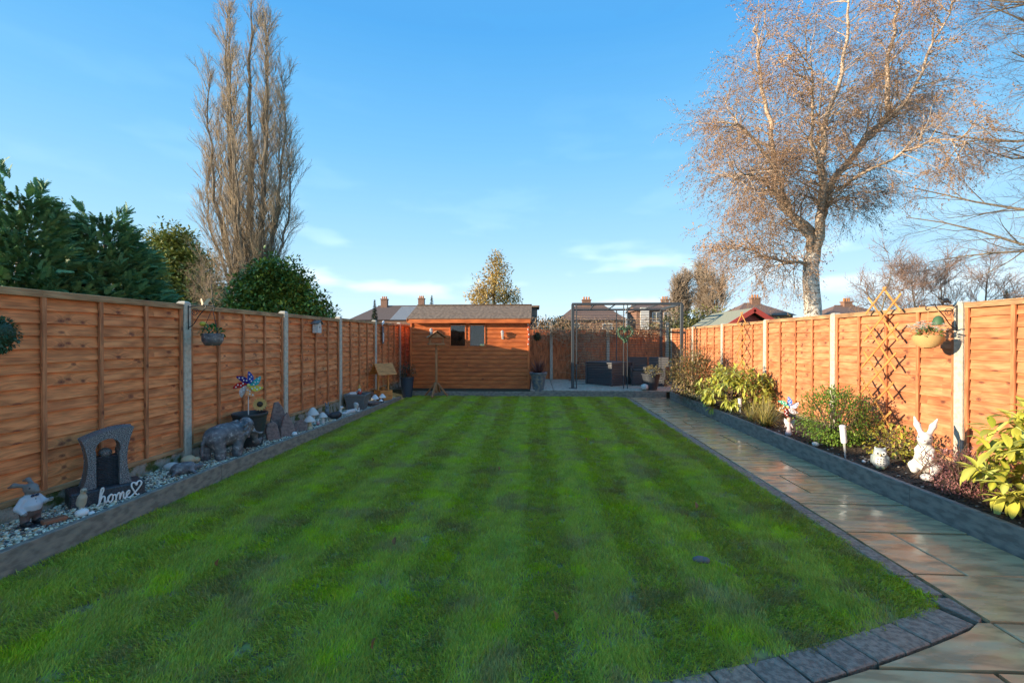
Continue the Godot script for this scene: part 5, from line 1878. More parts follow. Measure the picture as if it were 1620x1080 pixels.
# ---------------------------------------------------------------- plants
func shrub_part(t: Node3D, ctr: Vector3, rad: Vector3, n: int, l: float, w: float, c1: Color, c2: Color, shell := 0.45, m: Material = null, called := "leaves") -> void:
	var xf := []
	var cl := []
	for k in n:
		var d := V(R.randfn(), R.randfn(), R.randfn()).normalized()
		var lump := 1.0 + 0.22 * NZ.get_noise_3dv(d * 160.0 + ctr * 70.0)
		var rr := lump * pow(R.randf_range(shell * shell, 1.0), 0.5)
		var dir := (d + V(R.randfn(), R.randfn() + 0.5, R.randfn()) * 0.55).normalized()
		xf.append(Transform3D(facing(dir).scaled(Vector3.ONE * R.randf_range(0.65, 1.3)), ctr + d * rad * rr))
		cl.append(c1.lerp(c2, R.randf()) * R.randf_range(0.8, 1.2))
	var lf := MB.new()
	leaf_shape(lf, l, w, w * 0.12, 0.25, null, 4)
	scatter(called, lf.mesh(), m if m else M.leaf, xf, cl, t, true)

func stems(t: Node3D, ctr: Vector3, rad: Vector3, foot: Vector3, n: int, r: float, m: Material) -> void:
	var b := MB.new()
	b.col = Color(0.10, 0.07, 0.045)
	for k in n:
		var d := V(R.randfn(), absf(R.randfn()) + 0.2, R.randfn()).normalized()
		var e := ctr + d * rad * R.randf_range(0.6, 0.97)
		var a := foot + V(R.randf_range(-0.1, 0.1), 0, R.randf_range(-0.1, 0.1)) * rad.x * 2.0
		var mid := a.lerp(e, 0.5) + V(R.randf_range(-0.06, 0.06), 0.05, R.randf_range(-0.06, 0.06))
		b.tube(smooth([a, mid, e], 3), [r, r * 0.9, r * 0.8, r * 0.7, r * 0.55, r * 0.45, r * 0.3], 5, false)
	put("stems", b, m, t)

func laurel_leaves(yellow: float) -> Array:
	var out := []
	for k in 6:
		var b := MB.new()
		var g := Color(0.13, 0.21, 0.02).lerp(Color(0.24, 0.31, 0.04), R.randf())
		var yl := Color(0.62, 0.54, 0.07).lerp(Color(0.70, 0.66, 0.18), R.randf())
		b.col = g.lerp(yl, yellow * [0.15, 0.35, 0.6, 0.9, 0.25, 0.75][k])
		leaf_shape(b, R.randf_range(0.10, 0.14), R.randf_range(0.038, 0.052), 0.008, R.randf_range(0.1, 0.5), g.lerp(yl, yellow * [0.9, 0.75, 1.0, 0.6, 0.3, 0.5][k]), 6)
		out.append(b.mesh())
	return out

func laurel(label: String, at: Vector3, ctr: Vector3, rad: Vector3, rosettes: int, size: float, yellow: float) -> void:
	var t := thing("spotted_laurel", label, "shrub", at, 0.0, "variegated laurels")
	stems(t, ctr, rad, V(0, 0, 0), 26, 0.011, M.twig)
	var kinds := laurel_leaves(yellow)
	var made := 0
	var more := [[], [], [], [], [], []]
	for k in rosettes:
		var d := V(R.randfn(), R.randfn() * 0.9 + 0.25, R.randfn()).normalized()
		var p := ctr + d * rad * R.randf_range(0.62, 1.0) * (1.0 + 0.18 * NZ.get_noise_3dv(d * 140.0 + at * 40.0))
		var axis := (d + V(0, 0.45, 0)).normalized()
		var bs := facing(axis)
		var n := R.randi_range(6, 9)
		for j in n:
			var a := j * 2.4 + R.randf() * 0.5
			var el := lerpf(0.15, 1.1, float(j) / n) + R.randf_range(-0.15, 0.15)
			var dir := (bs * V(cos(a) * cos(el), sin(el) * 0.9, sin(a) * cos(el))).normalized()
			dir = (dir + V(0, -0.18, 0)).normalized()
			var x := Transform3D(facing(dir).scaled(Vector3.ONE * size * R.randf_range(0.75, 1.2)), p + axis * 0.012 * j)
			var w := R.randi() % 6
			var toward := (p - ctr).normalized().dot((V(0, 1.46, 0) - at - ctr).normalized())
			if made < 290 and toward > -0.05:
				var o := put("leaf", kinds[w], M.gloss_leaf, t)
				o.transform = x
				made += 1
			else:
				more[w].append(x)
	for w in 6:
		if more[w].size():
			scatter("leaves", kinds[w], M.gloss_leaf, more[w], [], t, true)

func solar_light(at: Vector3, h: float, lean: float, label: String) -> void:
	var t := thing("solar_light", label, "light", at, 0.3, "solar stake lights")
	t.rotation.z = lean
	var b := MB.new()
	b.lathe([Vector2(0.001, -0.05), Vector2(0.008, 0.0), Vector2(0.012, h * 0.42), Vector2(0.02, h * 0.46)], 12)
	put("stake", b, M.lamp_glass, t)
	b = MB.new()
	b.lathe([Vector2(0.024, h * 0.45), Vector2(0.029, h * 0.5), Vector2(0.029, h * 0.93), Vector2(0.024, h * 0.95)], 16)
	put("diffuser", b, M.white, t)
	b = MB.new()
	b.lathe([Vector2(0.031, h * 0.93), Vector2(0.032, h * 0.98), Vector2(0.02, h), Vector2(0.001, h)], 16)
	put("cap", b, M.offwhite, t)

func trellis(at: Vector3, turn: float, cols: int, a: float, bb: float, y0: float, y1: float, lean: float, label: String) -> void:
	var t := thing("trellis", label, "trellis", at, turn, "diamond lattice trellises")
	var W := cols * a
	var z := 0
	for s in [1.0, -1.0]:
		var k := 0
		while true:
			var ys: float = y0 - W / a * bb + k * 2.0 * bb if s > 0 else y0 + k * 2.0 * bb
			k += 1
			if ys > y1 + W / a * bb: break
			var p := Vector2(-W / 2, ys)
			var q := Vector2(W / 2, ys + s * W / a * bb)
			if s > 0:
				if q.y < y0 + bb * 0.6 or p.y > y1 - bb * 0.6: continue
			elif p.y < y0 + bb * 0.6 or q.y > y1 - bb * 0.6: continue
			var d := q - p
			var lo := 0.0
			var hi := 1.0
			for lim in [[y0, 1], [y1, -1]]:
				var tt: float = (lim[0] - p.y) / d.y
				if (p.y - lim[0]) * lim[1] < 0: lo = maxf(lo, tt)
				if (q.y - lim[0]) * lim[1] < 0: hi = minf(hi, tt)
			if hi - lo < 0.12: continue
			var e := d.normalized() * 0.025
			var A := p + d * lo - e
			var B := p + d * hi + e
			var b := MB.new()
			b.off = Vector2(R.randf(), R.randf())
			b.bar(V(A.x, A.y, s * 0.006 - A.y * lean), V(B.x, B.y, s * 0.006 - B.y * lean), 0.009, 0.024, 0.002, V(0, 0, 1))
			put("lath", b, M.lath, t)

func right_bed() -> void:
	var b: MB
	var t: Node3D
	trellis(V(4.0, 0, -5.66), -PI / 2, 3, 0.165, 0.168, 0.28, 2.06, 0.075, "tall orange diamond trellis rising above the near right fence")
	trellis(V(4.08, 0, -9.35), -PI / 2, 2, 0.17, 0.16, 0.5, 1.98, 0.02, "smaller diamond trellis behind the far variegated laurel")
	laurel("big yellow green variegated laurel overhanging the bed edging at the right edge", V(3.78, 0.18, -3.3), V(0, 0.33, 0), V(0.54, 0.47, 0.58), 165, 1.08, 0.95)
	laurel("yellow green variegated laurel in the far part of the right bed", V(3.68, 0.18, -8.6), V(0, 0.33, 0), V(0.58, 0.43, 0.6), 165, 1.0, 0.9)
	# loose brownish shrub
	t = thing("loose_shrub", "loose brown and olive shrub with arching stems near the pergola", "shrub", V(3.45, 0.16, -10.1))
	stems(t, V(0, 0.65, 0), V(0.68, 0.85, 0.75), Vector3.ZERO, 46, 0.009, M.twig)
	shrub_part(t, V(0, 0.48, 0), V(0.62, 0.5, 0.72), 3000, 0.06, 0.03, Color(0.10, 0.11, 0.025), Color(0.32, 0.2, 0.09), 0.35)
	shrub_part(t, V(0.05, 0.85, 0.0), V(0.5, 0.42, 0.6), 500, 0.05, 0.022, Color(0.16, 0.16, 0.03), Color(0.36, 0.22, 0.1), 0.3)
	# low silver ground cover
	t = thing("ground_cover", "low grey green ground cover spilling over the far bed edging", "plant", V(3.32, 0.15, -9.75))
	shrub_part(t, V(0, 0.04, 0), V(0.26, 0.13, 0.85), 1500, 0.035, 0.012, Color(0.10, 0.13, 0.09), Color(0.22, 0.26, 0.2), 0.2)
	# pot and stone ball at the patio corner
	t = thing("potted_shrub", "grey round pot of trailing shrub on the patio corner by the path", "plant", V(2.95, 0.15, -11.85))
	b = MB.new()
	pot_shape(b, 0.15, 0.23, 0.42)
	put("pot", b, M.dark_stone, t)
	put("compost", disc(0.2, 0.38), M.soil, t)
	shrub_part(t, V(0.05, 0.46, 0), V(0.26, 0.16, 0.26), 520, 0.045, 0.022, Color(0.09, 0.11, 0.03), Color(0.34, 0.24, 0.11))
	b = MB.new()
	b.lathe([Vector2(0.001, -0.085), Vector2(0.085, -0.06), Vector2(0.09, 0.0), Vector2(0.085, 0.06), Vector2(0.001, 0.085)], 20)
	b.ball(V(0, 0, 0), V(0.09, 0.085, 0.09), 16, 10)
	tag(put("stone_ball", b, M.offwhite, self, V(2.76, 0.235, -11.72)), "pale stone ball on the patio edge before the grey pot", "ornament")
	# golden grass
	t = thing("ornamental_grass", "clump of golden green ornamental grass in the right bed", "plant", V(3.55, 0.17, -7.35))
	for k in 7:
		put("blades", strappy(90, 0.25, 0.48, 0.004, 1.0, Color(0.16, 0.16, 0.03), Color(0.46, 0.36, 0.12)), M.leaf, t, V(R.randf_range(-0.22, 0.3), 0, R.randf_range(-0.5, 0.55)))
	# clipped box
	t = thing("box_shrub", "rounded bright green box shrub with tiny leaves beside the path", "shrub", V(3.62, 0.17, -5.72))
	stems(t, V(0, 0.36, 0), V(0.42, 0.36, 0.45), Vector3.ZERO, 36, 0.007, M.twig)
	shrub_part(t, V(0, 0.34, 0), V(0.42, 0.37, 0.46), 5600, 0.028, 0.015, Color(0.045, 0.12, 0.015), Color(0.19, 0.29, 0.03), 0.5)
	# variegated low shrub and a dry twiggy one
	t = thing("low_shrub", "low yellow variegated shrub in front of the tall trellis", "shrub", V(3.82, 0.18, -5.0))
	stems(t, V(0, 0.16, 0), V(0.3, 0.22, 0.36), Vector3.ZERO, 26, 0.006, M.twig)
	shrub_part(t, V(0, 0.16, 0), V(0.28, 0.2, 0.36), 620, 0.04, 0.022, Color(0.14, 0.17, 0.02), Color(0.5, 0.42, 0.06), 0.3)
	t = thing("dry_shrub", "dark leafless twiggy shrub behind the box shrub at the trellis foot", "shrub", V(3.98, 0.18, -5.75))
	var tips := []
	b = MB.new()
	b.col = Color(0.06, 0.04, 0.035)
	for k in 9:
		grow(b, V(R.randf_range(-0.05, 0.05), 0, R.randf_range(-0.05, 0.05)), V(R.randfn() * 0.3, 1, R.randfn() * 0.45).normalized(), R.randf_range(0.4, 0.65), 0.007, 0, 1, {"kids": [7, 0], "wob": 0.18, "up": 0.04, "ang": 0.7, "ratio": 0.5, "from": 0.25}, tips)
	put("twigs", b, M.twig, t)
	shrub_part(t, V(0, 0.45, 0), V(0.12, 0.34, 0.3), 160, 0.028, 0.014, Color(0.05, 0.04, 0.03), Color(0.16, 0.07, 0.06))
	# pink spiraea
	t = thing("pink_shrub", "low pinkish red fine leaved shrub between white rabbit and laurel", "shrub", V(3.58, 0.17, -3.98))
	stems(t, V(0, 0.2, 0), V(0.3, 0.3, 0.32), Vector3.ZERO, 40, 0.004, M.twig)
	shrub_part(t, V(0, 0.17, 0), V(0.29, 0.22, 0.3), 2400, 0.022, 0.009, Color(0.16, 0.055, 0.06), Color(0.42, 0.19, 0.16), 0.3)
	t = thing("wispy_plant", "few thin bare arching stems in front of the white rabbit", "plant", V(3.5, 0.17, -4.32))
	tips = []
	b = MB.new()
	b.col = Color(0.11, 0.07, 0.045)
	for k in 5:
		grow(b, V(R.randf_range(-0.08, 0.08), 0, R.randf_range(-0.08, 0.08)), V(R.randfn() * 0.35, 1, R.randfn() * 0.5).normalized(), R.randf_range(0.25, 0.4), 0.004, 0, 1, {"kids": [4, 0], "wob": 0.2, "up": 0.02, "ang": 0.7, "ratio": 0.5, "from": 0.3}, tips)
	put("twigs", b, M.twig, t)
	solar_light(V(3.55, 0.17, -8.1), 0.26, 0.05, "white solar stake light in front of the far variegated laurel")
	solar_light(V(3.36, 0.17, -5.12), 0.36, 0.12, "clear and white solar stake light beside the box shrub")
	# windmill with little fairy
	t = thing("toy_windmill", "blue, red and white toy windmill in the right bed", "windmill", V(3.45, 0.17, -6.42))
	pinwheel(t, V(0, 0.36, 0), 0.14, [Color(0.02, 0.12, 0.5), Color(0.05, 0.4, 0.25), Color(0.65, 0.35, 0.1), Color(0.6, 0.06, 0.05), Color(0.7, 0.6, 0.6), Color(0.5, 0.5, 0.65)], 0.36, -0.45)
	t = thing("fairy_figurine", "small pale pink fairy figurine under the toy windmill", "ornament", V(3.4, 0.17, -6.3), -0.6)
	var pk := Color(0.55, 0.42, 0.42)
	put("body", body([[V(0, 0.02, 0), V(0, 0.1, 0), 0.045, 0.02, pk], [V(0, 0.1, 0), V(0, 0.155, 0), 0.02, 0.024, pk], [V(0, 0.2, 0), V(0, 0.205, 0.003), 0.027, 0.026, Color(0.55, 0.38, 0.3)], [V(0, 0.215, -0.012), V(0, 0.19, -0.02), 0.026, 0.02, Color(0.3, 0.18, 0.08)], [V(-0.025, 0.15, 0), V(-0.045, 0.105, 0.015), 0.01, 0.008, pk], [V(0.025, 0.15, 0), V(0.045, 0.105, 0.015), 0.01, 0.008, pk]], 0.0065, 0.012), M.paint, t)
	for s in [-1.0, 1.0]:
		b = MB.new()
		b.x = Transform3D(Basis(Vector3.UP, s * 0.5), V(0, 0.13, -0.03))
		b.plate(PackedVector2Array([Vector2(0, 0), Vector2(s * 0.03, 0.06), Vector2(s * 0.07, 0.08), Vector2(s * 0.075, 0.04), Vector2(s * 0.05, -0.02), Vector2(s * 0.02, -0.04)]), -0.002, 0.002, 0.0005)
		put("wing", b, M.white, t)
	# owl
	t = thing("owl_figurine", "small spotted grey and white owl figurine on the soil", "ornament", V(3.43, 0.175, -4.72), -0.55)
	var ow := Color(0.34, 0.38, 0.37)
	var wh := Color(0.66, 0.65, 0.6)
	put("body", body([[V(0, 0.055, 0), V(0, 0.1, 0), 0.062, 0.055, ow], [V(0, 0.06, 0.02), V(0, 0.09, 0.018), 0.048, 0.044, wh], [V(0, 0.145, 0.004), V(0, 0.148, 0.008), 0.054, 0.052, ow], [V(-0.03, 0.18, 0), V(-0.042, 0.205, 0), 0.018, 0.006, ow], [V(0.03, 0.18, 0), V(0.042, 0.205, 0), 0.018, 0.006, ow], [V(-0.055, 0.11, 0), V(-0.062, 0.05, -0.005), 0.02, 0.014, Color(0.2, 0.24, 0.24)], [V(0.055, 0.11, 0), V(0.062, 0.05, -0.005), 0.02, 0.014, Color(0.2, 0.24, 0.24)], [V(-0.022, 0.012, 0.045), V(-0.022, 0.01, 0.055), 0.014, 0.012, Color(0.45, 0.42, 0.2)], [V(0.022, 0.012, 0.045), V(0.022, 0.01, 0.055), 0.014, 0.012, Color(0.45, 0.42, 0.2)]], 0.0068, 0.012), M.paint, t)
	for s in [-1.0, 1.0]:
		b = MB.new()
		b.col = wh
		b.ball(V(s * 0.024, 0.153, 0.05), V(0.023, 0.023, 0.012), 12, 7)
		var ey := put("eye", b, M.paint, t)
		b = MB.new()
		b.col = Color(0.01, 0.01, 0.01)
		b.ball(V(s * 0.023, 0.153, 0.06), V(0.009, 0.009, 0.006), 8, 6)
		put("pupil", b, M.paint, ey)
	b = MB.new()
	b.col = Color(0.4, 0.28, 0.08)
	b.ball(V(0, 0.137, 0.062), V(0.007, 0.012, 0.01), 7, 5)
	put("beak", b, M.paint, t)
	for k in 9:
		b = MB.new()
		b.col = Color(0.03, 0.04, 0.05)
		var x := (k % 3 - 1) * 0.022
		var y := 0.055 + (k / 3) * 0.022
		b.ball(V(x, y, sqrt(maxf(0.0, 0.0045 - x * x)) + 0.0), V(0.006, 0.006, 0.004), 6, 4)
		put("spot", b, M.paint, t)
	# white rabbit
	t = thing("rabbit_statue", "large white upright rabbit statue standing in the right bed", "statue", V(3.72, 0.18, -4.55), -0.75)
	put("body", body([[V(0, 0.09, 0), V(0, 0.22, 0.0), 0.092, 0.066, wh], [V(0, 0.22, 0.005), V(0, 0.27, 0.01), 0.062, 0.045, wh], [V(0, 0.325, 0.015), V(0, 0.335, 0.022), 0.06, 0.056, wh], [V(0, 0.312, 0.06), V(0, 0.308, 0.072), 0.03, 0.026, wh],
		[V(-0.03, 0.375, 0), V(-0.058, 0.45, -0.012), 0.021, 0.024, wh], [V(-0.058, 0.45, -0.012), V(-0.08, 0.525, -0.02), 0.024, 0.009, wh], [V(0.03, 0.375, 0), V(0.055, 0.45, -0.012), 0.021, 0.024, wh], [V(0.055, 0.45, -0.012), V(0.085, 0.52, -0.02), 0.024, 0.009, wh],
		[V(-0.075, 0.06, 0.02), V(-0.07, 0.03, 0.09), 0.05, 0.03, wh], [V(0.075, 0.06, 0.02), V(0.07, 0.03, 0.09), 0.05, 0.03, wh], [V(-0.05, 0.22, 0.03), V(-0.045, 0.15, 0.075), 0.026, 0.022, wh], [V(0.05, 0.22, 0.03), V(0.045, 0.15, 0.075), 0.026, 0.022, wh], [V(0, 0.06, -0.1), V(0, 0.065, -0.105), 0.035, 0.03, wh]], 0.0088, 0.02), M.paint, t)
	eyes(t, V(0.04, 0.348, 0.062), 0.007)
	b = MB.new()
	b.col = Color(0.35, 0.2, 0.18)
	b.ball(V(0, 0.322, 0.098), V(0.008, 0.006, 0.005), 7, 5)
	put("nose", b, M.paint, t)
	for q in [[3.55, -4.32, 0.05, "white round stone at the white rabbit's foot"], [3.40, -4.9, 0.022, "small white pebble beside the spotted owl"], [3.36, -5.65, 0.04, "white pebble in front of the box shrub"], [3.62, -3.62, 0.05, "blue grey stone under the near laurel"]]:
		b = MB.new()
		b.ball(Vector3.ZERO, V(q[2], q[2] * 0.7, q[2] * 0.85), 12, 8)
		tag(put("stone", b, M.offwhite if q[1] > -3.7 else M.white, self, V(q[0], 0.18 + q[2] * 0.4, q[1]), R.randf() * 3), q[3], "stone")
	# blue glazed pot with cordyline by the shed
	t = thing("potted_cordyline", "blue glazed urn with spiky purple cordyline at the shed's right corner", "plant", V(0.06, 0.0, -11.78))
	b = MB.new()
	b.lathe([Vector2(0.001, 0.0), Vector2(0.12, 0.0), Vector2(0.13, 0.02), Vector2(0.15, 0.2), Vector2(0.19, 0.48), Vector2(0.215, 0.54), Vector2(0.235, 0.57), Vector2(0.23, 0.6), Vector2(0.205, 0.59), Vector2(0.18, 0.52)], 26)
	put("urn", b, M.glaze, t)
	put("compost", disc(0.185, 0.52), M.soil, t)
	put("leaves", strappy(95, 0.3, 0.55, 0.011, 0.35, Color(0.06, 0.018, 0.025), Color(0.2, 0.07, 0.06)), M.leaf, t, V(0, 0.5, 0))
	b = MB.new()
	b.tube([V(0, 0.5, 0), V(0, 0.62, 0)], [0.02, 0.018], 7)
	put("stem", b, M.bark, t)
	# dark green ball hung beside the shed
	t = thing("topiary_ball", "small dark green topiary ball hanging right of the shed", "topiary", V(0.03, 1.53, -13.1))
	var xf := []
	var cl := []
	for k in 420:
		var d := V(R.randfn(), R.randfn(), R.randfn()).normalized()
		xf.append(Transform3D(facing((d + V(R.randfn(), R.randfn(), R.randfn()) * 0.4).normalized()), d * R.randf_range(0.09, 0.115)))
		cl.append(Color(0.02, 0.06, 0.025).lerp(Color(0.05, 0.12, 0.06), R.randf()))
	var lf := MB.new()
	leaf_shape(lf, 0.03, 0.02, 0.002, 0.2, null, 3)
	scatter("leaves", lf.mesh(), M.leaf, xf, cl, t, true)
	b = MB.new()
	b.col = Color(0.02, 0.05, 0.025)
	b.ball(Vector3.ZERO, Vector3.ONE * 0.09, 14, 10)
	put("core", b, M.plain, t)
	b = MB.new()
	b.tube([V(0, 0.1, 0), V(-0.02, 0.35, 0), V(-0.22, 0.4, 0)], [0.004, 0.004, 0.004], 5)
	put("chain", b, M.iron, t)

# dead climber sprawling over the back fence
func climber() -> void:
	var t := thing("dead_climber", "tangle of dry brown climber stems over the back fence", "climber", V(0, 0, -14.72))
	var b := MB.new()
	for k in 620:
		b.col = Color(0.38, 0.24, 0.13).lerp(Color(0.7, 0.5, 0.31), R.randf())
		var p := V(R.randf_range(-0.1, 4.1), R.randf_range(1.5, 2.1), R.randf_range(-0.05, 0.16))
		if k > 440:
			p = V(R.randf_range(1.15, 1.9), R.randf_range(0.3, 1.6), R.randf_range(0.0, 0.18))
		elif k % 3 == 0:
			p = V(R.randf_range(0.1, 2.2), R.randf_range(1.2, 1.9), R.randf_range(0.02, 0.2))
		var d := V(R.randfn(), R.randfn() * 0.6, R.randfn() * 0.25).normalized()
		var pts := []
		var rad := []
		var r0 := R.randf_range(0.003, 0.007)
		for j in 8:
			pts.append(p)
			rad.append(r0 * (1.0 - j * 0.09))
			p += d * 0.075
			d = (d + V(R.randfn() * 0.45, R.randfn() * 0.4 - 0.1, R.randfn() * 0.2)).normalized()
			p.y = minf(p.y, 2.2)
			p.z = clampf(p.z, -0.06, 0.24)
		b.tube(pts, rad, 4, false)
	put("stems", b, M.twig, t)
	var xf := []
	var cl := []
	for k in 1500:
		var p := V(R.randf_range(-0.1, 4.1), R.randf_range(1.55, 2.12), R.randf_range(-0.02, 0.2))
		var d := V(R.randfn(), R.randfn() - 0.5, R.randfn()).normalized()
		xf.append(Transform3D(facing(d).scaled(Vector3.ONE * R.randf_range(0.6, 1.4)), p))
		cl.append(Color(0.26, 0.15, 0.07).lerp(Color(0.55, 0.38, 0.21), R.randf()))
	var lf := MB.new()
	leaf_shape(lf, 0.05, 0.025, 0.008, 0.4, null, 3)
	scatter("dry_leaves", lf.mesh(), M.leaf, xf, cl, t, true)

# ---------------------------------------------------------------- trees
func grow(b: MB, p: Vector3, d: Vector3, l: float, r: float, lvl: int, most: int, o: Dictionary, tips: Array) -> void:
	var n := 6 if lvl < 2 else 4
	var pts := [p]
	var rad := [r]
	var dirs := [d]
	var st := l / n
	for k in n:
		d = (d + V(R.randfn(), R.randfn(), R.randfn()) * o.wob + V(0, o.up, 0)).normalized()
		p += d * st
		pts.append(p)
		dirs.append(d)
		rad.append(r * (1.0 - 0.8 * (k + 1) / n))
	b.tube(pts, rad, 7 if lvl == 0 else (5 if lvl == 1 else 3), false)
	if lvl >= most:
		for k in range(1, n + 1):
			tips.append([pts[k], dirs[k], rad[k]])
		return
	var kids: int = o.kids[lvl]
	for c in kids:
		var t: float = lerpf(o.from, 0.98, (c + R.randf()) / kids)
		var f := t * n
		var k := mini(int(f), n - 1)
		var q: Vector3 = pts[k].lerp(pts[k + 1], f - k)
		var dd: Vector3 = dirs[k + 1]
		var side := dd.cross(V(R.randfn(), R.randfn(), R.randfn())).normalized()
		var an: float = o.ang * R.randf_range(0.65, 1.3)
		var cd := (dd * cos(an) + side * sin(an)).normalized()
		grow(b, q, cd, l * o.ratio * R.randf_range(0.7, 1.2) * (1.15 - 0.6 * t), maxf(lerpf(r, r * 0.2, t) * 0.55, 0.004), lvl + 1, most, o, tips)

func spray(n: int, r: float, spread: float, up: float, leafs := 0, leafsize := 0.03) -> Mesh:
	# a twig one metre long along +y with side twigs
	var b := MB.new()
	b.tube([V(0, 0, 0), V(0.02, 0.35, 0.02), V(-0.01, 0.7, 0.0), V(0.02, 1.0, 0.03)], [r, r * 0.8, r * 0.6, r * 0.3], 3, false)
	for k in n:
		var t := lerpf(0.1, 0.95, (k + R.randf()) / n)
		var a := R.randf() * TAU
		var p := V(0.02 * sin(t * 6), t, 0.02 * cos(t * 5))
		var d := V(cos(a) * spread, up, sin(a) * spread).normalized()
		var l := R.randf_range(0.25, 0.5) * (1.2 - t * 0.6)
		var q := p + d * l * 0.5 + V(R.randfn(), R.randfn(), R.randfn()) * 0.03
		var e := q + (d + V(R.randfn() * 0.3, 0.25, R.randfn() * 0.3)).normalized() * l * 0.5
		b.tube([p, q, e], [r * 0.6, r * 0.5, r * 0.25], 3, false)
		for j in leafs:
			var w := p.lerp(e, R.randf())
			var keep := b.x
			b.x = Transform3D(facing(V(R.randfn(), R.randfn(), R.randfn()).normalized()), w)
			leaf_shape(b, leafsize, leafsize * 0.7, 0.0, 0.1, null, 2)
			b.x = keep
	return b.mesh()

func dress(t: Node3D, tips: Array, mesh: Array, m: Material, per: float, s0: float, s1: float, c1: Color, c2: Color, bend: Vector3, jitter: float) -> void:
	var xf := []
	var cl := []
	for k in mesh.size():
		xf.append([])
		cl.append([])
	for q in tips:
		var n := int(per) + (1 if R.randf() < per - int(per) else 0)
		for k in n:
			var d: Vector3 = (q[1] + V(R.randfn(), R.randfn(), R.randfn()) * jitter + bend).normalized()
			var w := R.randi() % mesh.size()
			xf[w].append(Transform3D((Basis(d, R.randf() * TAU) * facing(d)).scaled(Vector3.ONE * R.randf_range(s0, s1)), q[0]))
			cl[w].append(c1.lerp(c2, R.randf()))
	for w in mesh.size():
		scatter("crown", mesh[w], m, xf[w], cl[w], t, true)

func bare_tree(called: String, label: String, at: Vector3, h: float, spread: float, c1: Color, c2: Color, seedy: int, group := "", upright := 0.1, tw := 0.012, size := 0.9) -> void:
	var t := thing(called, label, "tree", at, 0.0, group)
	R.seed = seedy
	var b := MB.new()
	b.col = c1
	var tips := []
	grow(b, Vector3.ZERO, V(R.randfn() * 0.03, 1, R.randfn() * 0.03).normalized(), h * 0.88, h * 0.014, 0, 2, {"kids": [15, 6, 0], "wob": 0.05, "up": upright, "ang": 0.55 * spread, "ratio": 0.42, "from": 0.2}, tips)
	put("trunk", b, M.bark, t)
	dress(t, tips, [spray(9, tw, 0.8, 0.8), spray(7, tw, 0.9, 0.6)], M.twig, 0.7, size * 0.7, size * 1.3, c1, c2, V(0, 0.2, 0), 0.45)

func poplar() -> void:
	R.seed = 77
	var t := thing("poplar_tree", "tall narrow leafless poplar with many upright stems beyond left fence", "tree", V(-18.2, 0, -28))
	var b := MB.new()
	var tips := []
	b.tube([V(0, 0, 0), V(0, 2.0, 0), V(0.1, 4.5, 0)], [0.75, 0.6, 0.5], 10, false)
	var st := [[0.0, 0.1, 23.5, 0.36, 0.0], [0.35, 1.3, 22.0, 0.28, 0.3], [-0.4, -1.3, 22.0, 0.28, 0.1], [0.3, 2.1, 18.5, 0.22, -0.4], [-0.35, -2.2, 18.0, 0.22, 0.5], [0.1, 0.7, 22.5, 0.22, -0.9], [-0.1, -0.6, 22.0, 0.22, 0.9], [0.2, 3.0, 13.5, 0.16, 0.4], [-0.2, -3.0, 13.0, 0.16, -0.3], [0.0, 0.4, 16.5, 0.16, 1.9], [0.0, -0.2, 16.5, 0.16, -1.9], [0.2, 1.7, 20.0, 0.18, 0.9], [-0.2, -1.7, 20.0, 0.18, -0.8], [0.1, 2.6, 16.0, 0.15, 0.9], [-0.1, -2.7, 15.5, 0.15, -1.0]]
	for s in st:
		var pts := []
		var rad := []
		for k in 15:
			var u := k / 14.0
			var w := sin(u * PI * 0.62) * 1.0
			pts.append(V(s[0] + (s[1] - s[0]) * w + R.randfn() * 0.07, lerpf(2.6, s[2], u), s[4] * w + R.randfn() * 0.07))
			rad.append(maxf(s[3] * 0.8 * (1.0 - u * 0.93), 0.015))
		b.tube(pts, rad, 6, false)
		for k in range(1, 14):
			for c in 3:
				var a := R.randf() * TAU
				var u := k / 14.0
				var q: Vector3 = pts[k].lerp(pts[k + 1], R.randf())
				var outw := V(cos(a), 0, sin(a)) * (0.75 if u < 0.6 else 0.5)
				var l := lerpf(2.9, 0.9, u) * R.randf_range(0.6, 1.15)
				grow(b, q, (outw + V(0, 0.9, 0)).normalized(), l, maxf(rad[k] * 0.28, 0.024), 1, 2, {"kids": [0, 4, 0], "wob": 0.1, "up": 0.16, "ang": 0.55, "ratio": 0.5, "from": 0.15}, tips)
	put("trunk", b, M.bark, t)
	dress(t, tips, [spray(4, 0.011, 0.5, 1.0), spray(3, 0.011, 0.6, 1.0)], M.twig, 1.05, 0.5, 1.0, Color(0.30, 0.21, 0.12), Color(0.52, 0.39, 0.24), V(0, 0.35, 0), 0.3)

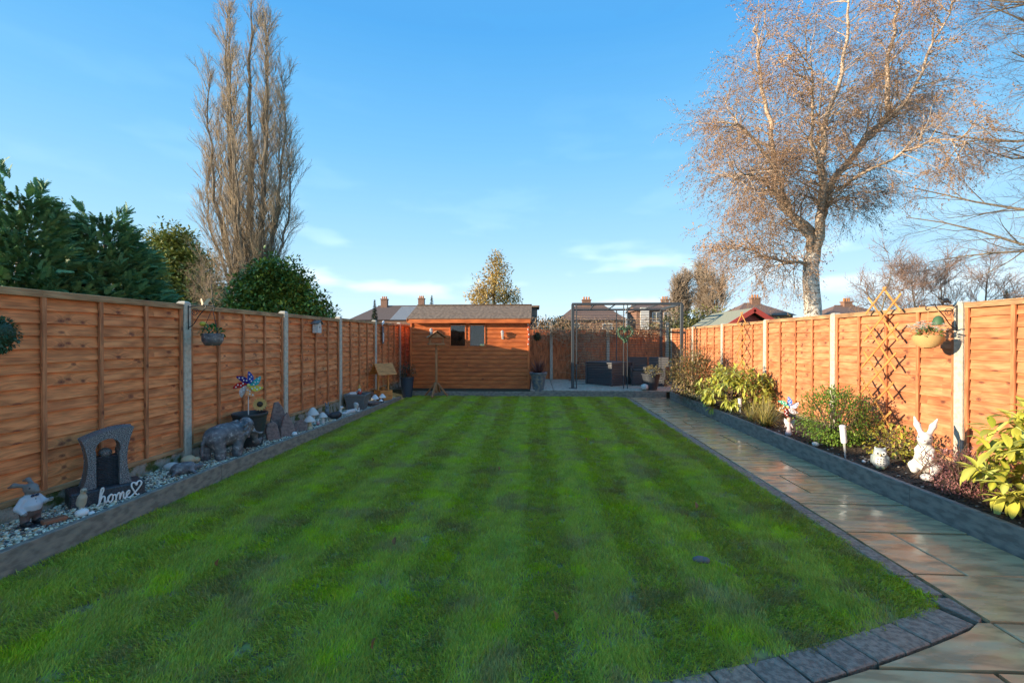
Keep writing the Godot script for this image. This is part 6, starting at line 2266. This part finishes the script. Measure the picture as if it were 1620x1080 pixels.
func birch() -> void:
	R.seed = 31
	var t := thing("birch_tree", "big white trunked silver birch with drooping red brown twigs", "tree", V(8.22, 0, -14))
	var b := MB.new()
	var limbs := MB.new()
	var tips := []
	b.tube(smooth([V(0.02, -0.1, 0), V(0.0, 1.2, 0), V(0.02, 2.2, 0), V(-0.05, 3.2, 0), V(-0.04, 4.0, 0)], 4), [0.3, 0.28, 0.265, 0.255, 0.25, 0.245, 0.24, 0.235, 0.23, 0.23, 0.225, 0.22, 0.22, 0.21, 0.2, 0.19, 0.17], 12, false)
	var L := [
		[[V(-0.04, 3.75, 0), V(-0.2, 4.4, 0.1), V(-0.98, 5.55, 0.3), V(-1.3, 6.3, 0.5), V(-2.3, 7.4, 0.7), V(-2.9, 7.6, 0.8)], 0.16],
		[[V(-0.05, 3.8, 0), V(0.0, 4.7, -0.1), V(-0.8, 5.7, -0.3), V(-0.9, 7.4, -0.5), V(-1.15, 8.8, -0.5), V(-1.35, 10.4, -0.6), V(-1.4, 11.2, -0.6)], 0.17],
		[[V(0.0, 3.9, 0), V(0.1, 5.0, 0.15), V(0.12, 5.9, 0.3), V(0.03, 7.2, 0.4), V(0.2, 8.1, 0.5), V(0.52, 9.9, 0.6), V(0.6, 11.2, 0.6)], 0.19],
		[[V(0.05, 3.6, 0), V(0.2, 4.8, 0), V(0.37, 5.6, 0), V(1.29, 7.05, -0.1), V(2.28, 8.25, -0.2), V(2.3, 9.7, -0.3), V(2.6, 11.0, -0.3), V(2.7, 11.9, -0.4)], 0.2],
		[[V(1.5, 7.3, -0.1), V(2.3, 8.2, 0.3), V(2.95, 9.85, 0.6), V(3.4, 10.9, 0.8)], 0.09],
		[[V(-0.1, 3.6, 0), V(-0.6, 3.75, 0.1), V(-1.3, 3.8, 0.3), V(-2.0, 4.0, 0.5), V(-2.6, 4.15, 0.6)], 0.08],
		[[V(-0.9, 5.4, 0.3), V(-1.8, 5.8, 0.9), V(-2.6, 5.9, 1.4), V(-3.1, 5.6, 1.7)], 0.07],
		[[V(0.1, 6.0, 0.3), V(-0.6, 7.0, 1.0), V(-1.0, 8.2, 1.6), V(-1.3, 9.0, 1.8)], 0.09],
		[[V(0.1, 6.5, 0.3), V(0.7, 7.6, -0.9), V(1.1, 9.0, -1.5), V(1.3, 10.2, -1.7)], 0.09],
		[[V(0.6, 5.9, 0.0), V(1.5, 6.4, 1.0), V(2.2, 6.6, 1.7), V(2.6, 6.3, 2.0)], 0.07],
		[[V(0.3, 5.4, 0.0), V(1.2, 5.9, -0.9), V(1.9, 6.3, -1.6)], 0.07],
		[[V(-0.9, 7.2, -0.4), V(-1.7, 8.2, -0.9), V(-2.1, 9.3, -1.2)], 0.07],
		[[V(2.3, 8.3, -0.2), V(2.9, 8.6, -0.8), V(3.4, 9.4, -1.2)], 0.06]]
	for e in L:
		var p := smooth(e[0], 4)
		var rad := []
		for k in p.size():
			p[k] += V(R.randfn(), R.randfn(), R.randfn()) * 0.035
			rad.append(maxf(e[1] * 0.72 * (1.0 - 0.85 * k / (p.size() - 1.0)), 0.016))
		limbs.tube(p, rad, 8, false)
		for k in range(5 if e[1] > 0.1 else 2, p.size() - 1):
			for c in 2 if e[1] > 0.1 else 3:
				var d: Vector3 = (p[k + 1] - p[k]).normalized()
				var side := d.cross(V(R.randfn(), R.randfn(), R.randfn())).normalized()
				grow(limbs, p[k], (d * 0.7 + side + V(0, 0.15, 0)).normalized(), R.randf_range(0.75, 1.4), maxf(rad[k] * 0.3, 0.016), 1, 2, {"kids": [0, 6, 0], "wob": 0.13, "up": -0.02, "ang": 0.8, "ratio": 0.55, "from": 0.2}, tips)
	put("trunk", b, M.birch, t)
	put("limbs", limbs, M.birch_limb, t)
	dress(t, tips, [spray(5, 0.0042, 0.5, 0.9, 3, 0.058), spray(4, 0.0045, 0.6, 0.8, 4, 0.052), spray(5, 0.0042, 0.4, 1.0, 3, 0.055)], M.twig, 0.7, 0.4, 0.85, Color(0.27, 0.15, 0.085), Color(0.48, 0.31, 0.18), V(0, -0.75, 0), 0.45)

func conifer(label: String, at: Vector3, h: float, r: float, n: int, seedy: int, lean := 0.0) -> void:
	R.seed = seedy
	var t := thing("cypress_tree", label, "tree", at, 0.0, "dark cypresses")
	var b := MB.new()
	b.tube([V(0, 0, 0), V(lean * 0.5, h * 0.5, 0), V(lean * 0.85, h * 0.85, 0)], [0.2, 0.12, 0.02], 8, false)
	put("trunk", b, M.bark, t)
	# branch fan: flat feathery spray
	var ms := []
	for v in 3:
		var f := MB.new()
		for k in 30:
			var u := k / 29.0
			var s := 1.0 if k % 2 else -1.0
			var p := V(0, u * 0.85, -0.18 * u * u)
			var d := V(s * R.randf_range(0.5, 0.9), 0.75, R.randf_range(-0.3, 0.25)).normalized()
			var l := R.randf_range(0.16, 0.34) * (1.1 - u * 0.75)
			var w := V(-d.y, d.x, 0.0) * 0.02
			f.col = Color(1, 1, 1) * R.randf_range(0.7, 1.3)
			var q := f.v.size()
			for z in [p - w, p + w, p + d * l * 0.6 + w * 1.4, p + d * l * 0.6 - w * 1.4, p + d * l + V(0, 0.02, -0.05)]:
				f.add(z, V(R.randfn() * 0.3, 0.2, 1).normalized(), Vector2.ZERO)
			f.i.append_array([q, q + 1, q + 2, q, q + 2, q + 3, q + 3, q + 2, q + 4])
		ms.append(f.mesh())
	var xf := [[], [], []]
	var cl := [[], [], []]
	for k in 26:
		var la := R.randf() * TAU
		var lu := R.randf_range(0.5, 0.93)
		var lp := V(cos(la), 0, sin(la)) * r * 0.8 * pow(1.0 - lu, 0.72) + V(lean * lu, lerpf(0.25, h, lu), 0)
		var ld := (V(cos(la) * 0.5, 1.0, sin(la) * 0.5) + V(R.randfn(), 0, R.randfn()) * 0.15).normalized()
		for q in 14:
			var ww := R.randi() % 3
			var dd := (ld + V(R.randfn(), R.randfn() * 0.4, R.randfn()) * 0.5).normalized()
			xf[ww].append(Transform3D((Basis(dd, R.randf() * TAU) * facing(dd)).scaled(Vector3.ONE * R.randf_range(0.22, 0.42)), lp + ld * q * 0.03))
			cl[ww].append(Color(0.14, 0.29, 0.12))
	for k in n:
		var u := 1.0 - sqrt(R.randf() * 0.97 + 0.02)
		var y := lerpf(0.25, h, u)
		var a := R.randf() * TAU
		var lump := 1.0 + 0.6 * NZ.get_noise_3d(cos(a) * 150.0 + seedy, y * 70.0, sin(a) * 150.0) + 0.35 * NZ.get_noise_3d(cos(a) * 400.0, y * 190.0 + seedy, sin(a) * 400.0)
		var prof := pow(1.0 - u, 0.72) * (0.75 + 0.25 * minf(u * 5.0, 1.0))
		var rr := r * prof * lump * R.randf_range(0.55, 1.0) + 0.05
		var d := (V(cos(a), R.randf_range(0.2, 0.95), sin(a)) + V(R.randfn(), R.randfn(), R.randfn()) * 0.22).normalized()
		var w := R.randi() % 3
		var s := R.randf_range(0.3, 0.62) * lerpf(1.0, 0.75, u)
		xf[w].append(Transform3D((Basis(d, R.randf_range(-0.9, 0.9)) * facing(d)).scaled(Vector3.ONE * s), V(cos(a) * rr + lean * u, y, sin(a) * rr)))
		cl[w].append(Color(0.12, 0.27, 0.12).lerp(Color(0.32, 0.52, 0.2), R.randf() * R.randf()))
	for w in 3:
		scatter("crown", ms[w], M.conifer, xf[w], cl[w], t, true)

func leafy_tree(called: String, label: String, at: Vector3, h: float, lobes: Array, n: int, leaf: float, c1: Color, c2: Color, seedy: int, group := "") -> void:
	R.seed = seedy
	var t := thing(called, label, "tree", at, 0.0, group)
	var b := MB.new()
	b.col = Color(0.1, 0.08, 0.06)
	b.tube([V(0, 0, 0), V(0.05, h * 0.4, 0), V(0, h * 0.8, 0.05)], [h * 0.02, h * 0.014, h * 0.004], 7, false)
	for l in lobes:
		b.tube(smooth([V(0, h * 0.2, 0), V(l[0].x * 0.4, lerpf(h * 0.2, l[0].y, 0.6), l[0].z * 0.4), l[0]], 3), [h * 0.01, h * 0.009, h * 0.008, h * 0.006, h * 0.005, h * 0.004, h * 0.002], 5, false)
		for k in 7:
			var d := V(R.randfn(), R.randfn(), R.randfn()).normalized()
			b.tube([l[0] - d * 0.1, l[0] + d * l[1] * 0.5, l[0] + d * l[1] * 0.95], [h * 0.004, h * 0.003, h * 0.001], 4, false)
	put("trunk", b, M.bark, t)
	var cm := MB.new()
	for k in 8:
		cm.col = Color(1, 1, 1) * R.randf_range(0.75, 1.25)
		var d := V(R.randfn(), R.randfn(), R.randfn()).normalized()
		cm.x = Transform3D(facing((d + V(0, 0.3, 0)).normalized()), d * leaf * R.randf_range(0.2, 1.6))
		leaf_shape(cm, leaf, leaf * 0.5, leaf * 0.05, 0.3, null, 3)
	var xf := []
	var cl := []
	for l in lobes:
		var cnt := int(n * l[1] * l[1])
		for k in cnt:
			var d := V(R.randfn(), R.randfn(), R.randfn()).normalized()
			var lump := 1.0 + 0.75 * NZ.get_noise_3dv(d * 170.0 + l[0] * 60.0)
			var p: Vector3 = l[0] + d * l[1] * V(1, l[2], 1) * lump * pow(R.randf_range(0.12, 1.0), 0.45)
			xf.append(Transform3D((Basis(Vector3.UP, R.randf() * TAU) * Basis(Vector3.RIGHT, R.randf_range(-0.6, 0.6))).scaled(Vector3.ONE * R.randf_range(0.7, 1.3)), p))
			cl.append(c1.lerp(c2, R.randf()))
	scatter("crown", cm.mesh(), M.leaf, xf, cl, t, true)

func trees() -> void:
	poplar()
	birch()
	conifer("dark green feathery cypress at the far left edge above the fence", V(-14.9, 0, -12.4), 6.45, 2.5, 11000, 101)
	conifer("broad dark green cypress right of the other cypress beyond the left fence", V(-14.0, 0, -14.2), 6.1, 2.35, 11000, 102, -0.15)
	conifer("low dark cypress between the two tall cypresses", V(-16.4, 0, -13.8), 5.2, 2.0, 5000, 103)
	leafy_tree("willow_tree", "olive green leafy tree between the cypresses and the poplar", V(-25.0, 0, -30), 8.8, [[V(0.2, 7.3, 0), 1.6, 1.1], [V(1.3, 5.9, 0.3), 1.7, 1.0], [V(-1.3, 5.4, 0.4), 1.7, 1.0], [V(0.3, 4.2, 1.0), 2.0, 0.9], [V(2.6, 4.0, 0.4), 1.7, 0.9], [V(-3.1, 6.3, 0), 1.1, 1.2]], 330, 0.24, Color(0.16, 0.19, 0.04), Color(0.42, 0.42, 0.11), 201)
	leafy_tree("laurel_bush", "tall glossy green evergreen bush at the poplar's foot", V(-8.3, 0, -14.2), 4.1, [[V(0.1, 3.0, 0), 0.95, 1.0], [V(0.85, 2.3, 0), 0.85, 0.9], [V(-0.8, 2.2, 0.1), 0.95, 1.0], [V(0.2, 1.6, 0.5), 1.1, 0.8], [V(1.3, 1.9, -0.1), 0.65, 0.9], [V(-0.2, 3.4, 0.1), 0.65, 1.1], [V(-0.9, 3.0, 0.1), 0.45, 1.2], [V(0.7, 3.1, 0.2), 0.42, 1.2]], 900, 0.11, Color(0.045, 0.10, 0.02), Color(0.17, 0.30, 0.05), 202)
	leafy_tree("autumn_tree", "small pale tree with sparse yellow autumn leaves behind the shed", V(-4.35, 0, -46), 10.4, [[V(0, 6.3, 0), 2.1, 0.9], [V(0.4, 8.2, 0), 1.4, 1.0], [V(0.35, 9.6, 0), 0.65, 1.3], [V(-1.3, 5.6, 0.2), 1.4, 0.9], [V(1.6, 5.7, -0.2), 1.35, 0.9]], 62, 0.24, Color(0.46, 0.30, 0.07), Color(0.82, 0.60, 0.22), 203)
	bare_tree("bare_bush", "tan leafless bush at the left of the poplar's trunk", V(-14.6, 0, -20), 5.2, 1.6, Color(0.3, 0.2, 0.12), Color(0.46, 0.33, 0.2), 301, "", 0.08, 0.008, 0.7)
	# right-edge tree: trunk outside the frame, its branches reach in
	R.seed = 55
	var t := thing("bare_tree", "leafless tree whose dark thin branches reach in from the right edge", "tree", V(13.5, 0, -10.5))
	var b := MB.new()
	b.col = Color(0.1, 0.075, 0.06)
	var tips := []
	b.tube(smooth([V(0, -0.1, 0), V(0.1, 3.0, 0), V(-0.1, 6.0, 0.1), V(0.1, 11.5, 0)], 4), [0.3, 0.29, 0.28, 0.27, 0.26, 0.25, 0.24, 0.22, 0.2, 0.16, 0.12, 0.07, 0.03], 8, false)
	for k in 24:
		var y := lerpf(2.6, 10.5, k / 23.0)
		var a := PI + R.randf_range(-0.9, 0.9) if k % 4 else R.randf() * TAU
		grow(b, V(0, y, 0), V(cos(a), 0.28, sin(a)).normalized(), lerpf(4.4, 3.6, k / 23.0) * R.randf_range(0.85, 1.15), 0.05, 0, 2, {"kids": [9, 5, 0], "wob": 0.09, "up": 0.03, "ang": 0.6, "ratio": 0.38, "from": 0.2}, tips)
	put("trunk", b, M.bark, t)
	dress(t, tips, [spray(5, 0.0045, 0.7, 0.9), spray(4, 0.0045, 0.8, 0.8)], M.twig, 0.5, 0.35, 0.75, Color(0.08, 0.055, 0.045), Color(0.15, 0.1, 0.08), V(-0.1, -0.05, 0), 0.4)
	# far bare trees
	var grp := "bare trees on the skyline"
	var far := [[1062, 452, 60, 0.6, 0.25, "pale slim"], [1083, 445, 62, 0.6, 0.25, "tan"], [1105, 437, 60, 0.65, 0.25, "tallest tan"], [1130, 450, 58, 0.9, 0.1, "grey brown"]]
	var words := ["leftmost pale slim bare tree on the skyline right of the pergola", "second tan bare tree on the skyline right of the pergola", "tallest tan bare tree on the skyline right of the pergola", "rounder grey bare tree behind the red shed roof"]
	for k in 4:
		var q: Array = far[k]
		var z: float = q[2]
		bare_tree("bare_tree", words[k], V((q[0] - 848) / 720.0 * z * 1.005, 0, -z), 1.46 + (536 - q[1]) / 720.0 * z, q[3], Color(0.26, 0.19, 0.13), Color(0.44, 0.34, 0.24), 400 + k, grp, q[4], 0.022, 1.7)
	var rt := [[1345, 408, 34, 1.5, "reddish bare tree just right of the birch trunk"], [1395, 418, 36, 1.5, "reddish bare tree left of the tall trellis"], [1440, 414, 38, 1.3, "dark reddish bare tree right of the tall trellis"], [1487, 412, 40, 1.3, "grey brown bare tree above the hanging basket"], [1560, 430, 38, 1.3, "reddish bare tree above the fence at the right edge"], [1608, 420, 40, 1.3, "rightmost reddish bare tree on the skyline"]]
	for k in rt.size():
		var q: Array = rt[k]
		var z: float = q[2]
		bare_tree("bare_tree", q[4], V((q[0] - 848) / 720.0 * z * 1.05, 0, -z), 1.46 + (536 - q[1]) / 720.0 * z, q[3], Color(0.20, 0.12, 0.09), Color(0.36, 0.23, 0.16), 500 + k, grp, 0.04, 0.012, 1.2)
	# hedges and evergreens over the right fence
	var hd := [[5.6, -16.5, 1.3, 2.5, "green hedge bush just right of the pergola"], [7.2, -18.5, 1.2, 2.5, "second green hedge bush behind the red shed"], [9.4, -20.0, 1.3, 2.4, "olive hedge bush right of the red shed gable"], [11.0, -21.5, 1.2, 2.4, "olive hedge bush left of the birch trunk"]]
	for k in hd.size():
		var q: Array = hd[k]
		leafy_tree("hedge_bush", q[4], V(q[0], 0, q[1]), q[3], [[V(0, q[3] - 0.9, 0), 0.95, 0.9], [V(0.8, q[3] - 1.2, 0.2), 0.85, 0.9], [V(-0.8, q[3] - 1.15, 0.1), 0.85, 0.9]], 420, 0.12, Color(0.06, 0.075, 0.018), Color(0.2, 0.19, 0.05), 600 + k, "hedge bushes beyond the fences")
	leafy_tree("hedge_bush", "straggly green bush showing between shed and pergola", V(0.75, 0, -17.5), 2.5, [[V(0, 1.75, 0), 0.65, 0.9], [V(0.6, 1.6, 0), 0.55, 0.9], [V(-0.5, 1.7, 0), 0.5, 1.0]], 330, 0.1, Color(0.05, 0.075, 0.02), Color(0.17, 0.19, 0.06), 610, "hedge bushes beyond the fences")
	# little spruces by the far houses
	var sp := [[591, 473, 70.0, "small dark spruce left of the far chimney"], [683, 466, 70.0, "tiny spruce poking above the shed roof"], [1545, 462, 45.0, "dark evergreen tip above the near right fence"]]
	for k in 3:
		var q: Array = sp[k]
		var z: float = q[2]
		var hh: float = 1.46 + (536 - q[1]) / 720.0 * z
		conifer_far(q[3], V((q[0] - 848) / 720.0 * z * 1.01, 0, -z), hh, 700 + k)

func conifer_far(label: String, at: Vector3, h: float, seedy: int) -> void:
	R.seed = seedy
	var t := thing("spruce_tree", label, "tree", at, 0.0, "far spruces")
	var b := MB.new()
	b.tube([V(0, 0, 0), V(0, h, 0)], [0.15, 0.02], 6, false)
	put("trunk", b, M.bark, t)
	b = MB.new()
	for k in 700:
		var u := R.randf()
		var a := R.randf() * TAU
		var rr := (1.0 - u) * h * 0.17 + 0.1
		b.col = Color(0.025, 0.055, 0.03) * R.randf_range(0.7, 1.5)
		var p := V(0, h * u, 0)
		var e := V(cos(a) * rr, h * u - rr * 0.3, sin(a) * rr)
		var w := V(-sin(a), 0, cos(a)) * 0.16
		b.poly([p, e + w, e - w], Vector3.UP)
	put("crown", b, M.conifer, t)

# ---------------------------------------------------------------- buildings beyond
func house_window(h: Node3D, at: Vector3, w: float, hh: float) -> void:
	var o := Node3D.new()
	o.name = "window"
	h.add_child(o, true)
	var b := MB.new()
	for s in [-1.0, 1.0]:
		b.box(at + V(s * w * 0.5, 0, 0.06), V(0.12, hh, 0.1))
		b.box(at + V(0, s * hh * 0.5, 0.06), V(w - 0.12, 0.12, 0.1))
	b.box(at + V(0, 0, 0.06), V(0.1, hh - 0.12, 0.09))
	put("frame", b, M.render_white, o)
	b = MB.new()
	b.box(at + V(0, 0, 0.03), V(w - 0.1, hh - 0.1, 0.04))
	put("pane", b, M.far_glass, o)

func house(label: String, at: Vector3, w: float, d: float, eave: float, ridge: float, hip: float, wall: Material, roof: Material, chim: Array, wins: Array, split := 0.0) -> Node3D:
	var t := thing("house", label, "house", at, 0.0, "houses beyond the gardens")
	var b := MB.new()
	b.box(V(0, eave * 0.5 - 0.1, -d * 0.5), V(w, eave + 0.2, d))
	put("wall", b, wall, t)
	var e := 0.4
	var A := V(-w / 2 - e, eave, e)
	var B := V(w / 2 + e, eave, e)
	var C := V(w / 2 + e, eave, -d - e)
	var D := V(-w / 2 - e, eave, -d - e)
	var P := V(-w / 2 - e + hip, ridge, -d * 0.5)
	var Q := V(w / 2 + e - hip, ridge, -d * 0.5)
	b = MB.new()
	if split != 0.0:
		var S := V(split, ridge, -d * 0.5)
		var S2 := V(split - 1.2, eave, e)
		b.poly([A, S2, S, P], V(0, 1, 1))
		var b2 := MB.new()
		b2.poly([S2, B, Q, S], V(0, 1, 1))
		put("roof_slope", b2, M.roof_slate, t)
	else:
		b.poly([A, B, Q, P], V(0, 1, 1))
	b.poly([D, C, Q, P], V(0, 1, -1))
	b.poly([A, D, P], V(-1, 0.5, 0))
	b.poly([B, C, Q], V(1, 0.5, 0))
	b.poly([A, B, C, D], Vector3.DOWN)
	var rf := put("roof", b, roof, t)
	b = MB.new()
	b.bar(P, Q, 0.25, 0.2)
	put("ridge_tiles", b, roof, rf)
	for c in chim:
		b = MB.new()
		b.box(V(c[0], ridge + c[1] * 0.5 - 0.6, -d * 0.5), V(c[2], c[1] + 1.2, 0.9))
		b.box(V(c[0], ridge + c[1] - 0.12, -d * 0.5), V(c[2] + 0.2, 0.18, 1.1))
		var ch := put("chimney", b, M.house_brick, rf)
		for k in 3:
			b = MB.new()
			b.lathe([Vector2(0.16, 0), Vector2(0.14, 0.45), Vector2(0.17, 0.5), Vector2(0.1, 0.5)], 8)
			put("chimney_pot", b, M.terracotta, ch, V(c[0] + (k - 1) * c[2] * 0.3, ridge + c[1] - 0.03, -d * 0.5))
	for k in wins:
		house_window(t, V(k[0], k[1], 0.0), k[2], k[3])
	return t

func buildings() -> void:
	house("far pair of houses with brown and grey hipped roof left of the shed", V(-27.6, 0, -88), 18.0, 8.0, 5.2, 8.2, 4.6, M.house_brick, M.roof_tile_dark, [[-3.5, 1.5, 1.3], [4.2, 1.6, 1.2]], [[-6, 3.9, 1.6, 1.3], [-1.5, 3.9, 1.6, 1.3]], 0.2)
	house("far house with red brown hipped roof behind the pergola's left post", V(9.6, 0, -78), 11.4, 8.0, 4.6, 7.5, 3.6, M.house_brick, M.roof_tile, [[-0.6, 1.0, 1.5]], [[-3, 3.4, 1.6, 1.3], [2.5, 3.4, 1.6, 1.3]])
	var t := house("far brick house with white gable and windows seen through the pergola", V(20.6, 0, -78), 7.2, 8.0, 6.2, 7.5, 0.4, M.house_brick, M.roof_tile, [[2.2, 1.0, 1.2]], [[-0.3, 5.2, 1.3, 1.6], [1.6, 5.2, 1.3, 1.6], [3.0, 5.0, 0.9, 1.3]])
	var b := MB.new()
	b.box(V(-2.3, 3.3, 0.15), V(1.4, 7.0, 0.5))
	put("rendered_bay", b, M.render_white, t)
	b = MB.new()
	b.bar(V(-1.0, 3.5, 0.6), V(1.0, 4.7, 0.6), 0.25, 0.2)
	b.bar(V(1.0, 4.7, 0.6), V(3.0, 3.5, 0.6), 0.25, 0.2)
	put("porch_gable", b, M.cream, t)
	house("far house roof with brick chimney above the red shed", V(33.2, 0, -68), 8.0, 8.0, 4.9, 6.9, 3.2, M.house_brick, M.roof_tile, [[0.5, 0.9, 1.3]], [[-2, 3.4, 1.4, 1.2]])
	house("far brown hipped roof house just right of the birch trunk", V(47.0, 0, -68), 9.0, 8.0, 4.6, 6.5, 3.4, M.house_brick, M.roof_tile, [[0.3, 0.7, 1.2]], [[-2, 3.3, 1.4, 1.2]])
	house("far low brown roof behind the reddish trees right of the trellis", V(61.0, 0, -70), 8.0, 8.0, 3.4, 5.5, 3.0, M.house_brick, M.roof_tile, [[-1.0, 0.7, 1.2]], [[-2, 2.6, 1.4, 1.2]])
	# neighbour's red summerhouse
	t = thing("neighbour_shed", "red painted shed gable with greenish felt roof over the right fence", "shed", V(5.15, 0, -11.2))
	b = MB.new()
	b.box(V(0, 0.8, -1.1), V(1.0, 1.8, 2.2))
	put("wall", b, M.red_paint, t)
	b = MB.new()
	b.plate(PackedVector2Array([Vector2(-0.5, 1.7), Vector2(0.5, 1.7), Vector2(0, 2.08)]), -0.06, 0.0, 0.002)
	put("gable", b, M.red_paint, t)
	for s in [-1.0, 1.0]:
		b = MB.new()
		b.x = Transform3D(Basis(Vector3.BACK, -s * 0.56), V(s * 0.345, 1.965, -1.1))
		b.box(Vector3.ZERO, V(0.83, 0.03, 2.6), 0.004)
		put("roof_slope", b, M.green_felt, t)
		b = MB.new()
		b.x = Transform3D(Basis(Vector3.BACK, -s * 0.56), V(s * 0.34, 1.935, 0.19))
		b.box(Vector3.ZERO, V(0.83, 0.11, 0.03), 0.003)
		put("bargeboard", b, M.red_paint, t)
	# dark outbuilding behind the shed
	t = thing("neighbour_outbuilding", "narrow dark blue green outbuilding showing behind the shed's right end", "outbuilding", V(-0.55, 0, -16.5))
	for k in 6:
		b = MB.new()
		b.swap = true
		b.box(V(-0.5 + k * 0.2, 1.3, 0), V(0.19, 2.6, 0.03), 0.004)
		put("board", b, M.plastic_dark, t)
	b = MB.new()
	b.box(V(0, 1.28, -0.7), V(1.15, 2.56, 1.3))
	put("wall", b, M.plastic_dark, t)
	b = MB.new()
	b.box(V(0, 2.63, -0.6), V(1.35, 0.06, 1.6), 0.006)
	put("roof", b, M.felt, t)

func _ready() -> void:
	R.seed = 12345
	NZ.seed = 7
	NZ.frequency = 0.012
	NZ.fractal_octaves = 3
	air()
	materials()
	print("materials ", Time.get_ticks_msec())
	ground()
	print("ground ", Time.get_ticks_msec())
	R.seed = 21
	paving()
	edgings()
	R.seed = 22
	fences()
	print("fences ", Time.get_ticks_msec())
	R.seed = 23
	buildings()
	R.seed = 24
	shed()
	R.seed = 25
	pergola()
	R.seed = 26
	climber()
	R.seed = 27
	left_border()
	print("left ", Time.get_ticks_msec())
	R.seed = 28
	right_bed()
	print("right ", Time.get_ticks_msec())
	trees()
	print("trees ", Time.get_ticks_msec())
